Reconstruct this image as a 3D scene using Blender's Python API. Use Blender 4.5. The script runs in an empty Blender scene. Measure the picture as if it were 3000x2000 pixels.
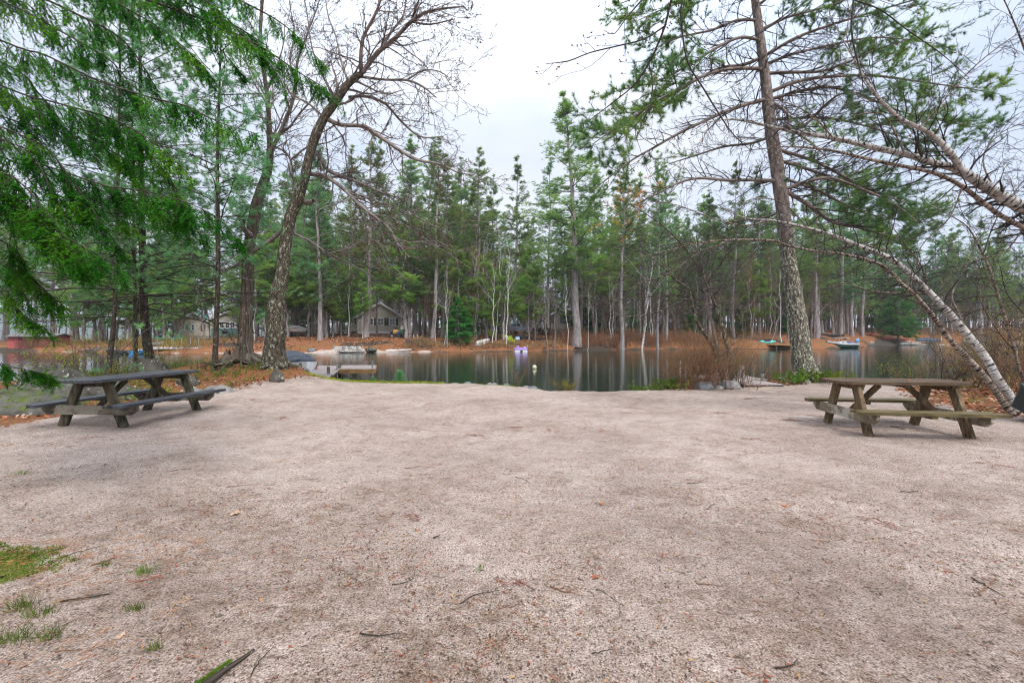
import bpy, math, random
import numpy as np
from mathutils import Vector, noise as mnoise

# ------------------------------------------------------------------ camera, sky, sun
sc = bpy.context.scene
col = sc.collection
F, CX, HY, EYE = 1333.3, 1500.0, 985.0, 1.5      # focal length and horizon of the photograph, eye height
WATER = -0.35
R = math.radians
cam_d = bpy.data.cameras.new('camera'); cam_d.lens = 16.0; cam_d.sensor_width = 36.0
cam_d.shift_y = -0.005; cam_d.clip_start = 0.05; cam_d.clip_end = 6000
cam = bpy.data.objects.new('camera', cam_d); col.objects.link(cam)
cam.location = (0, 0, EYE); cam.rotation_euler = (R(90), 0, 0); sc.camera = cam

SUN_EL, SUN_AZ = R(52), R(150)                    # high soft light from behind and right
w = bpy.data.worlds.new("World"); sc.world = w; w.use_nodes = True
nt = w.node_tree; nt.nodes.clear()
def N(t, typ, **k):
    n = t.nodes.new(typ)
    for a, b in k.items(): setattr(n, a, b)
    return n
sky = N(nt, 'ShaderNodeTexSky', sky_type='NISHITA'); sky.sun_disc = False
sky.sun_elevation = SUN_EL; sky.sun_rotation = SUN_AZ; sky.dust_density = 2.0
tc = N(nt, 'ShaderNodeTexCoord'); sep = N(nt, 'ShaderNodeSeparateXYZ')
nt.links.new(tc.outputs['Generated'], sep.inputs[0])
mpw = N(nt, 'ShaderNodeMapping'); mpw.inputs['Scale'].default_value = (1, 1, 2.6)
nt.links.new(tc.outputs['Generated'], mpw.inputs[0])
cn = N(nt, 'ShaderNodeTexNoise'); cn.inputs['Scale'].default_value = 2.2; cn.inputs['Detail'].default_value = 5
nt.links.new(mpw.outputs[0], cn.inputs['Vector'])
cr = N(nt, 'ShaderNodeValToRGB')
cr.color_ramp.elements[0].position = 0.34; cr.color_ramp.elements[0].color = (6.7, 7.7, 9.6, 1)
cr.color_ramp.elements[1].position = 0.62; cr.color_ramp.elements[1].color = (8.8, 9.2, 10.0, 1)
nt.links.new(cn.outputs['Fac'], cr.inputs[0])
# overcast skies brighten towards the zenith
m1 = N(nt, 'ShaderNodeMapRange', interpolation_type='SMOOTHSTEP')
m1.inputs[1].default_value = 0.35; m1.inputs[2].default_value = 1.0; m1.inputs[3].default_value = 1.0; m1.inputs[4].default_value = 3.0
nt.links.new(sep.outputs['Z'], m1.inputs[0])
vm = N(nt, 'ShaderNodeVectorMath', operation='SCALE')
nt.links.new(cr.outputs[0], vm.inputs[0]); nt.links.new(m1.outputs[0], vm.inputs['Scale'])
mx = N(nt, 'ShaderNodeMixRGB'); mx.inputs[0].default_value = 0.93
nt.links.new(sky.outputs[0], mx.inputs[1]); nt.links.new(vm.outputs[0], mx.inputs[2])
bg = N(nt, 'ShaderNodeBackground'); bg.inputs['Strength'].default_value = 0.061
out = N(nt, 'ShaderNodeOutputWorld')
nt.links.new(mx.outputs[0], bg.inputs[0]); nt.links.new(bg.outputs[0], out.inputs[0])

sd = bpy.data.lights.new('sun', 'SUN'); sd.energy = 1.5; sd.angle = R(14); sd.color = (1.0, 0.95, 0.88)
so = bpy.data.objects.new('sun', sd); col.objects.link(so)
sdir = Vector((math.sin(SUN_AZ)*math.cos(SUN_EL), math.cos(SUN_AZ)*math.cos(SUN_EL), math.sin(SUN_EL)))
so.rotation_euler = sdir.to_track_quat('Z', 'Y').to_euler()
sc.view_settings.view_transform = 'Standard'; sc.view_settings.look = 'None'
sc.view_settings.gamma = 1.0; sc.view_settings.use_curve_mapping = False
sc.view_settings.exposure = 0.88
sc.cycles.max_bounces = 6; sc.cycles.diffuse_bounces = 3; sc.cycles.glossy_bounces = 3
sc.cycles.transmission_bounces = 3; sc.cycles.transparent_max_bounces = 4
sc.cycles.use_denoising = True; sc.cycles.denoising_prefilter = 'ACCURATE'; sc.cycles.filter_width = 1.15
sc.cycles.caustics_reflective = False; sc.cycles.caustics_refractive = False

# ------------------------------------------------------------------ helpers
rng = np.random.default_rng(7)
random.seed(7)
def P(px, py, Y): return np.array([(px-CX)/F*Y, Y, EYE-(py-HY)/F*Y])
def PX(px, Y): return (px-CX)/F*Y

def link(o, parent=None, loc=None):
    col.objects.link(o)
    if parent is not None: o.parent = parent
    if loc is not None: o.location = loc
    return o
def tag(o, label=None, cat=None, group=None, kind=None):
    if label: o['label'] = label
    if cat: o['category'] = cat
    if group: o['group'] = group
    if kind: o['kind'] = kind
    return o
def empty(name, loc=(0, 0, 0), rz=0.0, label=None, cat=None, group=None):
    o = bpy.data.objects.new(name, None); link(o); o.location = loc; o.rotation_euler = (0, 0, rz)
    o.empty_display_size = 0.1
    return tag(o, label, cat, group)
def copy_tree(o, parent=None):
    c = o.copy(); col.objects.link(c); c.parent = parent
    for ch in o.children: copy_tree(ch, c)
    return c

class MB:
    """collects vertices and faces, builds one mesh object"""
    def __init__(s): s.v = []; s.f = []; s.n = 0; s.bc = []
    def add(s, v, f, mat=0, bc=None):
        v = np.asarray(v, float).reshape(-1, 3)
        f = np.asarray(f, int)
        s.v.append(v); s.f.append((f + s.n, mat)); s.n += len(v)
        s.bc.append(v if bc is None else bc)
    def merge(s, o, M=None):
        for v, (f, m), b in zip(o.v, o.f, o.bc): pass
        base = s.n; off = 0
        for v, (f, m), b in zip(o.v, o.f, o.bc):
            vv = v if M is None else v @ M[:3, :3].T + M[:3, 3]
            s.v.append(vv); s.f.append((f + base, m)); s.bc.append(b); s.n += len(v)
    def mesh(s, name, mats, smooth=False):
        me = bpy.data.meshes.new(name)
        if not s.v: return me
        v = np.concatenate(s.v)
        idx = np.concatenate([f.ravel() for f, m in s.f])
        tot = np.concatenate([np.full(len(f), f.shape[1]) for f, m in s.f])
        mi = np.concatenate([np.full(len(f), m) for f, m in s.f])
        st = np.concatenate([[0], np.cumsum(tot)[:-1]])
        me.vertices.add(len(v)); me.vertices.foreach_set('co', v.astype(np.float32).ravel())
        me.loops.add(len(idx)); me.loops.foreach_set('vertex_index', idx.astype(np.int32))
        me.polygons.add(len(tot)); me.polygons.foreach_set('loop_start', st.astype(np.int32))
        me.update(calc_edges=True)
        me.polygons.foreach_set('material_index', mi.astype(np.int32))
        me.polygons.foreach_set('use_smooth', np.full(len(tot), smooth))
        at = me.attributes.new('bc', 'FLOAT_VECTOR', 'POINT')
        at.data.foreach_set('vector', np.concatenate(s.bc).astype(np.float32).ravel())
        for m in (mats if isinstance(mats, (list, tuple)) else [mats]): me.materials.append(m)
        me.update()
        return me
    def build(s, name, mats, parent=None, smooth=False, loc=None):
        me = s.mesh(name, mats, smooth)
        o = bpy.data.objects.new(name, me)
        return link(o, parent, loc)

def nrm(a): return a/np.maximum(np.linalg.norm(a, axis=-1, keepdims=True), 1e-9)

def tubes(mb, Pt, Rd, sides=4, mat=0, lump=0.0, cap=False, rg=None):
    """Pt (B,n,3), Rd (B,n) -> B tapered tubes"""
    Pt = np.asarray(Pt, float); Rd = np.asarray(Rd, float)
    if Pt.ndim == 2: Pt = Pt[None]; Rd = Rd[None]
    B, n, _ = Pt.shape
    if B == 0: return
    T = nrm(np.gradient(Pt, axis=1))
    mean = nrm(T.mean(axis=1))
    ref = np.zeros((B, 3)); k = np.argmin(np.abs(mean), axis=1); ref[np.arange(B), k] = 1
    U = nrm(np.cross(T, ref[:, None, :])); V = np.cross(T, U)
    a = np.linspace(0, 2*np.pi, sides, endpoint=False)
    ca, sa = np.cos(a), np.sin(a)
    rr = Rd[:, :, None]*np.ones(sides)
    s = np.concatenate([np.zeros((B, 1)), np.cumsum(np.linalg.norm(np.diff(Pt, axis=1), axis=2), axis=1)], axis=1)
    if lump > 0:
        rg = rg or rng
        ph = rg.uniform(0, 6.28, (B, 1, 6))
        A = a[None, None, :]
        S = s[:, :, None]/np.maximum(Rd[:, :1, None], 1e-3)
        q = (np.sin(2*A+S*0.35+ph[..., 0:1])+np.sin(3*A-S*0.5+ph[..., 1:2])+0.7*np.sin(5*A+S*0.9+ph[..., 2:3])+0.6*np.sin(7*A-S*1.9+ph[..., 3:4])
             + 0.8*np.sin(S*1.1+ph[..., 4:5]+A))
        rr = rr*(1+lump*0.4*q+lump*0.35*rg.normal(0, 1, rr.shape))
    ring = Pt[:, :, None, :]+rr[..., None]*(ca[None, None, :, None]*U[:, :, None, :]+sa[None, None, :, None]*V[:, :, None, :])
    v = ring.reshape(-1, 3)
    r0 = Rd.max(axis=1)[:, None, None]
    off = rng.uniform(0, 50, (B, 1, 1)) if B > 1 else np.zeros((1, 1, 1))
    bc = np.stack([r0*ca+0*s[:, :, None]+off, r0*sa+0*s[:, :, None], s[:, :, None]+0*ca], axis=-1).reshape(-1, 3)
    i = np.arange(n-1)[:, None]*sides; j = np.arange(sides)[None, :]; j2 = (j+1) % sides
    q = np.stack([i+j, i+j2, i+sides+j2, i+sides+j], axis=-1).reshape(-1, 4)
    f = (q[None]+(np.arange(B)*n*sides)[:, None, None]).reshape(-1, 4)
    mb.add(v, f, mat, bc)
    if cap:
        e = (np.arange(sides)[None, :]+(n-1)*sides+(np.arange(B)*n*sides)[:, None])
        base = mb.n-len(v)
        mb.f.append((e+base, mat)); e0 = (np.arange(sides)[None, ::-1]+(np.arange(B)*n*sides)[:, None]); mb.f.append((e0+base, mat))

def catmull(pts, step):
    """resample rows (x,y,z,r) smoothly"""
    p = np.asarray(pts, float)
    if len(p) == 2: p = np.stack([p[0], p.mean(axis=0), p[1]])
    q = np.vstack([2*p[0]-p[1], p, 2*p[-1]-p[-2]])
    outp = []
    for i in range(1, len(q)-2):
        L = np.linalg.norm(q[i+1, :3]-q[i, :3]); m = max(2, int(L/step))
        t = np.linspace(0, 1, m, endpoint=False)[:, None]
        a, b, c, d = q[i-1], q[i], q[i+1], q[i+2]
        outp.append(0.5*((2*b)+(-a+c)*t+(2*a-5*b+4*c-d)*t**2+(-a+3*b-3*c+d)*t**3))
    outp.append(p[-1:])
    o = np.vstack(outp); o[:, 3] = np.maximum(o[:, 3], 0.001)
    return o

def spawn(Pt, Rd, K, t0=0.2, t1=1.0, ang=(50, 12), lf=(0.4, 0.1), n=6, wob=0.15, trop=(0, 0, 0.02), rs=0.5, rmin=0.002, taper=0.25, shape=0.6, rg=None, Labs=None, tpow=1.0):
    """children of B polylines: K each"""
    rg = rg or rng
    B, m, _ = Pt.shape
    L = np.linalg.norm(np.diff(Pt, axis=1), axis=2).sum(axis=1)
    t = t0+(t1-t0)*((np.arange(K)[None, :]+rg.uniform(0, 1, (B, K)))/K)**tpow
    x = t*(m-1); i = np.clip(x.astype(int), 0, m-2); fr = (x-i)[..., None]
    bi = np.arange(B)[:, None]
    base = Pt[bi, i]*(1-fr)+Pt[bi, i+1]*fr
    rad = (Rd[bi, i]*(1-fr[..., 0])+Rd[bi, i+1]*fr[..., 0])*rs
    tan = nrm(Pt[bi, i+1]-Pt[bi, i])
    rnd = rg.normal(size=(B, K, 3)); perp = nrm(rnd-(rnd*tan).sum(-1, keepdims=True)*tan)
    al = np.radians(rg.normal(ang[0], ang[1], (B, K)))[..., None]
    d = np.cos(al)*tan+np.sin(al)*perp
    if Labs is None: ln = L[:, None]*np.abs(rg.normal(lf[0], lf[1], (B, K)))*(1-shape*t)
    else: ln = np.abs(rg.normal(Labs[0], Labs[1], (B, K)))*(1-shape*t)
    C = B*K
    base = base.reshape(C, 3); d = d.reshape(C, 3); ln = ln.reshape(C); rad = np.maximum(rad.reshape(C), rmin)
    pts = [base]; cur = base; dd = d
    st = (ln/(n-1))[:, None]; tr = np.array(trop)[None, :]
    for k in range(n-1):
        dd = nrm(dd+rg.normal(0, wob, (C, 3))+tr)
        cur = cur+dd*st; pts.append(cur)
    PP = np.stack(pts, axis=1)
    RR = rad[:, None]*np.linspace(1, taper, n)[None, :]
    return PP, np.maximum(RR, rmin*0.6)

def along(Pt, K, t0=0.1, t1=1.0, rg=None):
    """K points with tangents along each polyline"""
    rg = rg or rng
    B, m, _ = Pt.shape
    t = t0+(t1-t0)*(np.arange(K)[None, :]+rg.uniform(0, 1, (B, K)))/K
    x = t*(m-1); i = np.clip(x.astype(int), 0, m-2); fr = (x-i)[..., None]; bi = np.arange(B)[:, None]
    base = Pt[bi, i]*(1-fr)+Pt[bi, i+1]*fr; tan = nrm(Pt[bi, i+1]-Pt[bi, i])
    return base.reshape(-1, 3), tan.reshape(-1, 3)

def blades(mb, pos, dr, nper, ln, wd, spread=0.8, mat=0, lj=0.3, rg=None, flat=1.0):
    """tufts of thin triangular needles"""
    rg = rg or rng
    n = len(pos)
    if n == 0: return
    b = np.repeat(pos, nper, axis=0); d = np.repeat(dr, nper, axis=0)
    m = len(b)
    d = nrm(d+rg.normal(0, spread, (m, 3))*np.array([1, 1, flat]))
    L = ln*(1+rg.uniform(-lj, lj, m))[:, None]
    s = nrm(np.cross(d, rg.normal(size=(m, 3))))*wd*0.5
    v = np.stack([b-s, b+s, b+d*L], axis=1).reshape(-1, 3)
    f = np.arange(3*m).reshape(-1, 3)
    bc = np.repeat(b, 3, axis=0)
    mb.add(v, f, mat, bc)

def leaves(mb, pos, nrmv, size, mat=0, rg=None, aspect=0.55):
    """small folded leaf quads (two triangles sharing a fold)"""
    rg = rg or rng
    n = len(pos)
    d = nrm(rg.normal(size=(n, 3))); d = nrm(d-(d*nrmv).sum(-1, keepdims=True)*nrmv)
    s = np.cross(nrmv, d); sz = size*(1+rg.uniform(-.4, .5, n))[:, None]
    a = pos-d*sz*.5; c = pos+d*sz*.5; b = pos+s*sz*aspect*.5+nrmv*sz*.12; e = pos-s*sz*aspect*.5+nrmv*sz*.12
    v = np.stack([a, b, c, e], axis=1).reshape(-1, 3)
    k = np.arange(n)[:, None]*4
    f = np.concatenate([k+np.array([[0, 1, 2]]), k+np.array([[0, 2, 3]])])
    mb.add(v, f, mat)

def box(mb, c, s, mat=0, rot=None, bev=0.0):
    """box with optional chamfer along its edges; c centre, s full size, rot 3x3"""
    h = np.array(s, float)/2
    if bev <= 0:
        v = np.array([[x, y, z] for x in (-1, 1) for y in (-1, 1) for z in (-1, 1)], float)*h
        f = [[0, 1, 3, 2], [4, 6, 7, 5], [0, 4, 5, 1], [2, 3, 7, 6], [0, 2, 6, 4], [1, 5, 7, 3]]
        if rot is not None: v = v @ np.asarray(rot).T
        mb.add(v+np.array(c), f, mat, v+np.array(c)); return
    b = min(bev, h.min()*0.6)
    v = []; idx = {}
    for x in (-1, 1):
        for y in (-1, 1):
            for z in (-1, 1):
                for ax in range(3):
                    p = np.array([x, y, z], float)*h
                    q = p-np.array([x, y, z])*b; q[ax] = p[ax]
                    idx[(x, y, z, ax)] = len(v); v.append(q)
    v = np.array(v)
    fs = []
    for ax in range(3):
        o1, o2 = [(1, 2), (2, 0), (0, 1)][ax]
        for sg in (-1, 1):
            def g(a, b2):
                k = [0, 0, 0]; k[ax] = sg; k[o1] = a; k[o2] = b2
                return idx[(k[0], k[1], k[2], ax)]
            f = [g(-1, -1), g(1, -1), g(1, 1), g(-1, 1)]
            fs.append(f if sg > 0 else f[::-1])
    for ax in range(3):
        o1, o2 = [(1, 2), (2, 0), (0, 1)][ax]
        for a in (-1, 1):
            for b2 in (-1, 1):
                def g(sg, face):
                    k = [0, 0, 0]; k[ax] = sg; k[o1] = a; k[o2] = b2
                    return idx[(k[0], k[1], k[2], face)]
                f = [g(-1, o1), g(1, o1), g(1, o2), g(-1, o2)]
                fs.append(f if a*b2 < 0 else f[::-1])
    tr = []
    for x in (-1, 1):
        for y in (-1, 1):
            for z in (-1, 1):
                t = [idx[(x, y, z, 0)], idx[(x, y, z, 1)], idx[(x, y, z, 2)]]
                tr.append(t if x*y*z > 0 else t[::-1])
    if rot is not None: v = v @ np.asarray(rot).T
    v = v+np.array(c)
    n0 = mb.n
    mb.add(v, fs, mat); mb.f.append((np.array(tr)+n0, mat))

def rotm(ax, a):
    c, s = math.cos(a), math.sin(a)
    return np.array({'x': [[1, 0, 0], [0, c, -s], [0, s, c]], 'y': [[c, 0, s], [0, 1, 0], [-s, 0, c]], 'z': [[c, -s, 0], [s, c, 0], [0, 0, 1]]}[ax])

def bar(mb, a, b, wx, wy, mat=0, up=(0, 0, 1), bev=0.004):
    """rectangular bar from a to b"""
    a = np.array(a, float); b = np.array(b, float); d = b-a; L = np.linalg.norm(d); z = d/L
    u = np.array(up, float); x = np.cross(u, z)
    if np.linalg.norm(x) < 1e-4: x = np.array([1., 0, 0])
    x /= np.linalg.norm(x); y = np.cross(z, x)
    box(mb, (a+b)/2, (wx, wy, L), mat, np.stack([x, y, z], axis=1), bev)

def cyl(mb, a, b, r0, r1=None, sides=12, mat=0, n=2):
    a = np.array(a, float); b = np.array(b, float)
    t = np.linspace(0, 1, n)[:, None]
    tubes(mb, a+(b-a)*t, np.linspace(r0, r1 if r1 is not None else r0, n), sides, mat, cap=True)

def prism(mb, poly, z0, z1, mat=0, M=None):
    """extrude a convex-ish polygon (x,y) from z0 to z1; M maps to world"""
    n = len(poly); p = np.array(poly, float)
    v = np.vstack([np.c_[p, np.full(n, z0)], np.c_[p, np.full(n, z1)]])
    if M is not None: v = v @ np.asarray(M)[:3, :3].T+np.asarray(M)[:3, 3]
    i = np.arange(n); j = (i+1) % n
    n0 = mb.n
    mb.add(v, np.stack([i, j, j+n, i+n], axis=1), mat)
    mb.f.append((np.array([i[::-1]])+n0, mat)); mb.f.append((np.array([i+n])+n0, mat))

def loft(mb, secs, mat=0, close=True):
    """sections (n,k,3) skinned, ends capped; k points closed loop if close"""
    S = np.asarray(secs, float); n, k, _ = S.shape
    v = S.reshape(-1, 3)
    kk = k if close else k-1
    i = np.arange(n-1)[:, None]*k; j = np.arange(kk)[None, :]; j2 = (j+1) % k
    f = np.stack([i+j, i+j2, i+k+j2, i+k+j], axis=-1).reshape(-1, 4)
    n0 = mb.n; mb.add(v, f, mat)
    if close:
        mb.f.append((np.arange(k)[None, ::-1]+n0, mat)); mb.f.append((np.arange(k)[None, :]+(n-1)*k+n0, mat))

def rock_mb(r=(1, 1, 1), seed=0, sub=24, rough=0.22):
    """displaced ellipsoid with facets"""
    rg = np.random.default_rng(seed)
    u = np.linspace(0, 2*np.pi, sub, endpoint=False); w_ = np.linspace(-np.pi/2, np.pi/2, sub//2+1)
    vs = []
    for b in w_:
        for a in u: vs.append((math.cos(b)*math.cos(a), math.cos(b)*math.sin(a), math.sin(b)))
    v = np.array(vs)
    planes = nrm(rg.normal(size=(14, 3))); dist = rg.uniform(0.72, 0.98, 14)
    for pl, d in zip(planes, dist):
        h = v @ pl; k = np.maximum(h-d, 0); v = v-k[:, None]*pl*0.85
    o = rg.uniform(0, 30, 3)
    nn = np.array([mnoise.noise(Vector(p*1.6+o))+0.5*mnoise.noise(Vector(p*4+o))+0.25*mnoise.noise(Vector(p*9+o)) for p in v])
    v = v*(1+rough*nn)[:, None]*np.array(r)
    m = MB(); n = len(w_)
    i = np.arange(n-1)[:, None]*sub; j = np.arange(sub)[None, :]; j2 = (j+1) % sub
    m.add(v, np.stack([i+j, i+j2, i+sub+j2, i+sub+j], axis=-1).reshape(-1, 4))
    return m

# ------------------------------------------------------------------ materials
MATS = {}
def newmat(name):
    m = bpy.data.materials.new(name); m.use_nodes = True; t = m.node_tree; t.nodes.clear(); MATS[name] = m
    o = N(t, 'ShaderNodeOutputMaterial'); return m, t, o
def ramp(t, fac, stops):
    r = N(t, 'ShaderNodeValToRGB'); e = r.color_ramp.elements
    while len(e) < len(stops): e.new(0.5)
    for k, (p, c) in zip(e, stops): k.position = p; k.color = (*c, 1) if len(c) == 3 else c
    t.links.new(fac, r.inputs[0]); return r.outputs[0]
def mixc(t, f, a, b, mode='MIX'):
    m = N(t, 'ShaderNodeMixRGB', blend_type=mode)
    for k, x in enumerate((f, a, b)):
        if hasattr(x, 'links'): t.links.new(x, m.inputs[k])
        elif k == 0: m.inputs[0].default_value = x
        else: m.inputs[k].default_value = (*x, 1)
    return m.outputs[0]
def coords(t, src='Object', scale=(1, 1, 1)):
    if src == 'bc': n = N(t, 'ShaderNodeAttribute'); n.attribute_name = 'bc'; o = n.outputs['Vector']
    elif src == 'Position': n = N(t, 'ShaderNodeNewGeometry'); o = n.outputs['Position']
    else: n = N(t, 'ShaderNodeTexCoord'); o = n.outputs[src]
    mp = N(t, 'ShaderNodeMapping'); mp.inputs['Scale'].default_value = scale
    t.links.new(o, mp.inputs[0]); return mp.outputs[0]
def tnoise(t, vec, scale, detail=4, rough=0.55, dist=0):
    n = N(t, 'ShaderNodeTexNoise'); n.inputs['Scale'].default_value = scale; n.inputs['Detail'].default_value = detail
    n.inputs['Roughness'].default_value = rough; n.inputs['Distortion'].default_value = dist
    t.links.new(vec, n.inputs['Vector']); return n.outputs['Fac']
def principled(t, o, color, rough=0.8, bump=None, bstr=0.5, bdist=0.02, metal=0.0, spec=0.3):
    b = N(t, 'ShaderNodeBsdfPrincipled')
    if hasattr(color, 'links'): t.links.new(color, b.inputs['Base Color'])
    else: b.inputs['Base Color'].default_value = (*color, 1)
    if hasattr(rough, 'links'): t.links.new(rough, b.inputs['Roughness'])
    else: b.inputs['Roughness'].default_value = rough
    b.inputs['Metallic'].default_value = metal; b.inputs['Specular IOR Level'].default_value = spec
    if bump is not None:
        bp = N(t, 'ShaderNodeBump'); bp.inputs['Strength'].default_value = bstr; bp.inputs['Distance'].default_value = bdist
        t.links.new(bump, bp.inputs['Height']); t.links.new(bp.outputs[0], b.inputs['Normal'])
    t.links.new(b.outputs[0], o.inputs[0]); return b
def noisy(name, c1, c2, scale=4, rough=0.8, src='Object', bump=0.3, sc3=(1, 1, 1), spec=0.3, metal=0.0, lo=.35, hi=.65, bd=0.01, detail=5):
    m, t, o = newmat(name)
    v = coords(t, src, sc3); n = tnoise(t, v, scale, detail)
    principled(t, o, ramp(t, n, [(lo, c1), (hi, c2)]), rough, n, bump, bd, metal, spec)
    return m
def foliage(name, c1, c2, c3, scale=0.6, trans=0.4):
    """needles or leaves: clumps of lighter and darker green, let light through"""
    m, t, o = newmat(name)
    v = coords(t, 'bc'); n = tnoise(t, v, scale, 3); n2 = tnoise(t, v, scale*9, 2)
    c = ramp(t, n, [(.3, c1), (.5, c2), (.7, c3)])
    oi = N(t, 'ShaderNodeObjectInfo')
    c = mixc(t, 0.55, c, ramp(t, n2, [(.3, (.45, .45, .45)), (.7, (1.25, 1.25, 1.25))]), 'MULTIPLY')
    hs = N(t, 'ShaderNodeHueSaturation')
    mr = N(t, 'ShaderNodeMapRange'); mr.inputs[3].default_value = 0.75; mr.inputs[4].default_value = 1.3
    t.links.new(oi.outputs['Random'], mr.inputs[0]); t.links.new(mr.outputs[0], hs.inputs['Value'])
    mr2 = N(t, 'ShaderNodeMapRange'); mr2.inputs[3].default_value = 0.485; mr2.inputs[4].default_value = 0.515
    t.links.new(oi.outputs['Random'], mr2.inputs[0]); t.links.new(mr2.outputs[0], hs.inputs['Hue'])
    t.links.new(c, hs.inputs['Color']); c = hs.outputs[0]
    d = N(t, 'ShaderNodeBsdfDiffuse'); tr = N(t, 'ShaderNodeBsdfTranslucent'); mx = N(t, 'ShaderNodeMixShader')
    mx.inputs[0].default_value = trans
    t.links.new(c, d.inputs[0]); t.links.new(c, tr.inputs[0]); t.links.new(d.outputs[0], mx.inputs[1]); t.links.new(tr.outputs[0], mx.inputs[2])
    t.links.new(mx.outputs[0], o.inputs[0]); return m
def bark(name, dark, light, lichen=None, lamt=0.6, scale=9, zs=0.22, bump=0.8, bd=0.02, lscale=7, moss=None):
    m, t, o = newmat(name)
    v = coords(t, 'bc', (1, 1, zs)); v1 = coords(t, 'bc')
    n = tnoise(t, v, scale, 6, 0.65, 0.4); c = ramp(t, n, [(.36, dark), (.62, light)])
    if lichen:
        l = tnoise(t, v1, lscale, 5, 0.6)
        f = ramp(t, l, [(lamt, (0, 0, 0)), (lamt+.06, (1, 1, 1))])
        c = mixc(t, f, c, lichen)
        l2 = tnoise(t, v1, lscale*3.1, 4, 0.6)
        f2 = ramp(t, l2, [(lamt+.03, (0, 0, 0)), (lamt+.08, (1, 1, 1))])
        c = mixc(t, f2, c, tuple(min(1, x*1.25) for x in lichen))
    if moss:
        vg = coords(t, 'bc', (1, 1, .5)); ms = tnoise(t, vg, 2.4, 4)
        f3 = ramp(t, ms, [(.52, (0, 0, 0)), (.62, (1, 1, 1))]); c = mixc(t, f3, c, moss)
    principled(t, o, c, 0.9, n, bump, bd, spec=0.15); return m
def birchmat(name, white=(.52, .50, .475), mark=(.025, .02, .018), amt=.54, tint=(.30, .26, .225)):
    m, t, o = newmat(name)
    v = coords(t, 'bc', (3.0, 3.0, 26)); v2 = coords(t, 'bc', (6, 6, 5)); v3 = coords(t, 'bc', (3, 3, 1.6))
    n = tnoise(t, v, 1.6, 3, .6); n2 = tnoise(t, v2, 1.2, 5, .7); n3 = tnoise(t, v3, 2.2, 3)
    c = mixc(t, ramp(t, n3, [(.4, (0, 0, 0)), (.7, (1, 1, 1))]), white, tint)
    c = mixc(t, ramp(t, n, [(amt-.02, (0, 0, 0)), (amt+.05, (1, 1, 1))]), c, mark)
    c = mixc(t, ramp(t, n2, [(.62, (0, 0, 0)), (.66, (1, 1, 1))]), c, mark)
    principled(t, o, c, 0.7, n, 0.3, .01, spec=.25); return m
def plain(name, c, rough=0.5, metal=0.0, spec=0.5, var=0.12, scale=6):
    c1 = tuple(x*(1-var) for x in c); c2 = tuple(min(1, x*(1+var)) for x in c)
    return noisy(name, c1, c2, scale, rough, bump=0.05, spec=spec, metal=metal)
# ------------------------------------------------------------------ terrain
NEAR = np.array([(-400, 4), (-60, 6), (-30, 9), (-20, 11.5), (-17.5, 13), (-15.5, 15), (-13.5, 16.6), (-11.5, 17.6), (-9, 18.2), (-8, 17.6), (-7.3, 16), (-6.6, 15.4), (-3.9, 15), (-2.2, 14.8),
                 (-1.1, 14.6), (0, 14), (.6, 13.2), (1, 12.8), (2.9, 12.7), (3.9, 13), (5, 13.4), (6.5, 14), (8.6, 14.9), (10.0, 15.3), (11, 14.2), (12.5, 13.8), (14, 15), (18, 17), (26, 17), (40, 13), (100, 8), (400, 4)], float)
FAR = np.array([(-900, 60), (-200, 58), (-90, 57), (-62, 56), (-50, 54), (-37, 50), (-30, 50), (-20.6, 50.5), (-12, 53.6), (0, 56), (9, 60), (25.5, 67), (40, 67), (50, 70), (60, 78), (70, 89), (85, 97), (112, 100), (200, 100), (900, 110)], float)
def sstep(x): x = np.clip(x, 0, 1); return x*x*(3-2*x)
def vnoise(x, y, s, o=0.0):
    x = np.asarray(x, float); y = np.asarray(y, float)
    return (np.sin(x*s*1.3+o+1.7*np.sin(y*s*.9+o))+np.sin(y*s*1.7-o*2+1.3*np.sin(x*s*1.1+1+o))+np.sin((x+y)*s*.8+o*3+np.sin((x-y)*s*1.9)))/3
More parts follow.
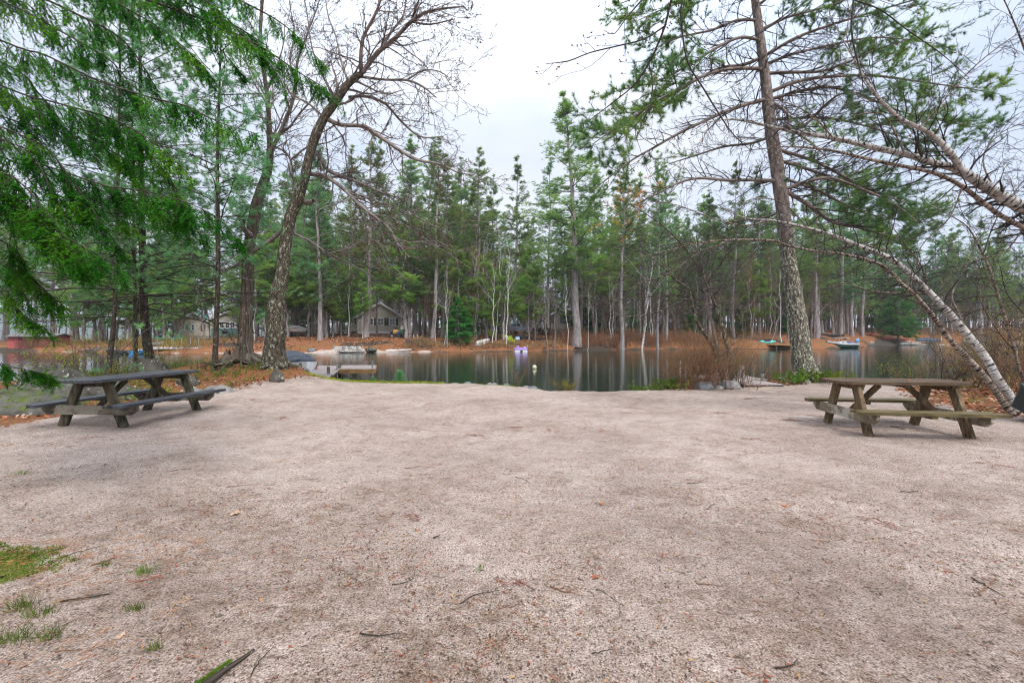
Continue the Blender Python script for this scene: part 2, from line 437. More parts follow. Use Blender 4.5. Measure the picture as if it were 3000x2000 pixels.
def ground(x, y):
    x = np.asarray(x, float); y = np.asarray(y, float)
    yn = np.interp(x, NEAR[:, 0], NEAR[:, 1])+0.10*vnoise(x, y*0, 3.1, .4); yf = np.interp(x, FAR[:, 0], FAR[:, 1])+0.35*vnoise(x, y*0, .9, 2)
    d = yn-y
    mound = .58*np.exp(-(((x+9.2)/2.3)**2+((y-15.6)/2.1)**2)**1.3)+.22*np.exp(-(((x+13)/3.0)**2+((y-14.9)/1.8)**2))+.16*np.exp(-(((x+7.0)/1.3)**2+((y-14.0)/1.6)**2))
    mound = mound+.22*np.exp(-(((x-15)/4)**2+((y-12.0)/2.6)**2))+.10*np.exp(-(((x-9.6)/1.3)**2+((y-14.6)/.8)**2))+.3*sstep((np.abs(x)-16)/8)*np.exp(-((y-5)/9)**2)
    land = mound+.02*vnoise(x, y, .8)+.010*vnoise(x, y, 3.1, 2)+.007*vnoise(x+.3*y, y-.2*x, 8.3, 1)+.005*vnoise(x-.4*y, y+.5*x, 17, 5)+.003*vnoise(y, x, 31, 2)
    k = sstep((d+.9)/1.1)
    zn = land*k*np.where(d > 0, 1, 1)+(1-k)*(-1.2)+0.0
    zn = np.where(d < -.9, -1.2, zn)
    e = y-yf
    amp = np.interp(x, [-70, -45, -25, 30, 60, 100], [.9, 1.4, 2.15, 2.0, 3.2, 3.8])
    zf = -.32+.28*sstep(e/1.0)+amp*(1-np.exp(-np.maximum(e, 0)/9))+.10*vnoise(x, y, .5, 3)*sstep(e/3)+0.02*np.clip(e-25, 0, 120)
    zf = np.where(e < 0, np.maximum(-.32+e*.35, -1.2), zf)
    # the left bank is a spit with open lake again behind it
    back = sstep((e-26)/9)*sstep((-40-x)/10)
    zf = zf*(1-back)+(-1.3)*back
    return np.where(y < (yn+yf)/2, zn, zf)
def gz(x, y): return float(ground(x, y))

def ground_sheet():
    ang = np.concatenate([np.radians(np.linspace(-62, 62, 760)), np.radians(np.linspace(62, 298, 80))[1:-1]])
    rad = np.concatenate([np.linspace(.2, 4, 40), np.geomspace(4, 26, 230)[1:], np.geomspace(26, 40, 8)[1:], np.linspace(40, 110, 150)[1:], np.geomspace(110, 3000, 30)[1:]])
    A, Rr = np.meshgrid(ang, rad)
    X = Rr*np.sin(A); Y = Rr*np.cos(A); Z = ground(X, Y)
    v = np.stack([X, Y, Z], -1).reshape(-1, 3); n, k = A.shape
    i = np.arange(n-1)[:, None]*k; j = np.arange(k)[None, :]; j2 = (j+1) % k
    mb = MB(); mb.add(v, np.stack([i+j, i+j2, i+k+j2, i+k+j], -1).reshape(-1, 4))
    c0 = np.arange(k)[None, :]
    mb.f.append((c0[:, ::-1], 0))
    x, y = v[:, 0], v[:, 1]
    yn = np.interp(x, NEAR[:, 0], NEAR[:, 1]); yf = np.interp(x, FAR[:, 0], FAR[:, 1])
    d = yn-y; e = y-yf
    nz = vnoise(x, y, 2.0, 1)*.5+vnoise(x, y, 6, 2)*.3
    # r needles/litter, g moss/grass, b mud/underwater
    litter = np.zeros(len(v)); moss = np.zeros(len(v)); mud = np.zeros(len(v))
    # left bank edge line of the sand: from (-9.5,7.2) up to (-6.4,15)
    xl = np.interp(y, [0, 2.5, 4, 6, 7.5, 9, 10.5, 12, 13, 14, 15, 17], [-5.5, -3.6, -4.9, -8.0, -8.3, -8.35, -8.2, -7.6, -7.2, -6.6, -5.9, -5])
    litter = np.maximum(litter, sstep((xl-x+nz*.45)/.5)*(y < 20))
    xr = np.interp(y, [0, 5, 8, 9, 10, 11.5, 12.5, 13.2, 14, 16], [12, 11.0, 9.6, 9.1, 9.2, 9.9, 10.6, 11.5, 12.2, 13])
    litter = np.maximum(litter, sstep((x-xr+nz*.5)/.5)*(y < 20))
    # strip along the bank edge by the shrub and the big pine
    s1 = sstep((y-np.interp(x, [3.3, 4, 5, 6, 7.5, 9, 10.3, 11], [13.6, 12.9, 12.9, 12.9, 13.4, 13.9, 14.2, 16])+nz*.2)/.25)*(x > 3.4)*(x < 11)*(y < 20)
    litter = np.maximum(litter, s1*.95)
    moss = np.maximum(moss, sstep((y-(yn-.55)+nz*.2)/.3)*(x > -7)*(x < .2)*(y < 20)*.8)
    moss = np.maximum(moss, .9*np.exp(-(((x+3.5)/.55)**2+((y-2.95)/.3)**2)**2)*sstep((nz+.5)/.5))
    moss = np.maximum(moss, .5*sstep((vnoise(x, y, 1.5, 5)-.15)/.3)*litter*(y < 20))
    mud = np.maximum(mud, sstep((-d-.15)/.4)*(y < 30))
    far = (y > 35)
    litter = np.where(far, sstep((e+nz*.5+.5-.6*sstep((-8-x)/6)*sstep((x+34)/6))/.7), litter); 
    mud = np.where(far, np.maximum(sstep((.5-e)/.6)*.85*sstep((x+10)/6), .66*sstep((vnoise(x, y, .35, 9)-.1)/.4), .62*sstep((x+12)/4)*sstep((vnoise(x, y, .9, 4)+.6)/.6)), mud)
    moss = np.where(far, .5*sstep((vnoise(x, y, .35, 5)-.2)/.4)*sstep((x-12)/15)+.35*sstep((vnoise(x, y, .5, 8)-.3)/.3)*sstep((-30-x)/10)+.5*np.exp(-((e-1.5)/1.2)**2)*(vnoise(x, y, .8, 1) > .1), moss)
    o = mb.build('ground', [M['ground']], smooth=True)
    at = o.data.attributes.new('zone', 'FLOAT_COLOR', 'POINT')
    sand_tone = np.clip(.72*sstep((6.0-y)/5.0)+.26*vnoise(x, y, 1.3, 4)+.22*vnoise(x, y, 3.7, 1)+.20*vnoise(x, y, 9, 1)+.12*vnoise(y, x, 21, 3), 0, 1)*(y < 20)  # sand gets darker towards the camera, mottled by noise
    litter = np.where(y > 170, 0, litter); moss = np.where(y > 170, .3, moss); mud = np.where(y > 170, 1, mud)
    cc = np.stack([litter, moss, mud, sand_tone], -1).astype(np.float32)
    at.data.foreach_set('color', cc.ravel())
    tag(o, kind='structure'); return o

M = {}
def ground_material():
    m, t, o = newmat('ground'); M['ground'] = m
    pos = coords(t, 'Position')
    # coarse granite sand: grains, dark specks, red-brown bits, damp patches
    g1 = tnoise(t, pos, 95, 3, .7); g2 = tnoise(t, pos, 38, 3, .65); big = tnoise(t, pos, .55, 4, .6); med = tnoise(t, pos, 3.2, 5, .65)
    wv = coords(t, 'Position', (1, 1.8, 1)); rip = tnoise(t, wv, 5.5, 5, .7)
    c = ramp(t, g1, [(.33, (.085, .065, .058)), (.43, (.37, .30, .255)), (.55, (.56, .47, .415)), (.68, (.79, .71, .65))])
    c = mixc(t, ramp(t, g2, [(.34, (1, 1, 1)), (.44, (0, 0, 0))]), c, (.17, .14, .11))
    vo = N(t, 'ShaderNodeTexVoronoi'); vo.inputs['Scale'].default_value = 42; t.links.new(pos, vo.inputs['Vector'])
    sp = ramp(t, vo.outputs['Distance'], [(.13, (1, 1, 1)), (.2, (0, 0, 0))])
    sel = N(t, 'ShaderNodeSeparateColor'); t.links.new(vo.outputs['Color'], sel.inputs[0])
    selr = ramp(t, sel.outputs[0], [(.72, (0, 0, 0)), (.74, (1, 1, 1))])
    mm = N(t, 'ShaderNodeMath', operation='MULTIPLY'); t.links.new(sp, mm.inputs[0]); t.links.new(selr, mm.inputs[1])
    c = mixc(t, mm.outputs[0], c, ramp(t, sel.outputs[1], [(.4, (.028, .018, .014)), (.75, (.20, .055, .025)), (.95, (.75, .7, .65))]))
    sand_tone = mixc(t, .5, ramp(t, big, [(.36, (.72, .69, .67)), (.60, (1, 1, 1))]), ramp(t, med, [(.34, (.58, .54, .50)), (.54, (1, 1, 1))]), 'MULTIPLY')
    c = mixc(t, .85, c, sand_tone, 'MULTIPLY'); c = mixc(t, 1.0, c, (.96, .925, .905), 'MULTIPLY')
    c = mixc(t, ramp(t, rip, [(.33, (.55, .55, .55)), (.44, (0, 0, 0))]), c, (.15, .115, .09))
    # orange pine needles and dead leaves
    nv = coords(t, 'Position', (1, 2.4, 1)); ln = tnoise(t, nv, 34, 5, .75, 1.0); ln2 = tnoise(t, pos, 1.4, 4)
    lc = ramp(t, ln, [(.32, (.045, .022, .012)), (.47, (.20, .075, .032)), (.60, (.33, .145, .06)), (.72, (.45, .27, .15))])
    lc = mixc(t, ramp(t, ln2, [(.45, (0, 0, 0)), (.65, (.6, .6, .6))]), lc, (.15, .085, .045))
    mc = ramp(t, tnoise(t, pos, 30, 4, .7), [(.35, (.03, .045, .008)), (.55, (.115, .145, .02)), (.7, (.27, .27, .045))])
    dc = ramp(t, g2, [(.35, (.028, .022, .018)), (.65, (.085, .068, .05))])
    at = N(t, 'ShaderNodeAttribute'); at.attribute_name = 'zone'
    s = N(t, 'ShaderNodeSeparateColor'); t.links.new(at.outputs['Color'], s.inputs[0])
    edge = tnoise(t, pos, 5, 6, .75)
    def brk(ch, soft=.22):
        a = N(t, 'ShaderNodeMath', operation='ADD'); t.links.new(s.outputs[ch], a.inputs[0]); t.links.new(edge, a.inputs[1])
        return ramp(t, a.outputs[0], [(.0, (0, 0, 0)), (1, (1, 1, 1))]) if False else smooth(t, a.outputs[0], .92, .92+soft)
    def smooth(t, x, a, b):
        mr = N(t, 'ShaderNodeMapRange', interpolation_type='SMOOTHSTEP')
        mr.inputs[1].default_value = a; mr.inputs[2].default_value = b; t.links.new(x, mr.inputs[0]); return mr.outputs[0]
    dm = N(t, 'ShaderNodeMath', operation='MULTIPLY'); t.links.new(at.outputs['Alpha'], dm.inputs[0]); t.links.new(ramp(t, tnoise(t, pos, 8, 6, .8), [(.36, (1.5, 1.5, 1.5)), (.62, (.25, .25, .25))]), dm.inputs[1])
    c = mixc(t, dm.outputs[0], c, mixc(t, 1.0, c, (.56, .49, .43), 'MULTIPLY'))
    c = mixc(t, brk(0), c, lc); c = mixc(t, brk(1), c, mc); c = mixc(t, brk(2), c, dc)
    # far bank ground has no coarse sand look needed; bump from grains
    hb = N(t, 'ShaderNodeMath', operation='MULTIPLY_ADD'); hb.inputs[1].default_value = .35
    t.links.new(g1, hb.inputs[0]); t.links.new(rip, hb.inputs[2])
    principled(t, o, c, .92, hb.outputs[0], 1.0, .045, spec=.15)
ground_material()
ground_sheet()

def water():
    m, t, o = newmat('water')
    pos = coords(t, 'Position', (1.0, 2.2, 1))
    n1 = tnoise(t, pos, 1.1, 3, .5); n2 = tnoise(t, pos, 7, 2, .5)
    a = N(t, 'ShaderNodeMath', operation='MULTIPLY_ADD'); a.inputs[1].default_value = .18; t.links.new(n2, a.inputs[0]); t.links.new(n1, a.inputs[2])
    bp = N(t, 'ShaderNodeBump'); bp.inputs['Strength'].default_value = .20; bp.inputs['Distance'].default_value = .05; t.links.new(a.outputs[0], bp.inputs['Height'])
    dk = N(t, 'ShaderNodeBsdfDiffuse'); dk.inputs[0].default_value = (.018, .028, .018, 1)
    gl = N(t, 'ShaderNodeBsdfGlossy'); gl.inputs['Roughness'].default_value = .05; gl.inputs['Color'].default_value = (.92, .94, .95, 1)
    fr = N(t, 'ShaderNodeFresnel'); fr.inputs[0].default_value = 1.33
    for n in (gl, fr): t.links.new(bp.outputs[0], n.inputs['Normal'])
    mx = N(t, 'ShaderNodeMixShader'); t.links.new(fr.outputs[0], mx.inputs[0]); t.links.new(dk.outputs[0], mx.inputs[1]); t.links.new(gl.outputs[0], mx.inputs[2])
    t.links.new(mx.outputs[0], o.inputs[0])
    mb = MB(); mb.add([(-2500, 3, WATER), (2500, 3, WATER), (2500, 2800, WATER), (-2500, 2800, WATER)], [[0, 1, 2, 3]])
    tag(mb.build('lake_water', [m]), kind='structure')
water()

# far blue hills across the open lake on the left
def hills():
    m = noisy('hill_forest', (.028, .05, .045), (.07, .10, .085), .08, src='Position', bump=.6, bd=3)
    mb = MB(); xs = np.linspace(-1700, 400, 90); ys = np.linspace(520, 1100, 16)
    Xg, Yg = np.meshgrid(xs, ys)
    Z = -3+(18+16*np.sin(Xg*.006+1)+8*np.sin(Xg*.017)+5*np.sin(Xg*.05+Yg*.02))*sstep((Yg-520)/260)*1.2
    v = np.stack([Xg, Yg, Z], -1).reshape(-1, 3); n, k = Xg.shape
    i = np.arange(n-1)[:, None]*k; j = np.arange(k-1)[None, :]
    mb.add(v, np.stack([i+j, i+j+1, i+k+j+1, i+k+j], -1).reshape(-1, 4))
    tag(mb.build('hills', [m], smooth=True), kind='structure')
hills()
# ------------------------------------------------------------------ plant materials
M['pine_bark'] = bark('pine_bark', (.085, .068, .058), (.27, .235, .22), scale=7, bump=.7)
M['pine_grey'] = bark('pine_bark_grey', (.17, .145, .14), (.40, .355, .345), scale=6, bump=.5)
M['dark_bark'] = bark('dark_bark', (.018, .014, .011), (.085, .068, .052), (.26, .26, .20), .60, scale=11, bump=.9, lscale=9)
M['maple_bark'] = bark('maple_bark', (.028, .022, .018), (.16, .128, .10), (.30, .29, .24), .62, scale=10, zs=.14, bump=1.0, bd=.03, moss=None)
M['oak_bark'] = bark('oak_bark', (.018, .015, .012), (.12, .10, .075), (.34, .36, .27), .57, scale=12, zs=.5, bump=1.0, bd=.03, lscale=8)
M['oak_limb'] = bark('oak_limb_bark', (.085, .07, .065), (.30, .26, .245), (.42, .42, .36), .60, scale=9, zs=.4, bump=.6, lscale=9)
M['pine_lichen'] = bark('lichened_pine_bark', (.022, .018, .015), (.15, .125, .105), (.44, .45, .34), .545, scale=10, zs=.4, bump=1.0, bd=.035, lscale=10)
M['pine_upper'] = bark('upper_pine_bark', (.09, .07, .062), (.27, .225, .205), (.40, .40, .33), .60, scale=10, zs=.35, bump=.8, lscale=9)
M['twig'] = noisy('twig_bark', (.045, .034, .032), (.12, .095, .088), 5, .9, 'bc')
M['twig_dark'] = noisy('dark_twig_bark', (.02, .015, .014), (.065, .05, .045), 5, .9, 'bc')
M['twig_grey'] = noisy('grey_twig_bark', (.13, .105, .095), (.30, .26, .235), 3, .9, 'bc')
M['twig_red'] = noisy('red_brown_twig', (.10, .052, .032), (.32, .17, .09), 3, .9, 'bc')
M['birch'] = birchmat('birch_bark')
M['birch_dark'] = birchmat('dark_birch_bark', (.34, .27, .22), (.02, .014, .012), .50, (.12, .08, .055))
M['birch_far'] = noisy('pale_birch_bark', (.42, .39, .37), (.70, .67, .64), 3, .8, 'bc')
M['needle_far'] = foliage('far_pine_needles', (.12, .21, .07), (.24, .38, .10), (.38, .51, .13), .30, .55)
M['needle_blue'] = foliage('bluish_pine_needles', (.09, .20, .09), (.18, .34, .13), (.28, .46, .16), .30, .55)
M['needle_light'] = foliage('light_pine_needles', (.15, .29, .06), (.26, .44, .09), (.40, .56, .12), .4, .5)
M['needle_near'] = foliage('soft_pine_needles', (.12, .26, .12), (.20, .40, .18), (.30, .50, .20), 1.0, .55)
M['needle_big'] = foliage('dark_pine_needles', (.08, .18, .08), (.16, .31, .10), (.33, .50, .12), .6, .5)
M['hemlock'] = foliage('hemlock_needles', (.008, .085, .008), (.035, .21, .014), (.17, .42, .025), 1.5, trans=.5)
M['fir'] = foliage('fir_needles', (.03, .13, .03), (.075, .27, .05), (.17, .40, .07), .7, .45)
M['needle_orange'] = foliage('dead_orange_needles', (.42, .17, .03), (.60, .26, .04), (.62, .36, .08), 2)
M['bud'] = noisy('spring_buds', (.10, .045, .03), (.22, .11, .06), 6, .8, 'bc')
M['leaf_yellow'] = foliage('young_yellow_leaves', (.22, .27, .03), (.35, .40, .05), (.45, .42, .08), 1.5, .5)
M['leaf_tan'] = foliage('budding_tan_leaves', (.22, .15, .06), (.33, .24, .09), (.30, .34, .08), 1.0, .5)
M['leaf_green'] = foliage('undergrowth_leaves', (.07, .15, .02), (.16, .27, .03), (.33, .38, .05), 2.5, .45)
M['leaf_dead'] = noisy('dead_leaves', (.16, .06, .03), (.42, .20, .10), 7, .85, 'Position')

def conifer_proto(seed, H=28.0, clear=.4, rmax=3.2, nb=95, r0=.34, kind='pine', dead=30, density=1.0, tuft=.22, droop=0.0, top_sharp=.8, ragged=.5):
    """returns trunk mesh, crown mesh (foliage + boughs)"""
    rg = np.random.default_rng(seed)
    n = 14; z = np.linspace(0, H, n)
    lean = np.cumsum(rg.normal(0, .10, (n, 2)), axis=0); lean -= lean[0]
    p = np.c_[lean[:, 0], lean[:, 1], z]; r = r0*(1-(z/H)**1.15*.96); r[0] *= 1.35
    tr = MB(); tubes(tr, p, r, 9, 0, lump=.05, rg=rg)
    cr = MB()
    # dead stubs under the crown
    if dead:
        tz = rg.uniform(.12, max(clear, .15)+.08, dead)*H
        b = np.c_[np.interp(tz, z, p[:, 0]), np.interp(tz, z, p[:, 1]), tz]
        a = rg.uniform(0, 6.28, dead); d = np.c_[np.cos(a), np.sin(a), rg.normal(0, .25, dead)]
        L = rg.uniform(.5, 2.6, dead)[:, None]
        k = np.linspace(0, 1, 5)[None, :, None]
        q = b[:, None]+d[:, None]*L[:, None]*k+np.array([0, 0, -1])*(k**2)*.25*L[:, None]
        rr = .03*np.linspace(1, .25, 5)[None]*np.ones((dead, 1)); tubes(tr, q, rr, 3, 1)
        q2, r2 = spawn(q, rr, 4, .3, 1, (50, 15), (.4, .15), 3, .2, (0, 0, -.05), .6, .008, rg=rg); tubes(tr, q2, r2, 3, 1)
    t = clear+(1-clear)*np.sort(rg.uniform(0, 1, nb)**1.2)
    t = np.round(t*H/.55)*.55/H+rg.normal(0, .002, nb); t = np.clip(t, clear*.9, .985)
    u = (t-clear)/(1-clear)
    prof = np.clip(np.where(u < .25, .55+.45*u/.25, ((1-u)/.75)**top_sharp), .05, 1)
    L = rmax*prof*rg.uniform(1-ragged, 1.12, nb)
    a = rg.uniform(0, 6.28, nb)
    el = np.where(u > .8, .75, np.where(u > .5, .28, .06))+rg.normal(0, .10, nb)-droop
    d = np.c_[np.cos(a)*np.cos(el), np.sin(a)*np.cos(el), np.sin(el)]
    tz = t*H; b = np.c_[np.interp(tz, z, p[:, 0]), np.interp(tz, z, p[:, 1]), tz]
    m = 6; pts = [b]; cur = b; dd = d
    for k in range(m-1):
        dd = nrm(dd+rg.normal(0, .07, (nb, 3))+np.array([0, 0, .05 if kind == 'pine' else -.03])); cur = cur+dd*(L/(m-1))[:, None]; pts.append(cur)
    BP = np.stack(pts, 1); BR = np.maximum(.012*L[:, None]+.012, .01)*np.linspace(1, .3, m)[None]
    tubes(cr, BP, BR, 3, 1)
    # side twigs lie flat
    K = 10
    SP, SR = spawn(BP, BR, K, .25, 1, (50, 12), (.42, .10), 3, .05, (0, 0, .10 if kind == 'pine' else -.06), .5, .008, rg=rg, shape=.35)
    SP[:, :, 2] = SP[:, :1, 2]+(SP[:, :, 2]-SP[:, :1, 2])*.35+(.0)
    tubes(cr, SP, SR, 3, 1)
    if kind == 'pine':
        b1, t1 = along(SP, max(1, int(5*density)), .30, 1.0, rg); b2, t2 = along(BP, max(2, int(6*density)), .55, 1.0, rg)
        p1 = np.repeat(np.repeat(np.clip(L/1.6, .05, 1), K), len(b1)//(nb*K)); p2 = np.repeat(np.clip(L/1.0, .12, 1), len(b2)//nb)
        k1 = rg.uniform(0, 1, len(b1)) < p1; k2 = rg.uniform(0, 1, len(b2)) < p2; pos = np.vstack([b1[k1], b2[k2]]); dr = np.vstack([t1[k1], t2[k2]])
        dr = nrm(dr*.8+np.array([0, 0, .12]))
        pos = pos+rg.normal(0, .13, pos.shape)*np.array([1, 1, .45])
        blades(cr, pos, dr, 6, tuft*1.25, .048, .80, 0, rg=rg, flat=.45)
    else:
        b1, t1 = along(SP, max(1, int(7*density)), .05, 1.0, rg); b2, t2 = along(BP, max(2, int(8*density)), .2, 1.0, rg)
        pos = np.vstack([b1, b2]); dr = np.vstack([t1, t2]); pos = pos+rg.normal(0, .05, pos.shape)*np.array([1, 1, .4])
        blades(cr, pos, nrm(dr+np.array([0, 0, -.12])), 4, tuft, .06, .55, 0, rg=rg)
    return tr, cr

def mk(kindname, trunk, crown, tm, cm, crown_name='crown'):
    """prototype meshes kept as data; place() makes objects"""
    return (kindname, trunk.mesh(kindname+'_trunk', tm, True), crown.mesh(kindname+'_crown', cm), crown_name)

def place_tree(proto, x, y, s=1.0, rz=0.0, sz=None, label=None, cat='tree', group=None, tilt=(0, 0), z=None, name=None, shape=(1, 1)):
    kn, tme, cme, cn = proto
    e = empty(name or kn, (x, y, (gz(x, y) if z is None else z)-.08), 0, label, cat, group)
    e.rotation_euler = (tilt[0], tilt[1], rz); e.scale = (s*shape[0], s*shape[0], sz or s)
    o = bpy.data.objects.new('trunk', tme); link(o, e)
    c = bpy.data.objects.new(cn, cme); link(c, e)
    return e

PINES = [mk('white_pine', *conifer_proto(11+i, 28, cl, rm, nb, r0, dead=dd, density=de, ragged=rg_), [M['pine_grey'], M['twig_grey']], [M[mt], M['twig']])
         for i, (cl, rm, nb, r0, dd, de, rg_, mt) in enumerate([
             (.26, 4.6, 120, .36, 36, 1.2, .6, 'needle_far'), (.36, 4.2, 95, .30, 50, 1.1, .6, 'needle_far'), (.20, 4.4, 130, .33, 30, 1.1, .65, 'needle_blue'),
             (.42, 3.8, 75, .25, 55, 1.2, .6, 'needle_far'), (.30, 4.2, 100, .27, 45, 1.1, .65, 'needle_blue'), (.24, 5.2, 105, .38, 36, 1.3, .65, 'needle_far')])]
YPINES = [mk('young_pine', *conifer_proto(31+i, 12, cl, 3.4, 52, .15, dead=10, density=1.6, ragged=.5, tuft=.24), [M['pine_grey'], M['twig_grey']], [M['needle_light'], M['twig']])
          for i, cl in enumerate((.22, .32, .42))]
FIRS = [mk('fir_tree', *conifer_proto(41+i, 8, .06, 2.3, 80, .13, 'fir', 0, 1.0, tuft=.26, droop=.05, top_sharp=1.0, ragged=.25), [M['pine_bark'], M['twig']], [M['fir'], M['twig']]) for i in range(2)]

LOWSP = mk('spruce_tree', *conifer_proto(46, 10, .15, 4.2, 90, .2, 'fir', 0, 1.3, tuft=.36, droop=.10, top_sharp=.8, ragged=.3), [M['pine_bark'], M['twig']], [M['fir'], M['twig']])
def bare_proto(seed, H=12.0, r0=.14, nl=16, spread=40, fine=1.0, leafy=0, tmat=0, wander=.12, up=.06, clear=.3, len1=.33):
    rg = np.random.default_rng(seed)
    n = 12; z = np.linspace(0, H, n); lean = np.cumsum(rg.normal(0, wander, (n, 2)), axis=0); lean -= lean[0]
    p = np.c_[lean, z][None]; r = (r0*(1-(z/H)*.88))[None]; r[:, 0] *= 1.25
    tr = MB(); tubes(tr, p, r, 7, 0, lump=.06, rg=rg)
    cr = MB()
    A, Ar = spawn(p, r, nl, clear, .98, (spread, 12), (len1, .10), 7, .13, (0, 0, up), .55, .010, rg=rg, shape=.55); tubes(cr, A, Ar, 4, 0)
    B, Br = spawn(A, Ar, 7, .2, 1, (42, 14), (.45, .15), 5, .16, (0, 0, .03), .55, .008, rg=rg); tubes(cr, B, Br, 3, 1)
    C, Cr = spawn(B, Br, int(6*fine), .15, 1, (40, 14), (.5, .2), 4, .18, (0, 0, 0), .6, .006, rg=rg); tubes(cr, C, Cr, 3, 1)
    if leafy:
        b, t_ = along(C, leafy, .3, 1, rg); leaves(cr, b+rg.normal(0, .04, b.shape), nrm(rg.normal(size=b.shape)+np.array([0, 0, 1])), .09, 2, rg)
    return tr, cr
BARE = [mk('bare_tree', *bare_proto(51+i, 14, .14, 18), [M['twig_grey']], [M['twig_grey'], M['twig']], 'branches') for i in range(3)]
MISTY = [mk('budding_tree', *bare_proto(61+i, 11, .09, 18, 38, 1.0, lf), [M['twig_grey']], [M['twig_grey'], M['twig_red'], M[lm]], 'branches') for i, (lf, lm) in enumerate([(2, 'leaf_tan'), (2, 'leaf_yellow'), (1, 'leaf_tan')])]
BIRCHF = [mk('birch_tree', *bare_proto(71+i, 13, .085, 12, 30, 1.0, lf, wander=.16, clear=.4), [M['birch_far']], [M['birch_far'], M['twig'], M['leaf_yellow']], 'branches') for i, lf in enumerate((0, 1, 0))]
SNAG = [mk('bare_sapling', *bare_proto(81+i, 8, .05, 14, 50, 1.2, 0, wander=.12, clear=.2, len1=.30), [M['twig_grey']], [M['twig_grey'], M['twig_red']], 'branches') for i in range(2)]

def hgt(px, ytop, Y):  # tree height for a top at pixel row ytop
    x = PX(px, Y); return EYE-(ytop-HY)/F*Y-gz(x, Y)+.08

# ---- far bank pines one can tell apart (px of base, Y, px row of top, proto, lean of top in px, width)
named = [
 (1690, 61, 275, 0, -50, 1.25, 'tallest white pine, rising above the wood right of the open sky'),
 (1512, 76, 455, 3, 6, .9, 'narrow topped pine in the wood just left of the tallest pine'),
 (1452, 84, 505, 4, 6, .9, 'slim white pine behind the wood, second left of the tallest pine'),
 (1402, 72, 430, 1, -3, 1.0, 'white pine with sparse stepped boughs at left edge of the open sky'),
 (1345, 80, 455, 4, -4, .9, 'ragged white pine next left of the stepped pine by the open sky'),
 (1268, 62, 398, 1, 20, .95, 'stout dark trunked pine on the needle bank right of the swim raft'),
 (1220, 67, 388, 0, 8, .9, 'tall pine with grey trunk behind the trailer of water toys'),
 (1240, 71, 395, 2, 14, .8, 'pine standing close behind the grey trunk by the trailer'),
 (1104, 66, 400, 3, 10, .55, 'slender pine in front of the tan cottage windows'),
 (1071, 60, 385, 5, 18, 1.0, 'thick grey trunked pine in front of the left corner of the tan cottage'),
 (1035, 74, 420, 1, 8, .8, 'pine beside the porch corner of the tan cottage'),
 (938, 57, 410, 2, -30, .95, 'leaning grey pine on the needle bank left of the rock wall'),
 (950, 62, 430, 4, -10, .8, 'dark pine behind the leaning grey pine left of the rock wall'),
 (915, 66, 450, 3, -10, .7, 'thin pine left of the leaning grey pine on the needle bank'),
 (1822, 62, 425, 1, -6, .95, 'thick pale trunked pine in the brown brush right of the small cottage'),
 (1927, 63, 440, 4, 4, .72, 'pale straight pine in the brown brush left of the twiggy shrub'),
 (1952, 70, 470, 1, -4, .75, 'grey pine behind the pale straight pine in the brush'),
 (1873, 72, 500, 3, 3, .7, 'grey pine between the two pale pines in the brush'),
 (1745, 74, 470, 2, 5, .7, 'shaded pine in the brush just right of the small cottage'),
 (1604, 90, 440, 4, 4, .9, 'slim pine rising behind the small cottage'),
 (2395, 75, 470, 1, 4, .8, 'pine on the bank just right of the lichened near pine'),
 (2461, 84, 480, 2, 4, 1.0, 'broad grey trunk behind the green motorboat'),
 (2496, 94, 500, 1, 0, .95, 'first of two grey pines left of the red kayak'),
 (2526, 96, 500, 4, 4, .95, 'second of two grey pines, nearest the red kayak'),
 (2150, 76, 470, 3, 5, .8, 'pine in the wood behind the dead leaning stems'),
 (2225, 80, 480, 2, -5, .8, 'pine in the wood left of the turquoise kayak'),
]
for (px, Y, yt, k, ln, wd, lab) in named:
    H = hgt(px, yt, Y); x = PX(px, Y); rg = np.random.default_rng(px)
    s = H/28.0
    t = math.atan2(ln/F*Y, H)
    place_tree(PINES[k], x, Y, s*.0+wd*max(.85, s), float(rg.uniform(0, 6.28)) if abs(ln) < 12 else 0.0, s, lab, tilt=(0, t), group='tall pines on the far bank')

# ---- the wood behind them
placed = [(PX(a[0], a[1]), a[1]) for a in named]
def clear_of(x, y, dmin):
    return all((x-a)**2+(y-b)**2 > dmin*dmin for a, b in placed)
ZONES = [(-120, -48, 'white pine on the spit across the water on the far left', 'pines on the left spit'),
         (-48, -26, 'white pine in the wood around the green roofed cottage', 'pines by the green roofed cottage'),
         (-26, -8, 'white pine in the wood around the tan cottage', 'pines by the tan cottage'),
         (-8, 9, 'white pine in the wood behind the yellow chairs', 'pines behind the yellow chairs'),
         (9, 36, 'white pine in the wood behind the brown brush', 'pines behind the brown brush'),
         (36, 230, 'white pine in the wood around the bay on the right', 'pines around the right bay')]
def zone(x, names):
    for a, b, l, g in ZONES:
        if a <= x < b: return l.replace('white pine', names), g.replace('pines', names+'s')
    return ZONES[-1][2].replace('white pine', names), ZONES[-1][3].replace('pines', names+'s')
HOUSES = [(-20.4, 74, 7.5), (10.3, 82, 6), (-48, 78, 5), (-36, 77, 5), (1.5, 71, 5), (-30.5, 58, 3)]
def free(x, y):
    return all((x-a)**2+(y-b)**2 > r*r for a, b, r in HOUSES)
CORR = [(1030, 1186, 80), (1575, 1676, 82), (1484, 1540, 77), (540, 598, 78), (640, 695, 78), (2530, 2760, 104)]
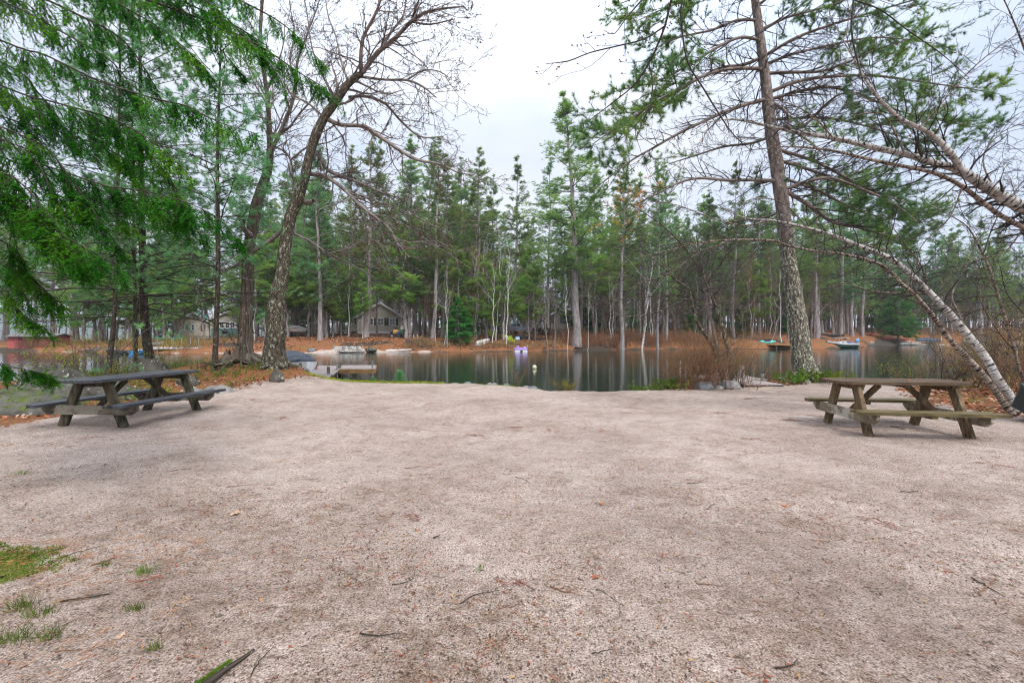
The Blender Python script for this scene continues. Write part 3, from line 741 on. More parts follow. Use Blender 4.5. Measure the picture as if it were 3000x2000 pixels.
def scatter(n, protos, names, ymin, ymax, hmin, hmax, dmin, x0, x1, base=28.0, seed=1, wid=(.8, 1.1), e0=6):
    rg = np.random.default_rng(seed); c = 0; tries = 0
    while c < n and tries < n*60:
        tries += 1
        a = rg.uniform(x0, x1); Y = rg.uniform(ymin, ymax); x = (a-CX)/F*Y
        yf = np.interp(x, FAR[:, 0], FAR[:, 1])
        Y = Y+max(0, yf-56)*.9; x = (a-CX)/F*Y; yf = np.interp(x, FAR[:, 0], FAR[:, 1])
        if any(p0 < a < p1 and Y < ym for p0, p1, ym in CORR) or Y < yf+e0 or gz(x, Y) < -.2 or not free(x, Y) or not clear_of(x, Y, dmin): continue
        if x < -44 and rg.uniform() < .4: c += 1; continue
        placed.append((x, Y)); c += 1
        H = rg.uniform(hmin, hmax); s = H/base; lab, g = zone(x, names)
        place_tree(protos[rg.integers(len(protos))], x, Y, s*rg.uniform(*wid), rg.uniform(0, 6.28), s, lab, group=g, tilt=(rg.normal(0, .012), rg.normal(0, .012)))
scatter(70, PINES, 'white pine', 64, 88, 22, 28, 2.6, -350, 1780, seed=3)
scatter(34, PINES, 'white pine', 64, 88, 20, 27, 2.6, 1700, 2450, seed=4)
scatter(60, PINES, 'white pine', 60, 96, 21, 28, 3.0, 2380, 3400, seed=5)
scatter(95, PINES, 'white pine', 86, 125, 24, 31, 3.0, 0, 2500, seed=6)
scatter(58, YPINES, 'young pine', 58, 84, 9, 16, 2.0, 200, 1750, base=12.0, seed=8, e0=6)
scatter(22, YPINES, 'young pine', 60, 84, 8, 14, 2.4, 1750, 3200, base=12.0, seed=9, e0=8)
scatter(26, FIRS, 'dark fir', 62, 88, 5, 10, 2.0, 250, 2400, base=8.0, seed=10, e0=9)
scatter(70, BARE, 'bare tree', 60, 92, 10, 17, 1.6, 1300, 3300, base=14.0, seed=12, e0=4)
scatter(46, BARE, 'bare tree', 64, 100, 9, 15, 1.8, 0, 1400, base=14.0, seed=13, e0=8)
scatter(75, MISTY, 'budding tree', 60, 86, 8, 14, 1.4, 1150, 3000, base=11.0, seed=14, e0=5)
scatter(24, BIRCHF, 'white stemmed birch', 58, 76, 9, 14, 1.5, 1200, 2400, base=13.0, seed=15, e0=2.5)
scatter(14, BIRCHF, 'white stemmed birch', 58, 80, 8, 12, 1.5, 300, 1200, base=13.0, seed=16, e0=6)
scatter(100, SNAG, 'bare sapling', 58, 84, 5, 10, .9, 1250, 3200, base=8.0, seed=17, e0=3)

# particular small trees along the far bank
for (px, Y, yt, pr, base, tl, wd, lab, cat) in [
 (1348, 58, 868, FIRS[0], 8, 0, 1.25, 'green fir leaning over the bank right of the swim raft', 'fir tree'),
 (2632, 96.5, 848, LOWSP, 10, 0, 1.05, 'broad low green spruce standing above the red kayaks', 'spruce tree'),
 (2585, 108, 810, FIRS[0], 8, 0, 1.3, 'dark spruce just behind the broad low one by the kayaks', 'spruce tree'),
 (1000, 63, 800, YPINES[1], 12, 0, 1.0, 'bright green young pine left of the tan cottage', 'pine tree'),
 (1062, 58, 800, YPINES[2], 12, 0, .62, 'light green young pine spreading in front of the tan cottage roof', 'pine tree'),
 (975, 60, 850, YPINES[2], 12, .03, .85, 'short bright pine bending over the needle bank above the rock wall', 'pine tree'),
 (1302, 56, 850, BIRCHF[0], 13, .10, .9, 'white birch leaning right beside the bank fir', 'birch tree'),
 (1310, 55.5, 790, BIRCHF[2], 13, .02, .8, 'upright white birch at the water beside the bank fir', 'birch tree'),
 (1275, 58, 800, BIRCHF[1], 13, .03, .7, 'thin pale birch next to the stout dark pine', 'birch tree'),
 (1484, 58, 690, BIRCHF[0], 13, .0, .9, 'tall white birch between the canoe and the purple boat', 'birch tree'),
 (1473, 61, 760, BIRCHF[1], 13, .06, .8, 'slim white birch just left of the tall white birch', 'birch tree'),
 (1605, 57.5, 860, BARE[0], 14, -.05, 1.3, 'pale bare tree with spreading limbs at the shore below the small cottage', 'bare tree'),
 (1625, 58.5, 820, BARE[1], 14, .02, .9, 'bare grey tree right of the pickup truck', 'bare tree'),
 (1664, 58, 790, BIRCHF[2], 13, -.01, .8, 'thin birch in front of the small cottage', 'birch tree'),
 (1721, 60, 830, BIRCHF[1], 13, 0, .7, 'pale birch in the brush right of the tallest pine', 'birch tree'),
 (1880, 61, 700, BIRCHF[0], 13, .07, 1.4, 'birch leaning right between the two pale pines', 'birch tree'),
 (2258, 68.5, 890, BIRCHF[2], 13, .30, .6, 'white birch leaning far right at the shore by the turquoise kayak', 'birch tree'),
 (2150, 68.5, 860, BARE[2], 14, 0, .8, 'small bare tree on the open bank behind the dead leaning stems', 'bare tree'),
 (2180, 69, 880, SNAG[0], 8, -.12, 1.2, 'bleached bare sapling left of the turquoise kayak', 'bare tree'),
]:
    H = hgt(px, yt, Y); s = H/base
    place_tree(pr, PX(px, Y), Y, s*wd if base > 9 else s*wd, .6 if tl == 0 else 0, s, lab, cat, tilt=(0, tl))
# ------------------------------------------------------------------ near trees, traced limb by limb and given their own depth
def path(pts, Y0, dY=0.0):
    """(px, py, width_px[, Y]) -> rows (x, y, z, radius); dY drifts the depth along the limb"""
    o = []
    n = len(pts)
    for i, p in enumerate(pts):
        Y = p[3] if len(p) > 3 else Y0+dY*i/max(1, n-1)
        o.append([*P(p[0], p[1], Y), p[2]/2/F*Y*.86/math.sqrt(1+((p[0]-CX)/F)**2)])
    return np.array(o)
def segs(rows, L=0.8, n=6):
    """cut a resampled limb into short equal polylines for spawn()"""
    p = rows[:, :3]; r = rows[:, 3]
    s = np.r_[0, np.cumsum(np.linalg.norm(np.diff(p, axis=0), axis=1))]
    m = max(1, int(round(s[-1]/L))); out_p = []; out_r = []
    for k in range(m):
        t = np.linspace(s[-1]*k/m, s[-1]*(k+1)/m, n)
        out_p.append(np.c_[np.interp(t, s, p[:, 0]), np.interp(t, s, p[:, 1]), np.interp(t, s, p[:, 2])]); out_r.append(np.interp(t, s, r))
    return np.array(out_p), np.array(out_r)
def limb(mb, rows, sides=8, lump=.05, mat=0, step=.18, rg=None):
    q = catmull(rows, step); tubes(mb, q[:, :3], q[:, 3], sides, mat, lump, rg=rg); return q
def sink(rows, x=None, y=None, d=.25):
    """extend a trunk's foot into the ground"""
    b = rows[0].copy(); b[2] = min(b[2], gz(b[0], b[1]))-d; b[3] *= 1.12
    return np.vstack([b, rows])
def near_tree(name, base, label, cat, parts, group=None):
    e = empty(name, tuple(base), 0, label, cat, group)
    for pn, mb, mats, smooth in parts:
        b = np.array(base)
        mb.v = [v-b for v in mb.v]
        mb.build(pn, mats, e, smooth)
    return e
def buds(mb, C, K, size, mat, rg, t0=.4):
    b, t = along(C, K, t0, 1.0, rg); leaves(mb, b, nrm(rg.normal(size=b.shape)), size, mat, rg, .6)

# the big leaning oak by the dock
def oak():
    rg = np.random.default_rng(101); Y = 15.0
    tr = MB()
    T = sink(path([(805, 1068, 92), (803, 1030, 76), (806, 1000, 67), (810, 950, 63), (812, 890, 62), (826, 800, 47), (835, 720, 45), (850, 640, 42), (873, 580, 40), (892, 523, 34), (904, 470, 31),
                    (925, 400, 31), (950, 345, 30), (982, 300, 27), (1022, 245, 23), (1060, 215, 19)], Y, -1.2))
    q = catmull(T, .12); tubes(tr, q[:, :3], q[:, 3], 18, 0, .085, rg=rg)
    for a in np.linspace(0, 6.28, 7)[:-1]:     # root flare
        x, y = T[1, 0], T[1, 1]; L = rg.uniform(.5, .85); d = np.array([math.cos(a+.4), math.sin(a+.4)])
        pts = [[x+d[0]*t_*L, y+d[1]*t_*L, max(gz(x, y)+.42*max(0,1-t_)**2.2, gz(x+d[0]*t_*L, y+d[1]*t_*L)-.03), .13*(1-t_*.75)] for t_ in (0.15, .4, .7, 1.05)]
        limb(tr, np.array(pts), 9, .08, rg=rg)
    e = T[-1]
    lim = [
     [(1060, 215, 16), (1057, 178, 14), (1063, 115, 12), (1095, 51, 10), (1115, 0, 8), (1130, -80, 5), (1140, -160, 3)],
     [(1060, 215, 17), (1108, 153, 16), (1160, 110, 14), (1204, 64, 12), (1242, 38, 10), (1300, 25, 7), (1360, 20, 4)],
     [(1115, 145, 10), (1145, 95, 9), (1180, 50, 7), (1190, 0, 5), (1210, -90, 3)],
     [(1204, 64, 8), (1260, 72, 6), (1328, 57, 4)],
     [(1204, 64, 8), (1216, 30, 7), (1240, -40, 5), (1250, -120, 3)],
     [(1058, 225, 10), (1130, 234, 8), (1192, 235, 8), (1240, 255, 7), (1278, 286, 4)],
     [(1192, 235, 6), (1240, 207, 5), (1282, 208, 4), (1312, 225, 3)],
     [(1022, 285, 11), (1075, 283, 10), (1130, 305, 9), (1165, 345, 8), (1230, 400, 6), (1300, 400, 3)],
     [(960, 350, 16), (1000, 366, 15), (1066, 370, 14), (1108, 397, 13), (1172, 441, 12), (1222, 468, 11), (1293, 482, 8), (1340, 505, 6), (1385, 512, 3)],
     [(930, 450, 15), (962, 500, 14), (1010, 520, 12), (1065, 540, 9), (1120, 565, 7), (1210, 590, 3)],
     [(905, 510, 16), (950, 515, 15), (1006, 553, 14), (1040, 588, 12), (1090, 630, 10), (1142, 672, 8), (1165, 712, 6), (1200, 755, 3)],
     [(1042, 588, 8), (1066, 643, 7), (1077, 690, 5), (1072, 755, 3)],
     [(1006, 553, 7), (1060, 575, 6), (1130, 600, 5), (1230, 640, 4), (1330, 700, 2)],
     [(1090, 630, 6), (1150, 640, 5), (1230, 690, 4), (1340, 760, 2)],
     [(880, 595, 15), (868, 560, 12), (850, 512, 11), (852, 468, 10), (828, 440, 8), (800, 430, 4)],
     [(852, 468, 8), (902, 430, 7), (960, 418, 4), (1010, 395, 3)],
     [(850, 680, 11), (900, 702, 9), (962, 742, 7), (1035, 778, 6), (1100, 815, 3)],
     [(962, 742, 5), (1010, 730, 4), (1080, 700, 3), (1140, 730, 2)],
     [(872, 590, 22), (905, 592, 20), (918, 588, 13)],
     [(985, 300, 9), (960, 250, 8), (930, 190, 6), (910, 120, 5), (900, 40, 4), (880, -60, 3)],
     [(1022, 245, 9), (1000, 180, 8), (985, 110, 6), (960, 40, 5), (950, -50, 3)],
     [(950, 345, 8), (900, 300, 7), (860, 280, 5), (820, 240, 3)],
     [(850, 655, 18), (810, 690, 16), (770, 720, 14), (745, 735, 10)],
    ]
    br = MB(); P_, R_ = [], []
    for i, l in enumerate(lim):
        q = limb(br, path(l, Y-.9 if l[0][1] < 400 else Y-.4, rg.uniform(-2.2, 1.8)), 7, .06, 0, .2, rg)
        if i in (18, 22): continue
        a, b = segs(q, .7); P_.append(a); R_.append(b)
    a, b = segs(catmull(T[13:], .2), .9); P_.append(a); R_.append(b)
    PP, RR = np.concatenate(P_), np.concatenate(R_)
    A, Ar = spawn(PP, RR, 4, .1, 1, (50, 15), n=8, Labs=(1.3, .5), shape=0, wob=.17, trop=(.02, 0, -.01), rs=.42, rmin=.009, rg=rg); tubes(br, A, Ar, 4, 0)
    B, Br = spawn(A, Ar, 6, .2, 1, (46, 15), (.42, .14), 6, .2, (0, 0, .0), .55, .007, rg=rg); tubes(br, B, Br, 3, 1)
    C, Cr = spawn(B, Br, 4, .15, 1, (45, 15), (.45, .18), 4, .2, (0, 0, .05), .7, .0055, rg=rg); tubes(br, C, Cr, 3, 1)
    buds(br, C, 2, .035, 2, rg)
    near_tree('oak_tree', (T[1, 0], T[1, 1], gz(T[1, 0], T[1, 1])), 'large leaning oak with lichened trunk and bare spreading limbs beside the left dock', 'oak tree',
              [('trunk', tr, [M['oak_bark']], True), ('branches', br, [M['oak_limb'], M['twig'], M['bud']], True)])
oak()

# the maple with the hollow stump at its foot
def maple():
    rg = np.random.default_rng(102); Y = 15.2
    tr = MB()
    T = sink(path([(725, 1062, 66), (720, 1030, 56), (718, 1000, 51), (719, 950, 46), (722, 900, 42), (724, 850, 44), (726, 790, 42), (729, 740, 40), (735, 690, 40), (748, 625, 42), (764, 560, 36), (783, 500, 31),
                    (792, 440, 24), (789, 380, 19), (785, 300, 16), (776, 230, 15), (763, 130, 13), (766, 40, 11), (775, -60, 8), (785, -180, 4)], Y, 1.2))
    q = catmull(T, .12); tubes(tr, q[:, :3], q[:, 3], 18, 0, .08, rg=rg)
    for a in (-.3, .6, 2.6, 3.6, 4.4, 5.3):
        x, y = T[1, 0], T[1, 1]; L = rg.uniform(.7, 1.3); d = np.array([math.cos(a), math.sin(a)])
        pts = [[x+d[0]*t_*L, y+d[1]*t_*L, max(gz(x, y)+.35*max(0,1-t_)**2, gz(x+d[0]*t_*L, y+d[1]*t_*L)-.02), .12*(1-t_*.7)] for t_ in (0.15, .4, .7, 1.0)]
        limb(tr, np.array(pts), 8, .1, rg=rg)
    lim = [
     [(791, 450, 15), (815, 400, 14), (853, 310, 13), (868, 245, 11), (872, 180, 8), (900, 100, 6), (930, 20, 4), (950, -60, 3)],
     [(868, 245, 8), (850, 180, 7), (862, 100, 6), (850, 20, 4), (840, -60, 3)],
     [(790, 400, 9), (840, 380, 8), (880, 330, 7), (915, 290, 6), (930, 250, 4)],
     [(786, 310, 7), (760, 270, 6), (735, 225, 5), (720, 170, 4), (700, 100, 3)],
     [(785, 260, 6), (810, 200, 5), (830, 130, 4), (835, 60, 3)],
     [(765, 130, 6), (740, 80, 5), (700, 20, 4), (680, -60, 3)],
     [(725, 790, 9), (700, 770, 8), (670, 790, 7), (640, 800, 6), (600, 830, 4), (565, 845, 3)],
     [(730, 720, 7), (690, 745, 6), (660, 770, 5), (648, 800, 3)],
     [(735, 690, 22), (712, 668, 20), (716, 645, 10)],
     [(722, 870, 22), (745, 865, 14), (748, 850, 8)],
     [(790, 350, 6), (700, 330, 5), (640, 300, 4), (560, 290, 3)],
    ]
    br = MB(); P_, R_ = [], []
    for i, l in enumerate(lim):
        q = limb(br, path(l, Y+.3, rg.uniform(-1.5, 1.5)), 7, .06, 0, .2, rg)
        if i in (8, 9): continue
        a, b = segs(q, .7); P_.append(a); R_.append(b)
    a, b = segs(catmull(T[13:], .2), .7); P_.append(a); R_.append(b)
    PP, RR = np.concatenate(P_), np.concatenate(R_)
    A, Ar = spawn(PP, RR, 3, .1, 1, (40, 12), n=7, Labs=(1.1, .4), shape=0, wob=.13, trop=(0, 0, .06), rs=.42, rmin=.008, rg=rg); tubes(br, A, Ar, 4, 0)
    B, Br = spawn(A, Ar, 5, .2, 1, (40, 12), (.42, .14), 5, .15, (0, 0, .05), .5, .006, rg=rg); tubes(br, B, Br, 3, 1)
    C, Cr = spawn(B, Br, 3, .15, 1, (40, 12), (.45, .18), 4, .18, (0, 0, .05), .7, .005, rg=rg); tubes(br, C, Cr, 3, 1)
    near_tree('maple_tree', (T[1, 0], T[1, 1], gz(T[1, 0], T[1, 1])), 'shaggy brown barked maple with a broken hollow stump against its foot', 'maple tree',
              [('trunk', tr, [M['maple_bark']], True), ('branches', br, [M['oak_limb'], M['twig']], True)])
maple()

# the four slim dark pines behind the left table
def slim_pine(seed, pts, Y, label, H_top, zlo, Lb, live_from=3.2, mat='needle_near', nwh=None, tilt_l=0):
    rg = np.random.default_rng(seed); tr = MB(); br = MB(); nd = MB()
    T = sink(path(pts, Y)); q = catmull(T, .25); tubes(tr, q[:, :3], q[:, 3], 12, 0, .05, rg=rg)
    zt = q[-1, 2]; zs = np.arange(zlo, zt-.3, .42); zs = np.repeat(zs, 4)+rg.normal(0, .07, len(zs)*4)
    n = len(zs); b = np.c_[np.interp(zs, q[:, 2], q[:, 0]), np.interp(zs, q[:, 2], q[:, 1]), zs]
    a = rg.uniform(0, 6.28, n); u = np.clip((zs-zlo)/(zt-zlo), 0, 1)
    el = rg.normal(.10, .16, n)+u*.45
    L = Lb*(1-.72*u**1.3)*rg.uniform(.5, 1.15, n)
    d = np.c_[np.cos(a)*np.cos(el), np.sin(a)*np.cos(el), np.sin(el)]
    m = 9; pts_ = [b]; cur = b; dd = d
    for k in range(m-1):
        dd = nrm(dd+rg.normal(0, .06, (n, 3))+np.array([0, 0, -.028])); cur = cur+dd*(L/(m-1))[:, None]; pts_.append(cur)
    BP = np.stack(pts_, 1); BR = (.006+.0055*L)[:, None]*np.linspace(1, .25, m)[None]
    tubes(br, BP, BR, 4, 0)
    SP, SR = spawn(BP, BR, 8, .2, 1, (50, 12), (.30, .09), 5, .08, (0, 0, .02), .55, .004, rg=rg, shape=.4); tubes(br, SP, SR, 3, 0)
    QP, QR = spawn(SP, SR, 3, .3, 1, (40, 12), (.45, .12), 4, .08, (0, 0, .05), .6, .003, rg=rg); tubes(br, QP, QR, 3, 0)
    nb_ = n; per = len(QP)//n
    live = np.repeat(rg.uniform(0, 1, n) < np.clip((zs-live_from+1.0)/2.0, .1, .95), per)
    Q = QP[live]; S = SP[np.repeat(rg.uniform(0, 1, n) < np.clip((zs-live_from+1.0)/2.0, .1, .95), len(SP)//n)]
    b1, t1 = along(Q, 3, .35, 1.0, rg); b2, t2 = along(S, 3, .5, 1.0, rg)
    blades(nd, np.vstack([b1, b2]), nrm(np.vstack([t1, t2])), 13, .125, .009, .6, 0, rg=rg)
    near_tree('pine_tree', (T[1, 0], T[1, 1], gz(T[1, 0], T[1, 1])), label, 'pine tree',
              [('trunk', tr, [M['dark_bark']], True), ('branches', br, [M['twig_dark']], True), ('crown', nd, [M[mat]], False)], 'slim pines behind the left table')
slim_pine(201, [(630, 1072, 23), (632, 1000, 20), (636, 900, 18), (639, 800, 17), (638, 650, 16), (637, 500, 13), (640, 350, 10), (645, 200, 7), (648, 60, 5), (650, -60, 3)], 14.2,
          'slim straight dark pine left of the maple with the stump', 12, 1.9, 3.6)
slim_pine(202, [(440, 1055, 38), (432, 1010, 35), (425, 950, 33), (420, 850, 29), (417, 700, 25), (414, 550, 21), (412, 350, 16), (410, 150, 11), (408, -50, 7), (406, -200, 4)], 15.8,
          'thickest of the dark pines behind the left table, rising from behind the boulder', 14, 2.4, 4.2)
slim_pine(203, [(399, 1080, 16), (396, 900, 14), (393, 750, 12), (390, 550, 9), (388, 400, 6), (387, 330, 3)], 15.0,
          'thinnest dark pine close to the left of the boulder behind the left table', 8, 2.6, 2.4)
slim_pine(204, [(318, 1098, 25), (324, 1030, 21), (332, 960, 19), (338, 850, 16), (342, 700, 14), (345, 500, 11), (350, 250, 8), (352, 50, 5), (353, -60, 3)], 13.6,
          'lichen spotted pine behind the near end of the left table', 11, 2.2, 3.6)

# the big lichened white pine at the right
def big_pine():
    rg = np.random.default_rng(103); Y = 14.8
    tr = MB()
    T = sink(path([(2362, 1120, 108), (2358, 1100, 92), (2352, 1060, 78), (2345, 1000, 70), (2336, 940, 66), (2325, 860, 60), (2312, 770, 57), (2300, 670, 52), (2287, 560, 50), (2270, 450, 47), (2255, 350, 43), (2244, 250, 38),
                    (2232, 150, 33), (2222, 70, 30), (2212, 0, 28), (2200, -150, 23), (2190, -400, 16), (2185, -700, 9), (2180, -900, 3)], Y))
    q = catmull(T, .11); k = q[:, 2] < 4.7
    tubes(tr, q[k][:, :3], q[k][:, 3], 24, 0, .07, rg=rg)
    j = np.argmax(~k); q2 = q[max(0, j-1):]; tubes(tr, q2[:, :3], q2[:, 3], 16, 1, .05, rg=rg)
    for a in (-.5, .7, 1.9, 3.3, 4.4, 5.2):
        x, y = T[1, 0], T[1, 1]; L = rg.uniform(.7, 1.2); d = np.array([math.cos(a), math.sin(a)])
        pts = [[x+d[0]*t_*L, y+d[1]*t_*L, max(gz(x, y)+.4*max(0,1-t_)**2.2, gz(x+d[0]*t_*L, y+d[1]*t_*L)-.03), .18*(1-t_*.75)] for t_ in (0.15, .4, .7, 1.0)]
        limb(tr, np.array(pts), 9, .08, rg=rg)
    # (points, depth drift, fraction from which needles grow, needle density)
    lim = [
     ([(2285, 530, 14), (2200, 527, 13), (2130, 528, 12), (2050, 522, 10), (1990, 535, 8), (1930, 565, 6), (1850, 605, 4), (1790, 640, 2)], -1.5, .75, 1),
     ([(2245, 290, 16), (2190, 305, 14), (2130, 325, 13), (2070, 352, 11), (1990, 390, 10), (1920, 430, 8), (1850, 470, 6), (1790, 515, 5), (1735, 560, 3)], -1.5, .62, 2),
     ([(2240, 205, 14), (2190, 200, 13), (2120, 205, 12), (2050, 228, 11), (1970, 270, 9), (1890, 320, 7), (1810, 370, 5), (1740, 420, 3)], -2.5, .42, 3),
     ([(2238, 165, 13), (2180, 190, 12), (2110, 200, 11), (2030, 240, 9), (1950, 290, 8), (1860, 350, 6), (1770, 400, 3)], .5, .40, 3),
     ([(2232, 120, 12), (2170, 110, 11), (2100, 140, 10), (2020, 190, 8), (1920, 240, 6), (1830, 260, 3)], -1.5, .35, 3),
     ([(2222, 60, 12), (2160, 60, 10), (2080, 90, 8), (1990, 110, 6), (1900, 150, 3)], -.5, .35, 3),
     ([(2212, 0, 11), (2140, -20, 9), (2060, -10, 7), (1960, 20, 5), (1870, 60, 3)], -1, .3, 3),
     ([(2210, -60, 11), (2120, -80, 9), (2020, -60, 7), (1900, -20, 5), (1820, 10, 3)], -.6, .3, 3),
     ([(2260, 400, 11), (2200, 420, 10), (2120, 430, 8), (2040, 455, 6), (1960, 480, 3)], 2.0, .7, 1),
     ([(2290, 620, 10), (2230, 640, 8), (2150, 650, 6), (2080, 690, 3)], 2.5, .8, 1),
     ([(2248, 160, 13), (2330, 112, 12), (2430, 75, 10), (2560, 35, 8), (2680, 0, 4)], -1.2, .5, 2),
     ([(2250, 215, 14), (2330, 212, 12), (2410, 208, 11), (2500, 175, 9), (2570, 145, 7), (2700, 105, 3)], -.5, .5, 2),
     ([(2255, 270, 15), (2340, 238, 14), (2430, 225, 12), (2560, 222, 10), (2700, 240, 8), (2850, 262, 4), (2930, 275, 2)], -.6, .5, 3),
     ([(2260, 290, 14), (2350, 266, 13), (2440, 256, 12), (2550, 290, 10), (2650, 330, 7), (2790, 360, 4), (2900, 380, 2)], 1.5, .5, 3),
     ([(2262, 300, 13), (2305, 330, 12), (2316, 375, 11), (2380, 420, 8), (2420, 460, 4)], -2, .6, 1),
     ([(2272, 375, 14), (2350, 372, 12), (2420, 305, 10), (2480, 270, 7), (2560, 300, 4)], -2, .5, 2),
     ([(2300, 555, 15), (2370, 530, 14), (2440, 523, 12), (2540, 560, 11), (2620, 598, 8), (2700, 660, 4)], -1, .45, 2),
     ([(2305, 562, 17), (2368, 600, 16), (2440, 650, 14), (2520, 668, 11), (2600, 690, 8), (2690, 705, 3)], .6, .4, 3),
     ([(2285, 440, 14), (2380, 470, 13), (2460, 510, 11), (2560, 560, 8), (2670, 600, 4)], .5, .35, 3),
     ([(2282, 470, 13), (2380, 500, 12), (2490, 540, 9), (2590, 580, 6), (2700, 640, 3)], 2.5, .3, 3),
     ([(2290, 520, 12), (2400, 560, 10), (2500, 610, 8), (2600, 640, 5), (2720, 650, 3)], 2.2, .3, 3),
     ([(2240, 190, 12), (2320, 160, 10), (2440, 130, 8), (2580, 110, 6), (2760, 130, 3)], 2.5, .35, 3),
     ([(2225, 90, 12), (2310, 50, 10), (2420, 20, 8), (2560, -30, 4)], 1.5, .35, 3),
     ([(2215, 20, 11), (2290, -30, 9), (2400, -50, 6), (2520, -70, 3)], -1, .35, 3),
     ([(2265, 350, 12), (2400, 345, 9), (2500, 360, 7), (2640, 400, 5), (2760, 430, 3)], 2.8, .35, 3),
    ]
    br = MB(); nd = MB(); og = MB()
    for i, (l, dY, nf, dens) in enumerate(lim):
        q = limb(br, path(l, Y, dY), 8, .06, 0, .2, rg)
        PP, RR = segs(q, .55); nseg = len(PP)
        A, Ar = spawn(PP, RR, 4, .0, 1, (55, 15), n=6, Labs=(.95, .3), shape=0, wob=.12, trop=(0, 0, .0), rs=.4, rmin=.005, rg=rg); A[:, :, 2] = A[:, :1, 2]+(A[:, :, 2]-A[:, :1, 2])*.6
        tubes(br, A, Ar, 4, 1)
        B, Br = spawn(A, Ar, 5, .2, 1, (45, 15), (.45, .15), 4, .15, (0, 0, .06), .6, .005, rg=rg); tubes(br, B, Br, 3, 1)
        fr = (np.arange(nseg)+.5)/nseg
        liveA = np.repeat(rg.uniform(0, 1, nseg) < np.clip((fr-nf+.12)/.2, 0, 1), 4); liveB = np.repeat(liveA, 5)
        dead = B[~liveB]
        if len(dead):
            D, Dr = spawn(dead, Br[~liveB], 5, .2, 1, (45, 15), (.55, .2), 4, .2, (0, 0, -.03), .7, .0042, rg=rg); tubes(br, D, Dr, 3, 1)
        b1, t1 = along(B[liveB], dens+2, .25, 1.0, rg); b2, t2 = along(A[liveA], dens*3, .3, 1, rg)
        if i == 0:
            b1 = b1[::3]; t1 = t1[::3]; blades(og, b1, nrm(t1*.6+np.array([0, 0, .3])), 12, .12, .011, .6, 0, rg=rg)
            continue
        pp = np.vstack([b1, b2]); tt = np.vstack([t1, t2])
        blades(nd, pp, nrm(tt*.8+np.array([0, 0, .25])), 15, .14, .0105, .65, 0, rg=rg)
    parts = [('trunk', tr, [M['pine_lichen'], M['pine_upper']], True), ('branches', br, [M['pine_upper'], M['twig_dark']], True), ('crown', nd, [M['needle_big']], False), ('dead_needles', og, [M['needle_orange']], False)]
    near_tree('white_pine', (T[1, 0], T[1, 1], gz(T[1, 0], T[1, 1])), 'huge white pine with a lichen crusted trunk standing behind the right table', 'pine tree', parts)
big_pine()

def birch_twigs(br, PP, RR, rg, L=.8, K=3, droop=-.06, m=1):
    A, Ar = spawn(PP, RR, K, .05, 1, (48, 15), n=8, Labs=(L, L*.35), shape=0, wob=.16, trop=(0, 0, droop), rs=.33, rmin=.0045, rg=rg); tubes(br, A, Ar, 4, m)
    B, Br = spawn(A, Ar, 5, .15, 1, (42, 14), (.45, .15), 5, .18, (0, 0, droop), .5, .0034, rg=rg); tubes(br, B, Br, 3, m)
    C, Cr = spawn(B, Br, 4, .15, 1, (40, 14), (.5, .2), 4, .2, (0, 0, droop), .6, .0026, rg=rg); tubes(br, C, Cr, 3, m)
    return C
# clump of two birch stems leaning left over the water
def birch_clump():
    rg = np.random.default_rng(104); Y = 8.8
    tr = MB(); st = MB(); br = MB(); PS, RS = [], []
    W = path([(2985, 1212, 40), (2967, 1172, 37), (2920, 1105, 36), (2888, 1048, 35), (2840, 987, 34), (2792, 930, 30), (2755, 890, 26), (2722, 855, 24), (2680, 815, 22), (2640, 778, 20), (2595, 750, 18), (2530, 725, 16), (2468, 700, 15),
               (2420, 683, 13), (2366, 668, 12), (2310, 655, 10), (2257, 645, 8), (2190, 640, 5), (2120, 615, 3)], Y, 1.6)
    T = sink(W, d=.3); q = limb(tr, T, 14, .04, 0, .09, rg); a, b = segs(q[len(q)//3:], .4); PS.append(a); RS.append(b)
    D = path([(2968, 1215, 34), (2951, 1195, 31), (2920, 1150, 29), (2872, 1089, 27), (2833, 1048, 25), (2776, 987, 22), (2728, 920, 19), (2667, 850, 16), (2646, 836, 15), (2595, 785, 13), (2544, 762, 13), (2461, 743, 11), (2397, 737, 10),
               (2314, 721, 9), (2263, 705, 9), (2149, 703, 8), (2046, 712, 6), (1957, 734, 4), (1880, 752, 2)], Y-.25, .9)
    q = limb(st, sink(D, d=.3), 12, .05, 0, .09, rg); a, b = segs(q[len(q)//3:], .4); PS.append(a); RS.append(b)
    for l, dY in [([(2735, 870, 9), (2690, 858, 8), (2600, 858, 8), (2540, 850, 7), (2480, 830, 5), (2420, 845, 3)], 1.0),
              ([(2600, 735, 8), (2540, 720, 7), (2480, 720, 5), (2420, 735, 3)], .5), ([(2257, 645, 6), (2180, 660, 5), (2090, 640, 4), (1980, 600, 3), (1900, 590, 2)], .5),
              ([(2840, 987, 10), (2800, 900, 8), (2790, 860, 6), (2830, 780, 4), (2850, 700, 3)], .5),
              ([(2366, 668, 6), (2300, 600, 5), (2230, 580, 4), (2150, 600, 2)], -.5), ([(2149, 703, 6), (2050, 740, 5), (1960, 800, 4), (1870, 830, 2)], .6),
              ([(2720, 850, 7), (2700, 780, 6), (2640, 700, 4), (2600, 640, 2)], -.4)]:
        q = limb(br, path(l, Y+1.0, dY), 7, .05, 0, .12, rg); a, b = segs(q, .4); PS.append(a); RS.append(b)
    birch_twigs(br, np.concatenate(PS), np.concatenate(RS), rg, .7, 4)
    near_tree('birch_tree', (W[0, 0], W[0, 1], gz(W[0, 0], W[0, 1])), 'two stemmed white birch arching left over the right table', 'birch tree',
              [('trunk', tr, [M['birch']], True), ('second_stem', st, [M['birch_dark']], True), ('branches', br, [M['birch_dark'], M['twig_dark']], True)])
birch_clump()
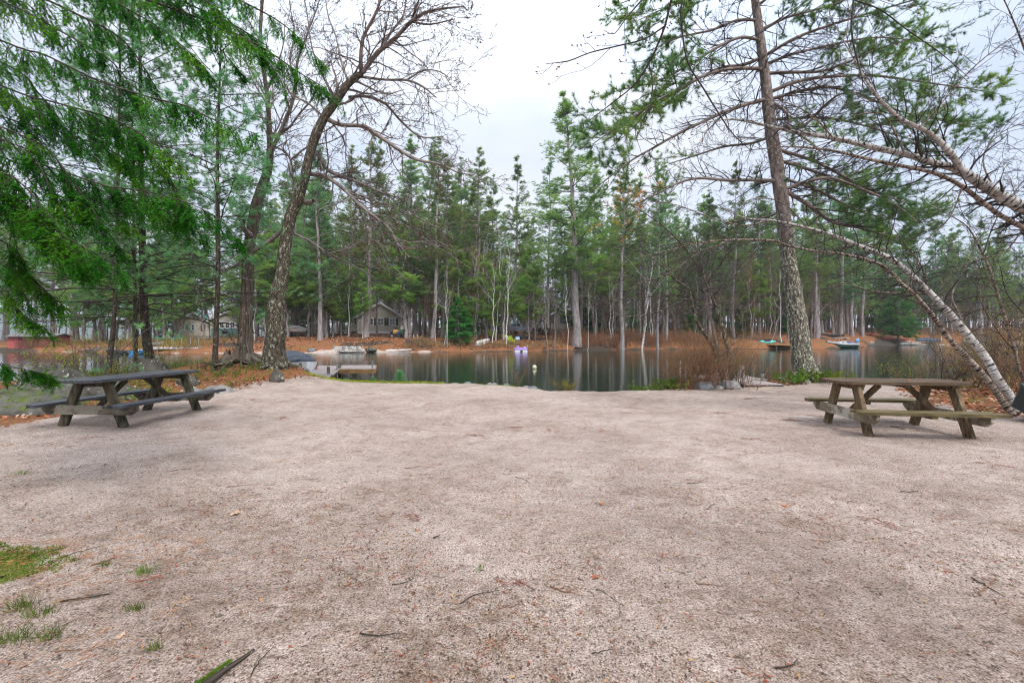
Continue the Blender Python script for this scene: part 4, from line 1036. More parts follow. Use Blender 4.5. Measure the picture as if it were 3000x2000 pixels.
# big birch limb reaching in from beyond the right edge
def big_birch():
    rg = np.random.default_rng(105); Y = 6.9
    tr = MB(); br = MB(); PS, RS = [], []
    B = path([(3560, 1260, 110, 7.1), (3540, 1160, 96, 7.1), (3470, 1000, 84, 7.1), (3340, 850, 72, 7.0), (3180, 720, 64), (3060, 640, 58), (2980, 600, 54), (2918, 566, 50), (2860, 528, 46), (2820, 503, 42), (2790, 490, 36), (2745, 480, 31), (2700, 466, 29), (2657, 452, 27), (2580, 437, 24),
              (2510, 420, 21), (2441, 404, 19), (2390, 396, 17), (2333, 388, 14), (2231, 365, 10), (2142, 350, 6), (2060, 360, 3)], Y, .6)
    q = limb(tr, sink(B, d=.2), 16, .04, 0, .09, rg); a, b = segs(q[len(q)*2//5:], .35); PS.append(a); RS.append(b)
    for l, dY, mt in [([(2812, 490, 30), (2795, 462, 28), (2774, 438, 26), (2740, 402, 23), (2690, 372, 20), (2650, 356, 18), (2610, 325, 16), (2576, 290, 14), (2550, 255, 11), (2525, 215, 8), (2500, 170, 6), (2460, 100, 4), (2430, 40, 3)], -.6, 0),
                      ([(3240, 790, 26), (3120, 730, 25), (3000, 668, 24), (2918, 622, 22), (2820, 547, 20), (2740, 508, 17), (2650, 488, 15), (2560, 470, 13), (2470, 448, 11), (2400, 436, 9), (2300, 430, 6), (2200, 440, 3)], 0, 1),
                      ([(2500, 170, 4), (2480, 100, 3.5), (2500, 0, 3), (2510, -60, 2)], 0, 1), ([(2650, 450, 8), (2600, 350, 6), (2560, 330, 5), (2500, 340, 3)], -.4, 1),
                      ([(2441, 404, 8), (2380, 340, 6), (2300, 300, 4), (2200, 290, 2)], -.4, 1), ([(2918, 566, 10), (2880, 470, 7), (2920, 400, 5), (2990, 360, 3)], .3, 1),
                      ([(2700, 372, 8), (2760, 300, 6), (2850, 200, 5), (2950, 120, 4), (3050, 60, 3)], -.4, 1), ([(3060, 640, 20), (3080, 420, 14), (3020, 200, 10), (2960, 40, 6), (2900, -80, 3)], -.4, 1),
                      ([(2820, 545, 7), (2780, 640, 5), (2700, 720, 4), (2680, 800, 2)], .2, 1), ([(3000, 668, 8), (2940, 740, 6), (2860, 760, 4), (2780, 800, 2)], .2, 1)]:
        q = limb(br, path(l, Y+.2, dY), 9, .05, mt, .1, rg); a, b = segs(q, .35); PS.append(a); RS.append(b)
    birch_twigs(br, np.concatenate(PS), np.concatenate(RS), rg, .6, 4, -.03, 2)
    near_tree('birch_tree', (B[0, 0], B[0, 1], gz(B[0, 0], B[0, 1])), 'thick white birch reaching in high from beyond the right edge', 'birch tree',
              [('trunk', tr, [M['birch']], True), ('branches', br, [M['birch'], M['birch_dark'], M['twig_dark']], True)])
big_birch()
# slim dark stems by the shore at far right
def side_stems():
    rg = np.random.default_rng(106); Y = 10.5
    for lab, l, l2 in [('thin dark stemmed tree rising behind the foot of the leaning birches',
               [(3010, 1150, 16), (2993, 1100, 15), (2980, 1048, 15), (2961, 987, 14), (2939, 914, 13), (2922, 860, 12), (2898, 786, 11), (2877, 740, 9), (2842, 674, 7), (2800, 640, 5), (2720, 600, 3)],
               [[(2925, 865, 6), (2850, 870, 5), (2780, 890, 4), (2700, 940, 2)], [(2880, 745, 6), (2920, 640, 5), (2990, 540, 4), (3060, 460, 2)], [(2950, 950, 6), (3020, 850, 5), (3080, 780, 3)], [(2898, 790, 5), (2800, 780, 4), (2700, 800, 2)]]),
              ('crooked dark sapling at the right edge behind the tub',
               [(3030, 1170, 12), (2980, 1060, 10), (2990, 960, 9), (3020, 860, 7), (3010, 760, 6), (2990, 640, 5), (2960, 520, 3)],
               [[(2985, 1040, 5), (2930, 980, 4), (2880, 900, 3), (2860, 850, 2)], [(3000, 920, 5), (2950, 860, 4), (2930, 780, 3)]])]:
        tr = MB(); br = MB(); T = path(l, Y, .4); q = limb(tr, sink(T), 9, .05, 0, .12, rg); PS, RS = [], []
        a, b = segs(q[len(q)//4:], .5); PS.append(a); RS.append(b)
        for x in l2: q = limb(br, path(x, Y+.1, rg.uniform(-.8, .8)), 6, .05, 0, .15, rg); a, b = segs(q, .5); PS.append(a); RS.append(b)
        C = birch_twigs(br, np.concatenate(PS), np.concatenate(RS), rg, .7, 3, .0, 1)
        b_, t_ = along(C[::3], 1, .6, 1, rg); leaves(br, b_, nrm(rg.normal(size=b_.shape)), .03, 2, rg)
        near_tree('bare_tree', (T[0, 0], T[0, 1], gz(T[0, 0], T[0, 1])), lab, 'bare tree', [('trunk', tr, [M['birch_dark']], True), ('branches', br, [M['dark_bark'], M['twig_dark'], M['leaf_yellow']], True)])
        Y -= 1.2
side_stems()

# the lichened dead stems in the twiggy shrub
def dead_clump():
    rg = np.random.default_rng(107); Y = 13.6
    stems = [([(2142, 1128, 17), (2140, 1090, 16), (2136, 1039, 16), (2124, 990, 15), (2116, 958, 14), (2103, 915, 13), (2085, 867, 11), (2070, 832, 9), (2056, 790, 7), (2050, 740, 5), (2040, 690, 3)], 0),
             ([(2128, 1128, 14), (2112, 1060, 14), (2097, 1000, 13), (2088, 950, 13), (2074, 906, 12), (2064, 850, 11), (2058, 800, 9), (2045, 740, 6), (2020, 690, 3)], .5),
             ([(2120, 1128, 14), (2100, 1050, 14), (2080, 1000, 14), (2055, 965, 13), (2041, 938, 12), (2030, 900, 10), (2024, 870, 9), (2016, 843, 8), (1985, 825, 7), (1960, 800, 6), (1930, 770, 4), (1880, 740, 2)], -.4)]
    br = MB(); PS, RS = [], []; parts = []
    for l, dY in stems:
        tr = MB(); q = limb(tr, sink(path(l, Y, dY)), 10, .08, 0, .1, rg); a, b = segs(q[len(q)//2:], .35); PS.append(a); RS.append(b)
        parts.append(('stem', tr, [M['oak_bark'] if dY != .5 else M['pine_upper']], True))
    for l in [[(2022, 875, 7), (1990, 885, 6), (1940, 910, 5), (1880, 925, 4), (1800, 925, 2)], [(2024, 870, 6), (1970, 865, 5), (1900, 870, 4), (1770, 882, 2)],
              [(2085, 867, 6), (2130, 830, 5), (2180, 780, 4), (2230, 740, 2)], [(2058, 800, 6), (2000, 720, 5), (1940, 660, 4), (1850, 600, 2)], [(2070, 832, 6), (2120, 760, 5), (2150, 690, 3)], [(2016, 843, 5), (1960, 870, 4), (1900, 830, 2)]]:
        q = limb(br, path(l, Y, rg.uniform(-.6, .6)), 6, .05, 0, .15, rg); a, b = segs(q, .35); PS.append(a); RS.append(b)
    birch_twigs(br, np.concatenate(PS), np.concatenate(RS), rg, .9, 5, -.12, 1)
    x, y, z = P(2130, 1128, Y)
    near_tree('leaning_dead_tree', (x, y, gz(x, y)), 'three lichened half dead stems leaning left out of the twiggy brown shrub', 'dead tree', parts+[('branches', br, [M['oak_bark'], M['twig']], True)])
dead_clump()

# dark budding twigs hanging in from above
def overhang():
    rg = np.random.default_rng(108); br = MB(); PS, RS = [], []; Y = 3.4
    L = [[(2300, -900, 30), (2150, -500, 22), (2010, -120, 12), (1967, 0, 9), (1948, 77, 8), (1925, 135, 7), (1900, 187, 7), (1857, 250, 5), (1790, 305, 4), (1728, 352, 2)],
         [(2150, -500, 16), (2040, -150, 9), (1999, 0, 7), (1996, 64, 7), (2014, 180, 6), (2058, 255, 6), (2105, 332, 5), (2150, 396, 4), (2210, 450, 2)],
         [(1948, 77, 6), (1887, 115, 5), (1810, 135, 5), (1728, 155, 4), (1663, 180, 4), (1600, 187, 2)],
         [(2400, -400, 12), (2490, -150, 9), (2500, 0, 8), (2494, 64, 8), (2500, 130, 7), (2519, 204, 5), (2530, 260, 3)],
         [(1900, 187, 5), (1912, 240, 5), (1900, 310, 4), (1850, 380, 3), (1790, 430, 2)],
         [(2010, -120, 7), (1900, -20, 6), (1830, 60, 4), (1800, 100, 3), (1770, 90, 2)],
         [(2500, 0, 6), (2580, 30, 5), (2660, 90, 5), (2760, 160, 4), (2840, 230, 2)]]
    for i, l in enumerate(L):
        q = limb(br, path(l, Y, rg.uniform(-.3, .3)), 7, .05, 0, .06, rg); a, b = segs(q[np.abs(q[:, 0]) < 5], .25); PS.append(a); RS.append(b)
    PP, RR = np.concatenate(PS), np.concatenate(RS)
    k = PP[:, 0, 2] < 4.6; PP, RR = PP[k], RR[k]
    A, Ar = spawn(PP, RR, 2, .1, 1, (50, 12), n=7, Labs=(.30, .1), shape=0, wob=.12, trop=(0, 0, .03), rs=.4, rmin=.0022, rg=rg); tubes(br, A, Ar, 5, 1)
    B, Br = spawn(A, Ar, 2, .3, 1, (45, 12), (.4, .15), 5, .15, (0, 0, .05), .6, .0018, rg=rg); tubes(br, B, Br, 4, 1)
    b, t = along(B, 1, .93, 1, rg); b2, t2 = along(A, 1, .95, 1, rg)
    q = np.stack([np.vstack([b, b2])+np.vstack([t, t2])*s for s in (0, .008, .016)], 1); tubes(br, q, np.array([[.003, .0055, .002]])*np.ones((len(q), 1)), 5, 2)
    # trunk of the tree behind the camera that carries them
    tr = MB(); T = np.array([[4.2, -1.5, -.2, .17], [4.1, -1.4, 1.5, .14], [3.7, -.6, 3.6, .12], [3.2, .8, 5.2, .09], [2.6, 2.4, 5.6, .06], [2.15, 3.3, 5.2, .035]])
    limb(tr, T, 12, .05, rg=rg)
    near_tree('budding_tree', (4.2, -1.5, gz(4.2, -1.5)), 'dark bare branches with small buds hanging in at the top, right of the open sky', 'budding tree',
              [('trunk', tr, [M['dark_bark']], True), ('branches', br, [M['twig_dark'], M['twig_dark'], M['bud']], True)])
overhang()

# hemlock boughs across the upper left
def hemlock():
    rg = np.random.default_rng(109); br = MB(); nd = MB()
    boughs = [
     ([(0, 118, 9), (128, 160, 8), (287, 236, 8), (446, 287, 7), (549, 312, 6), (638, 357, 4), (753, 392, 2)], 4.3, .55, 1),
     ([(0, 459, 9), (128, 485, 8), (261, 529, 7), (357, 561, 5), (470, 610, 4), (610, 690, 2)], 3.9, .5, 1),
     ([(60, -140, 12), (250, -60, 10), (400, -10, 9), (600, 60, 8), (760, 135, 6), (880, 215, 4), (1000, 285, 2)], 4.8, .6, 1),
     ([(0, 250, 9), (160, 300, 8), (330, 350, 7), (470, 430, 5), (560, 520, 3)], 4.1, .55, 1),
     ([(0, 560, 9), (90, 610, 8), (170, 680, 6), (280, 740, 4), (350, 775, 2)], 3.6, .5, 1.3),
     ([(0, -60, 10), (200, 30, 9), (350, 110, 7), (430, 210, 5), (460, 270, 3)], 4.4, .55, 1),
     ([(0, 370, 9), (130, 430, 8), (220, 540, 6), (290, 640, 4), (360, 740, 2)], 3.7, .5, 1.2),
     ([(-20, 690, 9), (60, 770, 8), (110, 830, 6), (190, 900, 3)], 3.6, .42, 1.3),
     ([(-40, 830, 8), (20, 880, 6), (80, 930, 4), (130, 960, 2)], 3.7, .35, 1.2),
     ([(100, -200, 10), (350, -140, 9), (560, -60, 8), (720, 10, 6), (840, 80, 4), (950, 190, 2)], 5.0, .55, 1),
     ([(0, -20, 7), (90, 20, 6), (170, 100, 5), (270, 190, 3)], 4.8, .45, .8),
     ([(0, 180, 8), (110, 270, 7), (190, 370, 5), (240, 440, 3)], 4.5, .5, .8),
     ([(300, 545, 5), (420, 560, 5), (540, 590, 4), (640, 640, 3), (700, 700, 2)], 4.0, .35, 1),
     ([(250, 330, 6), (380, 400, 6), (480, 500, 5), (540, 600, 3), (560, 650, 2)], 4.2, .45, 1),
     ([(-60, 480, 9), (40, 520, 8), (120, 600, 6), (190, 700, 4), (250, 800, 2)], 3.5, .45, 1.4),
     ([(450, -80, 7), (600, 0, 6), (700, 90, 5), (800, 200, 4), (850, 290, 2)], 4.9, .45, .9),
     ([(200, -100, 7), (330, 0, 6), (480, 90, 5), (600, 200, 4), (640, 260, 2)], 4.6, .5, .9),
     ([(-60, 1060, 6), (10, 1072, 5), (90, 1085, 4), (160, 1105, 2)], 3.7, .22, 1.3),
    ]
    more = []
    for pts, Y, L, dn in boughs[1:17:2]+boughs[4:8:2]:
        ox, oy = rg.uniform(-70, 40), rg.uniform(25, 75); more.append(([(a+ox*(.4+.6*i/len(pts))-i*14, b+oy+rg.uniform(-12, 12), c*.8) for i, (a, b, c) in enumerate(pts[:-1])], Y+rg.uniform(-.2, .7), L*.85, dn*.8))
    for pts, Y, L, dn in boughs+more:
        x0 = pts[0][0]; pts = [(x0-600, pts[0][1]-260*(pts[0][1] < 800), pts[0][2]*1.8)]+pts if x0 < 250 else pts
        q = limb(br, path(pts, Y, rg.uniform(-.5, .6)), 7, .05, 0, .08, rg)
        q = q[q[:, 0] > PX(-160, Y)]
        s = np.r_[0, np.cumsum(np.linalg.norm(np.diff(q[:, :3], axis=0), axis=1))]
        n = int(s[-1]/.036*dn); t = np.sort(rg.uniform(0, s[-1], n))
        b = np.c_[np.interp(t, s, q[:, 0]), np.interp(t, s, q[:, 1]), np.interp(t, s, q[:, 2])]
        tg = nrm(np.gradient(q[:, :3], axis=0)); T = np.c_[np.interp(t, s, tg[:, 0]), np.interp(t, s, tg[:, 1]), np.interp(t, s, tg[:, 2])]
        side = nrm(np.cross(T, [0, 0, 1]))*rg.choice([-1, 1], n)[:, None]
        d = nrm(T*.55+side*rg.uniform(.15, .8, (n, 1))+np.array([0, 0, -1])*rg.uniform(.2, 1.1, (n, 1))+rg.normal(0, .12, (n, 3)))
        ln = L*(1-.62*(t/s[-1])**1.5)*rg.uniform(.35, 1.15, n)
        m = 8; pp = [b]; cur = b; dd = d
        for k in range(m-1):
            dd = nrm(dd+rg.normal(0, .06, (n, 3))+np.array([0.02, 0, -.17])); cur = cur+dd*(ln/(m-1))[:, None]; pp.append(cur)
        S = np.stack(pp, 1); Sr = np.ones((n, 1))*np.linspace(.0042, .0012, m)[None]; tubes(br, S, Sr, 3, 1)
        U, Ur = spawn(S, Sr, 11, .05, .97, (46, 8), n=4, Labs=(.105, .035), shape=.35, wob=.05, trop=(0, 0, -.08), rs=.6, rmin=.0011, rg=rg); 
        tubes(br, U[::2], Ur[::2], 3, 1)
        # flat needles in two ranks along every twig
        for X, K in ((U, 15), (S, 34)):
            bb, tt = along(X, K, .05, 1, rg); sd = nrm(np.cross(tt, rg.normal(0, .35, tt.shape)+np.array([0, -.3, 1])))*rg.choice([-1, 1], len(bb))[:, None]
            dr = nrm(sd+tt*.55); w = nrm(np.cross(dr, np.array([0, -.3, 1.])+rg.normal(0, .4, dr.shape)))*.0042
            lnn = rg.uniform(.016, .026, (len(bb), 1))
            v = np.stack([bb-w, bb+w, bb+dr*lnn], 1).reshape(-1, 3); nd.add(v, np.arange(len(v)).reshape(-1, 3), 0, np.repeat(bb, 3, axis=0))
    tr = MB(); limb(tr, np.array([[-6.6, 3.9, -.3, .26], [-6.6, 3.9, .5, .21], [-6.55, 3.95, 3, .18], [-6.5, 4, 6, .12], [-6.5, 4, 9, .05]]), 12, .05, rg=rg)
    near_tree('hemlock_tree', (-6.6, 3.9, gz(-6.6, 3.9)), 'hemlock with drooping deep green boughs filling the upper left', 'hemlock tree',
              [('trunk', tr, [M['dark_bark']], True), ('branches', br, [M['dark_bark'], M['twig_dark']], True), ('needles', nd, [M['hemlock']], False)])
    print('hemlock needles', nd.n//3)
hemlock()
# ------------------------------------------------------------------ picnic tables
def woodmat(name, a, b, wet=.55, sc3=(1, 1, 1), lo=.35, hi=.62, blotch=None):
    m, t, o = newmat(name)
    v = coords(t, 'Object', sc3); n = tnoise(t, v, 9, 6, .65, .3); n2 = tnoise(t, coords(t, 'Object'), 3.0, 4, .6)
    c = ramp(t, n, [(lo, a), (hi, b)])
    if blotch: c = mixc(t, ramp(t, n2, [(.48, (0, 0, 0)), (.56, (1, 1, 1))]), c, blotch)
    else: c = mixc(t, .6, c, ramp(t, n2, [(.35, (.55, .55, .55)), (.65, (1.2, 1.2, 1.2))]), 'MULTIPLY')
    principled(t, o, c, wet+.15, n, .5, .006, spec=.2); return m
def picnic_table(x, y, rz, L, s, hz, bz, label, top_m, bench_m, leg_m, beam_m, foot=.55, half_w=.37, bench_y=.72):
    e = empty('picnic_table', (x, y, gz(x, y)-.01), rz, label, 'picnic table', 'picnic tables on the sand')
    th = .045; bw = half_w*2/5
    tp = MB()
    for k in range(5):
        yc = -half_w+bw*(k+.5); c = .16; w2 = bw/2-.004
        lo, hi = -L/2, L/2
        if k == 0: poly = [(lo+c, yc-w2), (hi-c, yc-w2), (hi, yc+w2), (lo, yc+w2)]
        elif k == 4: poly = [(lo, yc-w2), (hi, yc-w2), (hi-c, yc+w2), (lo+c, yc+w2)]
        else: poly = [(lo, yc-w2), (hi, yc-w2), (hi, yc+w2), (lo, yc+w2)]
        dz = .002*(k % 2)
        prism(tp, poly, hz-th+dz, hz+dz)
    tp.build('table_top', [top_m], e)
    for sg in (-1, 1):
        b = MB(); bw2 = .145
        for k in range(2):
            yc = sg*(bench_y+(k-.5)*bw2); w2 = bw2/2-.004; out_ = (k == 1) == (sg > 0); c = .14
            lo, hi = -L/2, L/2
            if out_:
                a = yc-w2; d = yc+w2
                poly = [(lo+c, a), (hi-c, a), (hi, d), (lo, d)] if sg < 0 else [(lo, a), (hi, a), (hi-c, d), (lo+c, d)]
            else: poly = [(lo, yc-w2), (hi, yc-w2), (hi, yc+w2), (lo, yc+w2)]
            prism(b, poly, bz-th, bz)
        for xx in (-s*.0, ): box(b, (0, sg*bench_y, bz-th-.021), (.09, .25, .04), 0, None, .004)
        b.build('bench', [bench_m], e)
    for sx in (-1, 1):
        xx = sx*s/2
        for sy in (-1, 1):
            l = MB(); bar(l, (xx, sy*foot, -.02), (xx, sy*.235, hz-th-.002), .145, .065, 0, up=(1, 0, 0)); l.build('leg', [leg_m], e)
        cb = MB(); by = bench_y+.125; xo = xx+sx*.055; h = .15; z0 = bz-th-.003
        prof = [(-by, z0), (-by, z0-h*.45), (-by+.11, z0-h), (by-.11, z0-h), (by, z0-h*.45), (by, z0)]
        Mx = np.array([[0, 0, 1, 0], [1, 0, 0, 0], [0, 1, 0, 0]], float)
        prism(cb, prof, xo-.024, xo+.024, 0, Mx); cb.build('cross_beam', [beam_m], e)
        tb = MB(); y2 = half_w-.02; z0 = hz-th-.003; xo = xx-sx*.055
        prism(tb, [(-y2, z0), (-y2+.05, z0-.09), (y2-.05, z0-.09), (y2, z0)], xo-.02, xo+.02, 0, Mx); tb.build('top_cleat', [leg_m], e)
        br = MB(); bar(br, (xx-sx*.01, 0, bz-.16), (sx*.20, 0, hz-th-.03), .085, .045, 0, up=(0, 1, 0)); br.build('brace', [leg_m], e)
    box_ = MB(); box(box_, (0, 0, hz-th-.022), (.09, half_w*1.8, .04), 0, None, .004); box_.build('middle_cleat', [leg_m], e)
    return e
wt_r = woodmat('right_table_top', (.045, .027, .016), (.15, .10, .062), .40, (.25, 3, 1)); wb_r = woodmat('right_bench', (.06, .045, .02), (.19, .15, .07), .35, (.25, 3, 1))
wl_r = woodmat('right_table_legs', (.065, .042, .022), (.22, .155, .09), .6, (2, 2, .4)); wc_r = woodmat('right_cross_beam', (.13, .10, .065), (.24, .20, .14), .6, (2, .5, 2), blotch=(.40, .37, .32))
wt_l = woodmat('left_table_top', (.032, .032, .036), (.105, .105, .115), .33, (.25, 3, 1)); wb_l = woodmat('left_bench', (.028, .030, .036), (.095, .10, .115), .36, (.25, 3, 1))
wl_l = woodmat('left_table_legs', (.028, .024, .015), (.115, .10, .065), .6, (2, 2, .4)); wc_l = woodmat('left_cross_beam', (.055, .048, .035), (.15, .135, .10), .6, (2, .5, 2), blotch=(.22, .20, .16))
picnic_table(6.13, 7.33, R(-6.5), 1.95, 1.38, .80, .405, 'weathered brown picnic table on the sand by the leaning birches', wt_r, wb_r, wl_r, wc_r)
picnic_table(-6.95, 8.42, R(86.2), 2.42, 1.62, .795, .40, 'dark grey picnic table beside the mossy boulders', wt_l, wb_l, wl_l, wc_l)

# ------------------------------------------------------------------ rocks
def rockmat(name, a, b, moss=None, amt=.5, lichen=(.36, .38, .32)):
    m, t, o = newmat(name)
    v = coords(t, 'Object'); n = tnoise(t, v, 2.6, 7, .65); n2 = tnoise(t, v, 7, 5, .6); c = ramp(t, n, [(.35, a), (.65, b)])
    c = mixc(t, ramp(t, n2, [(.60, (0, 0, 0)), (.64, (1, 1, 1))]), c, lichen)
    if moss:
        g = N(t, 'ShaderNodeNewGeometry'); s = N(t, 'ShaderNodeSeparateXYZ'); t.links.new(g.outputs['Normal'], s.inputs[0])
        a_ = N(t, 'ShaderNodeMath', operation='MULTIPLY_ADD'); a_.inputs[1].default_value = .42; t.links.new(s.outputs['Z'], a_.inputs[0]); t.links.new(n2, a_.inputs[2])
        mr = N(t, 'ShaderNodeMapRange'); mr.inputs[1].default_value = amt+.28; mr.inputs[2].default_value = amt+.38; t.links.new(a_.outputs[0], mr.inputs[0])
        mc = ramp(t, tnoise(t, v, 22, 4, .7), [(.35, (.025, .04, .01)), (.6, (.095, .12, .022))]); c = mixc(t, mr.outputs[0], c, mc)
    principled(t, o, c, .85, n2, .6, .02, spec=.2); return m
RM = rockmat('mossy_boulder', (.030, .028, .023), (.13, .12, .10), (1, 1, 1), .57); RG = rockmat('grey_rock', (.10, .095, .09), (.30, .28, .265), None); RB = rockmat('blue_grey_rock', (.07, .075, .08), (.20, .21, .22), (1, 1, 1), .80)
RP = rockmat('pale_rock', (.24, .22, .20), (.50, .46, .42), None, lichen=(.45, .40, .34))
def rock(px, py, Y, w, h, mat, label, seed, dp=1.0, group=None, rz=0, name='boulder', zoff=None, sub=28):
    """px,py = middle of its visible foot; w,h in metres"""
    x = PX(px, Y); z = (EYE-(py-HY)/F*Y)-h if zoff is None else zoff   # py = row of its top
    mb = rock_mb((w/2, w/2*dp, h*.62), seed, sub); o = mb.build(name, [mat], None, True, (x, Y, z+h*.38)); o.rotation_euler = (0, 0, rz)
    tag(o, label, 'rock', group); return o
rock(40, 1140, 9.35, 2.9, .85, RM, 'long low mossy boulder at the left edge behind the left table', 1, .6, rz=.15, sub=44)
rock(165, 1084, 11.3, 2.3, 1.0, RM, 'broad grey boulder with a mossy top behind the low mossy one', 2, .55, rz=-.1, sub=44)
rock(150, 1077, 13.6, 1.5, .5, RM, 'flat dark boulder at the water topped with moss and needles', 12, .6, rz=.2, sub=36)
rock(436, 1043, 14.4, 1.25, 1.0, RM, 'upright lichened boulder behind the far end of the left table', 3, .7, sub=40)
rock(335, 1113, 11.6, 1.6, .75, RM, 'half buried grey boulder showing under the left table top', 4, .6, sub=36)
rock(395, 1153, 10.9, .62, .36, RM, 'small mossy rock seen between the left table legs', 5, .8)
rock(552, 1092, 13.0, .6, .5, RM, 'grey rock just past the far end of the left table', 6, .8)
rock(636, 1128, 12.0, .85, .42, RG, 'flat pale rock at the sand edge by the left bench end', 7, .6, rz=.3)
rock(566, 1134, 11.9, .5, .3, RG, 'low rock by the far foot of the left table', 17, .6, rz=.3)
rock(812, 1082, 13.4, .42, .42, RM, 'rounded mossy rock at the foot of the leaning oak', 8, .8)
rock(2064, 1114, 12.9, .50, .36, RB, 'dark pointed rock in front of the twiggy shrub', 9, .7)
rock(2138, 1112, 13.0, .58, .32, RG, 'pale rounded rock right of the dark pointed rock', 10, .7)
rock(2105, 1129, 12.9, .34, .14, RG, 'small flat rock between the two bigger ones by the shrub', 15, .7)
rock(2363, 1112, 14.0, .3, .2, RG, 'small pale rock at the mossy foot of the huge pine', 11, .8)
for i, (px, s_) in enumerate([(1262, .22), (1275, .16), (1302, .20), (1334, .26), (1369, .26), (1388, .16), (1397, .28), (1410, .24), (1424, .22), (1440, .46), (1457, .28), (1481, .30), (1542, .24), (1558, .32), (1575, .18)]):
    yn = np.interp(PX(px, 14), NEAR[:, 0], NEAR[:, 1])-.03
    x = PX(px, yn); w_ = s_*1.15; h = s_*(.75 if px != 1440 else .8)*.8
    mb = rock_mb((w_/2, w_/2*.8, h*.6), 30+i, 14); o = mb.build('shore_rock', [RB if i % 3 else RG], None, True, (x, yn, gz(x, yn)+h*.0))
    tag(o, 'small grey rock in the row along the edge of the sand', 'rock', 'rocks along the sand edge')

# the rough stone wall on the far bank
k = 0; rg = np.random.default_rng(5)
for row in range(3):
    for px in np.arange(975+row*3, 1066-row*4, 5.6):
        Y = 51.0+row*.35; p = px+rg.uniform(-1.5, 1.5); x = PX(p, Y); s_ = rg.uniform(.28, .44)
        mb = rock_mb((s_*.7, s_*.5, s_*.42), 60+k, 10, .12); o = mb.build('wall_stone', [RP if rg.random() < .7 else RG], None, True, (x, Y, -.18+row*.21)); k += 1
        tag(o, 'pale stone in the rough wall along the far waterline', 'rock', 'stones of the far bank wall')
rock(915, 1031, 51.2, 1.1, .45, RB, 'single bluish rock on the far shore left of the stone wall', 90, .7, zoff=-.3)
rock(1088, 1030, 52.3, 1.3, .55, RM, 'dark mossy rock on the far shore right of the stone wall', 91, .7, zoff=-.3)
for i, px in enumerate(list(np.arange(2640, 2700, 6.5))+list(np.arange(2700, 2790, 9))):
    Y = np.interp(PX(px, 93), FAR[:, 0], FAR[:, 1])+.6; x = PX(px, Y); s_ = rg.uniform(.5, .85)
    mb = rock_mb((s_*.7, s_*.5, s_*.45), 130+i, 10, .12); o = mb.build('shore_stone', [RP], None, True, (x, Y, -.1)); tag(o, 'pale stone at the waterline below the red kayaks', 'rock', 'stones below the red kayaks')

# hollow stump leaning on the maple
def stump():
    rg = np.random.default_rng(9); x, y, z = P(672, 1062, 14.9); z = gz(x, y)
    e = empty('hollow_stump', (x, y, z), 0, 'broken hollow stump against the foot of the maple', 'stump')
    mb = MB(); n = 22; a = np.linspace(0, 2*np.pi, n, endpoint=False)
    secs = []
    for t, h in enumerate(np.linspace(-.15, 1, 9)):
        r = (.36-.13*max(h, 0))*(1+.12*np.sin(3*a+1)+.07*np.sin(7*a+t*.4)+rg.normal(0, .02, n))
        top = .38+.42*np.clip(np.cos(a-.5), 0, 1)+.10*np.sin(5*a)+.06*np.sin(11*a)
        zz = h*top if h > 0 else np.full(n, h)
        secs.append(np.c_[r*np.cos(a)+.16*max(h, 0), r*np.sin(a), zz])
    inner = [np.c_[s[:, 0]*.78+.02, s[:, 1]*.78, s[:, 2]-.02] for s in secs[::-1]]
    loft(mb, secs+inner[:-2], 0); mb.build('shell', [M['maple_bark']], e)
    rt = MB()
    for k in range(16):
        a0 = rg.uniform(3.3, 6.6); L = rg.uniform(.5, 1.3); d = np.array([math.cos(a0), math.sin(a0)])
        pts = []
        for t_ in np.linspace(.1, 1, 5):
            xx = .3+d[0]*t_*L+rg.normal(0, .05); yy = d[1]*t_*L+rg.normal(0, .05)
            pts.append([xx, yy, max(gz(x+xx, y+yy)-z+.04+.10*(1-t_)+rg.uniform(0, .10), -.4), .035*(1.1-t_*.8)])
        limb(rt, np.array(pts), 6, .1, 0, .08, rg)
    rt.build('roots', [M['maple_bark']], e)
stump()

# ------------------------------------------------------------------ docks on this shore
deckm = woodmat('dock_boards', (.20, .165, .15), (.37, .32, .30), .7, (6, .4, 1)); deckg = woodmat('grey_dock_boards', (.13, .12, .11), (.27, .25, .235), .6, (6, .4, 1)); fascia = woodmat('dock_side_board', (.22, .12, .05), (.42, .25, .11), .6, (.5, 1, 3))
galv = plain('galvanised_post', (.36, .37, .38), .45, .6); woodpost = woodmat('post_wood', (.08, .07, .06), (.22, .19, .165), .8, (2, 2, .4))
def deck(mb, quad, z, n, gap=.012, th=.035, mat=0):
    """boards laid across a quad (a,b,c,d): a->b is the near edge, d->c the far edge; boards run from a->b side by side towards the far edge"""
    a, b, c, d = [np.array(q, float) for q in quad]
    for k in range(n):
        t0 = k/n; t1 = (k+1)/n-gap/max(np.linalg.norm(d-a), .1)
        q = [a+(d-a)*t0, b+(c-b)*t0, b+(c-b)*t1, a+(d-a)*t1]
        prism(mb, q, z-th, z, mat)
def post(e, x, y, z0, z1, r=.045, mat=None, name='post', sides=10):
    mb = MB(); cyl(mb, (x, y, z0), (x, y, z1), r, r, sides); return mb.build(name, [mat or woodpost], e)
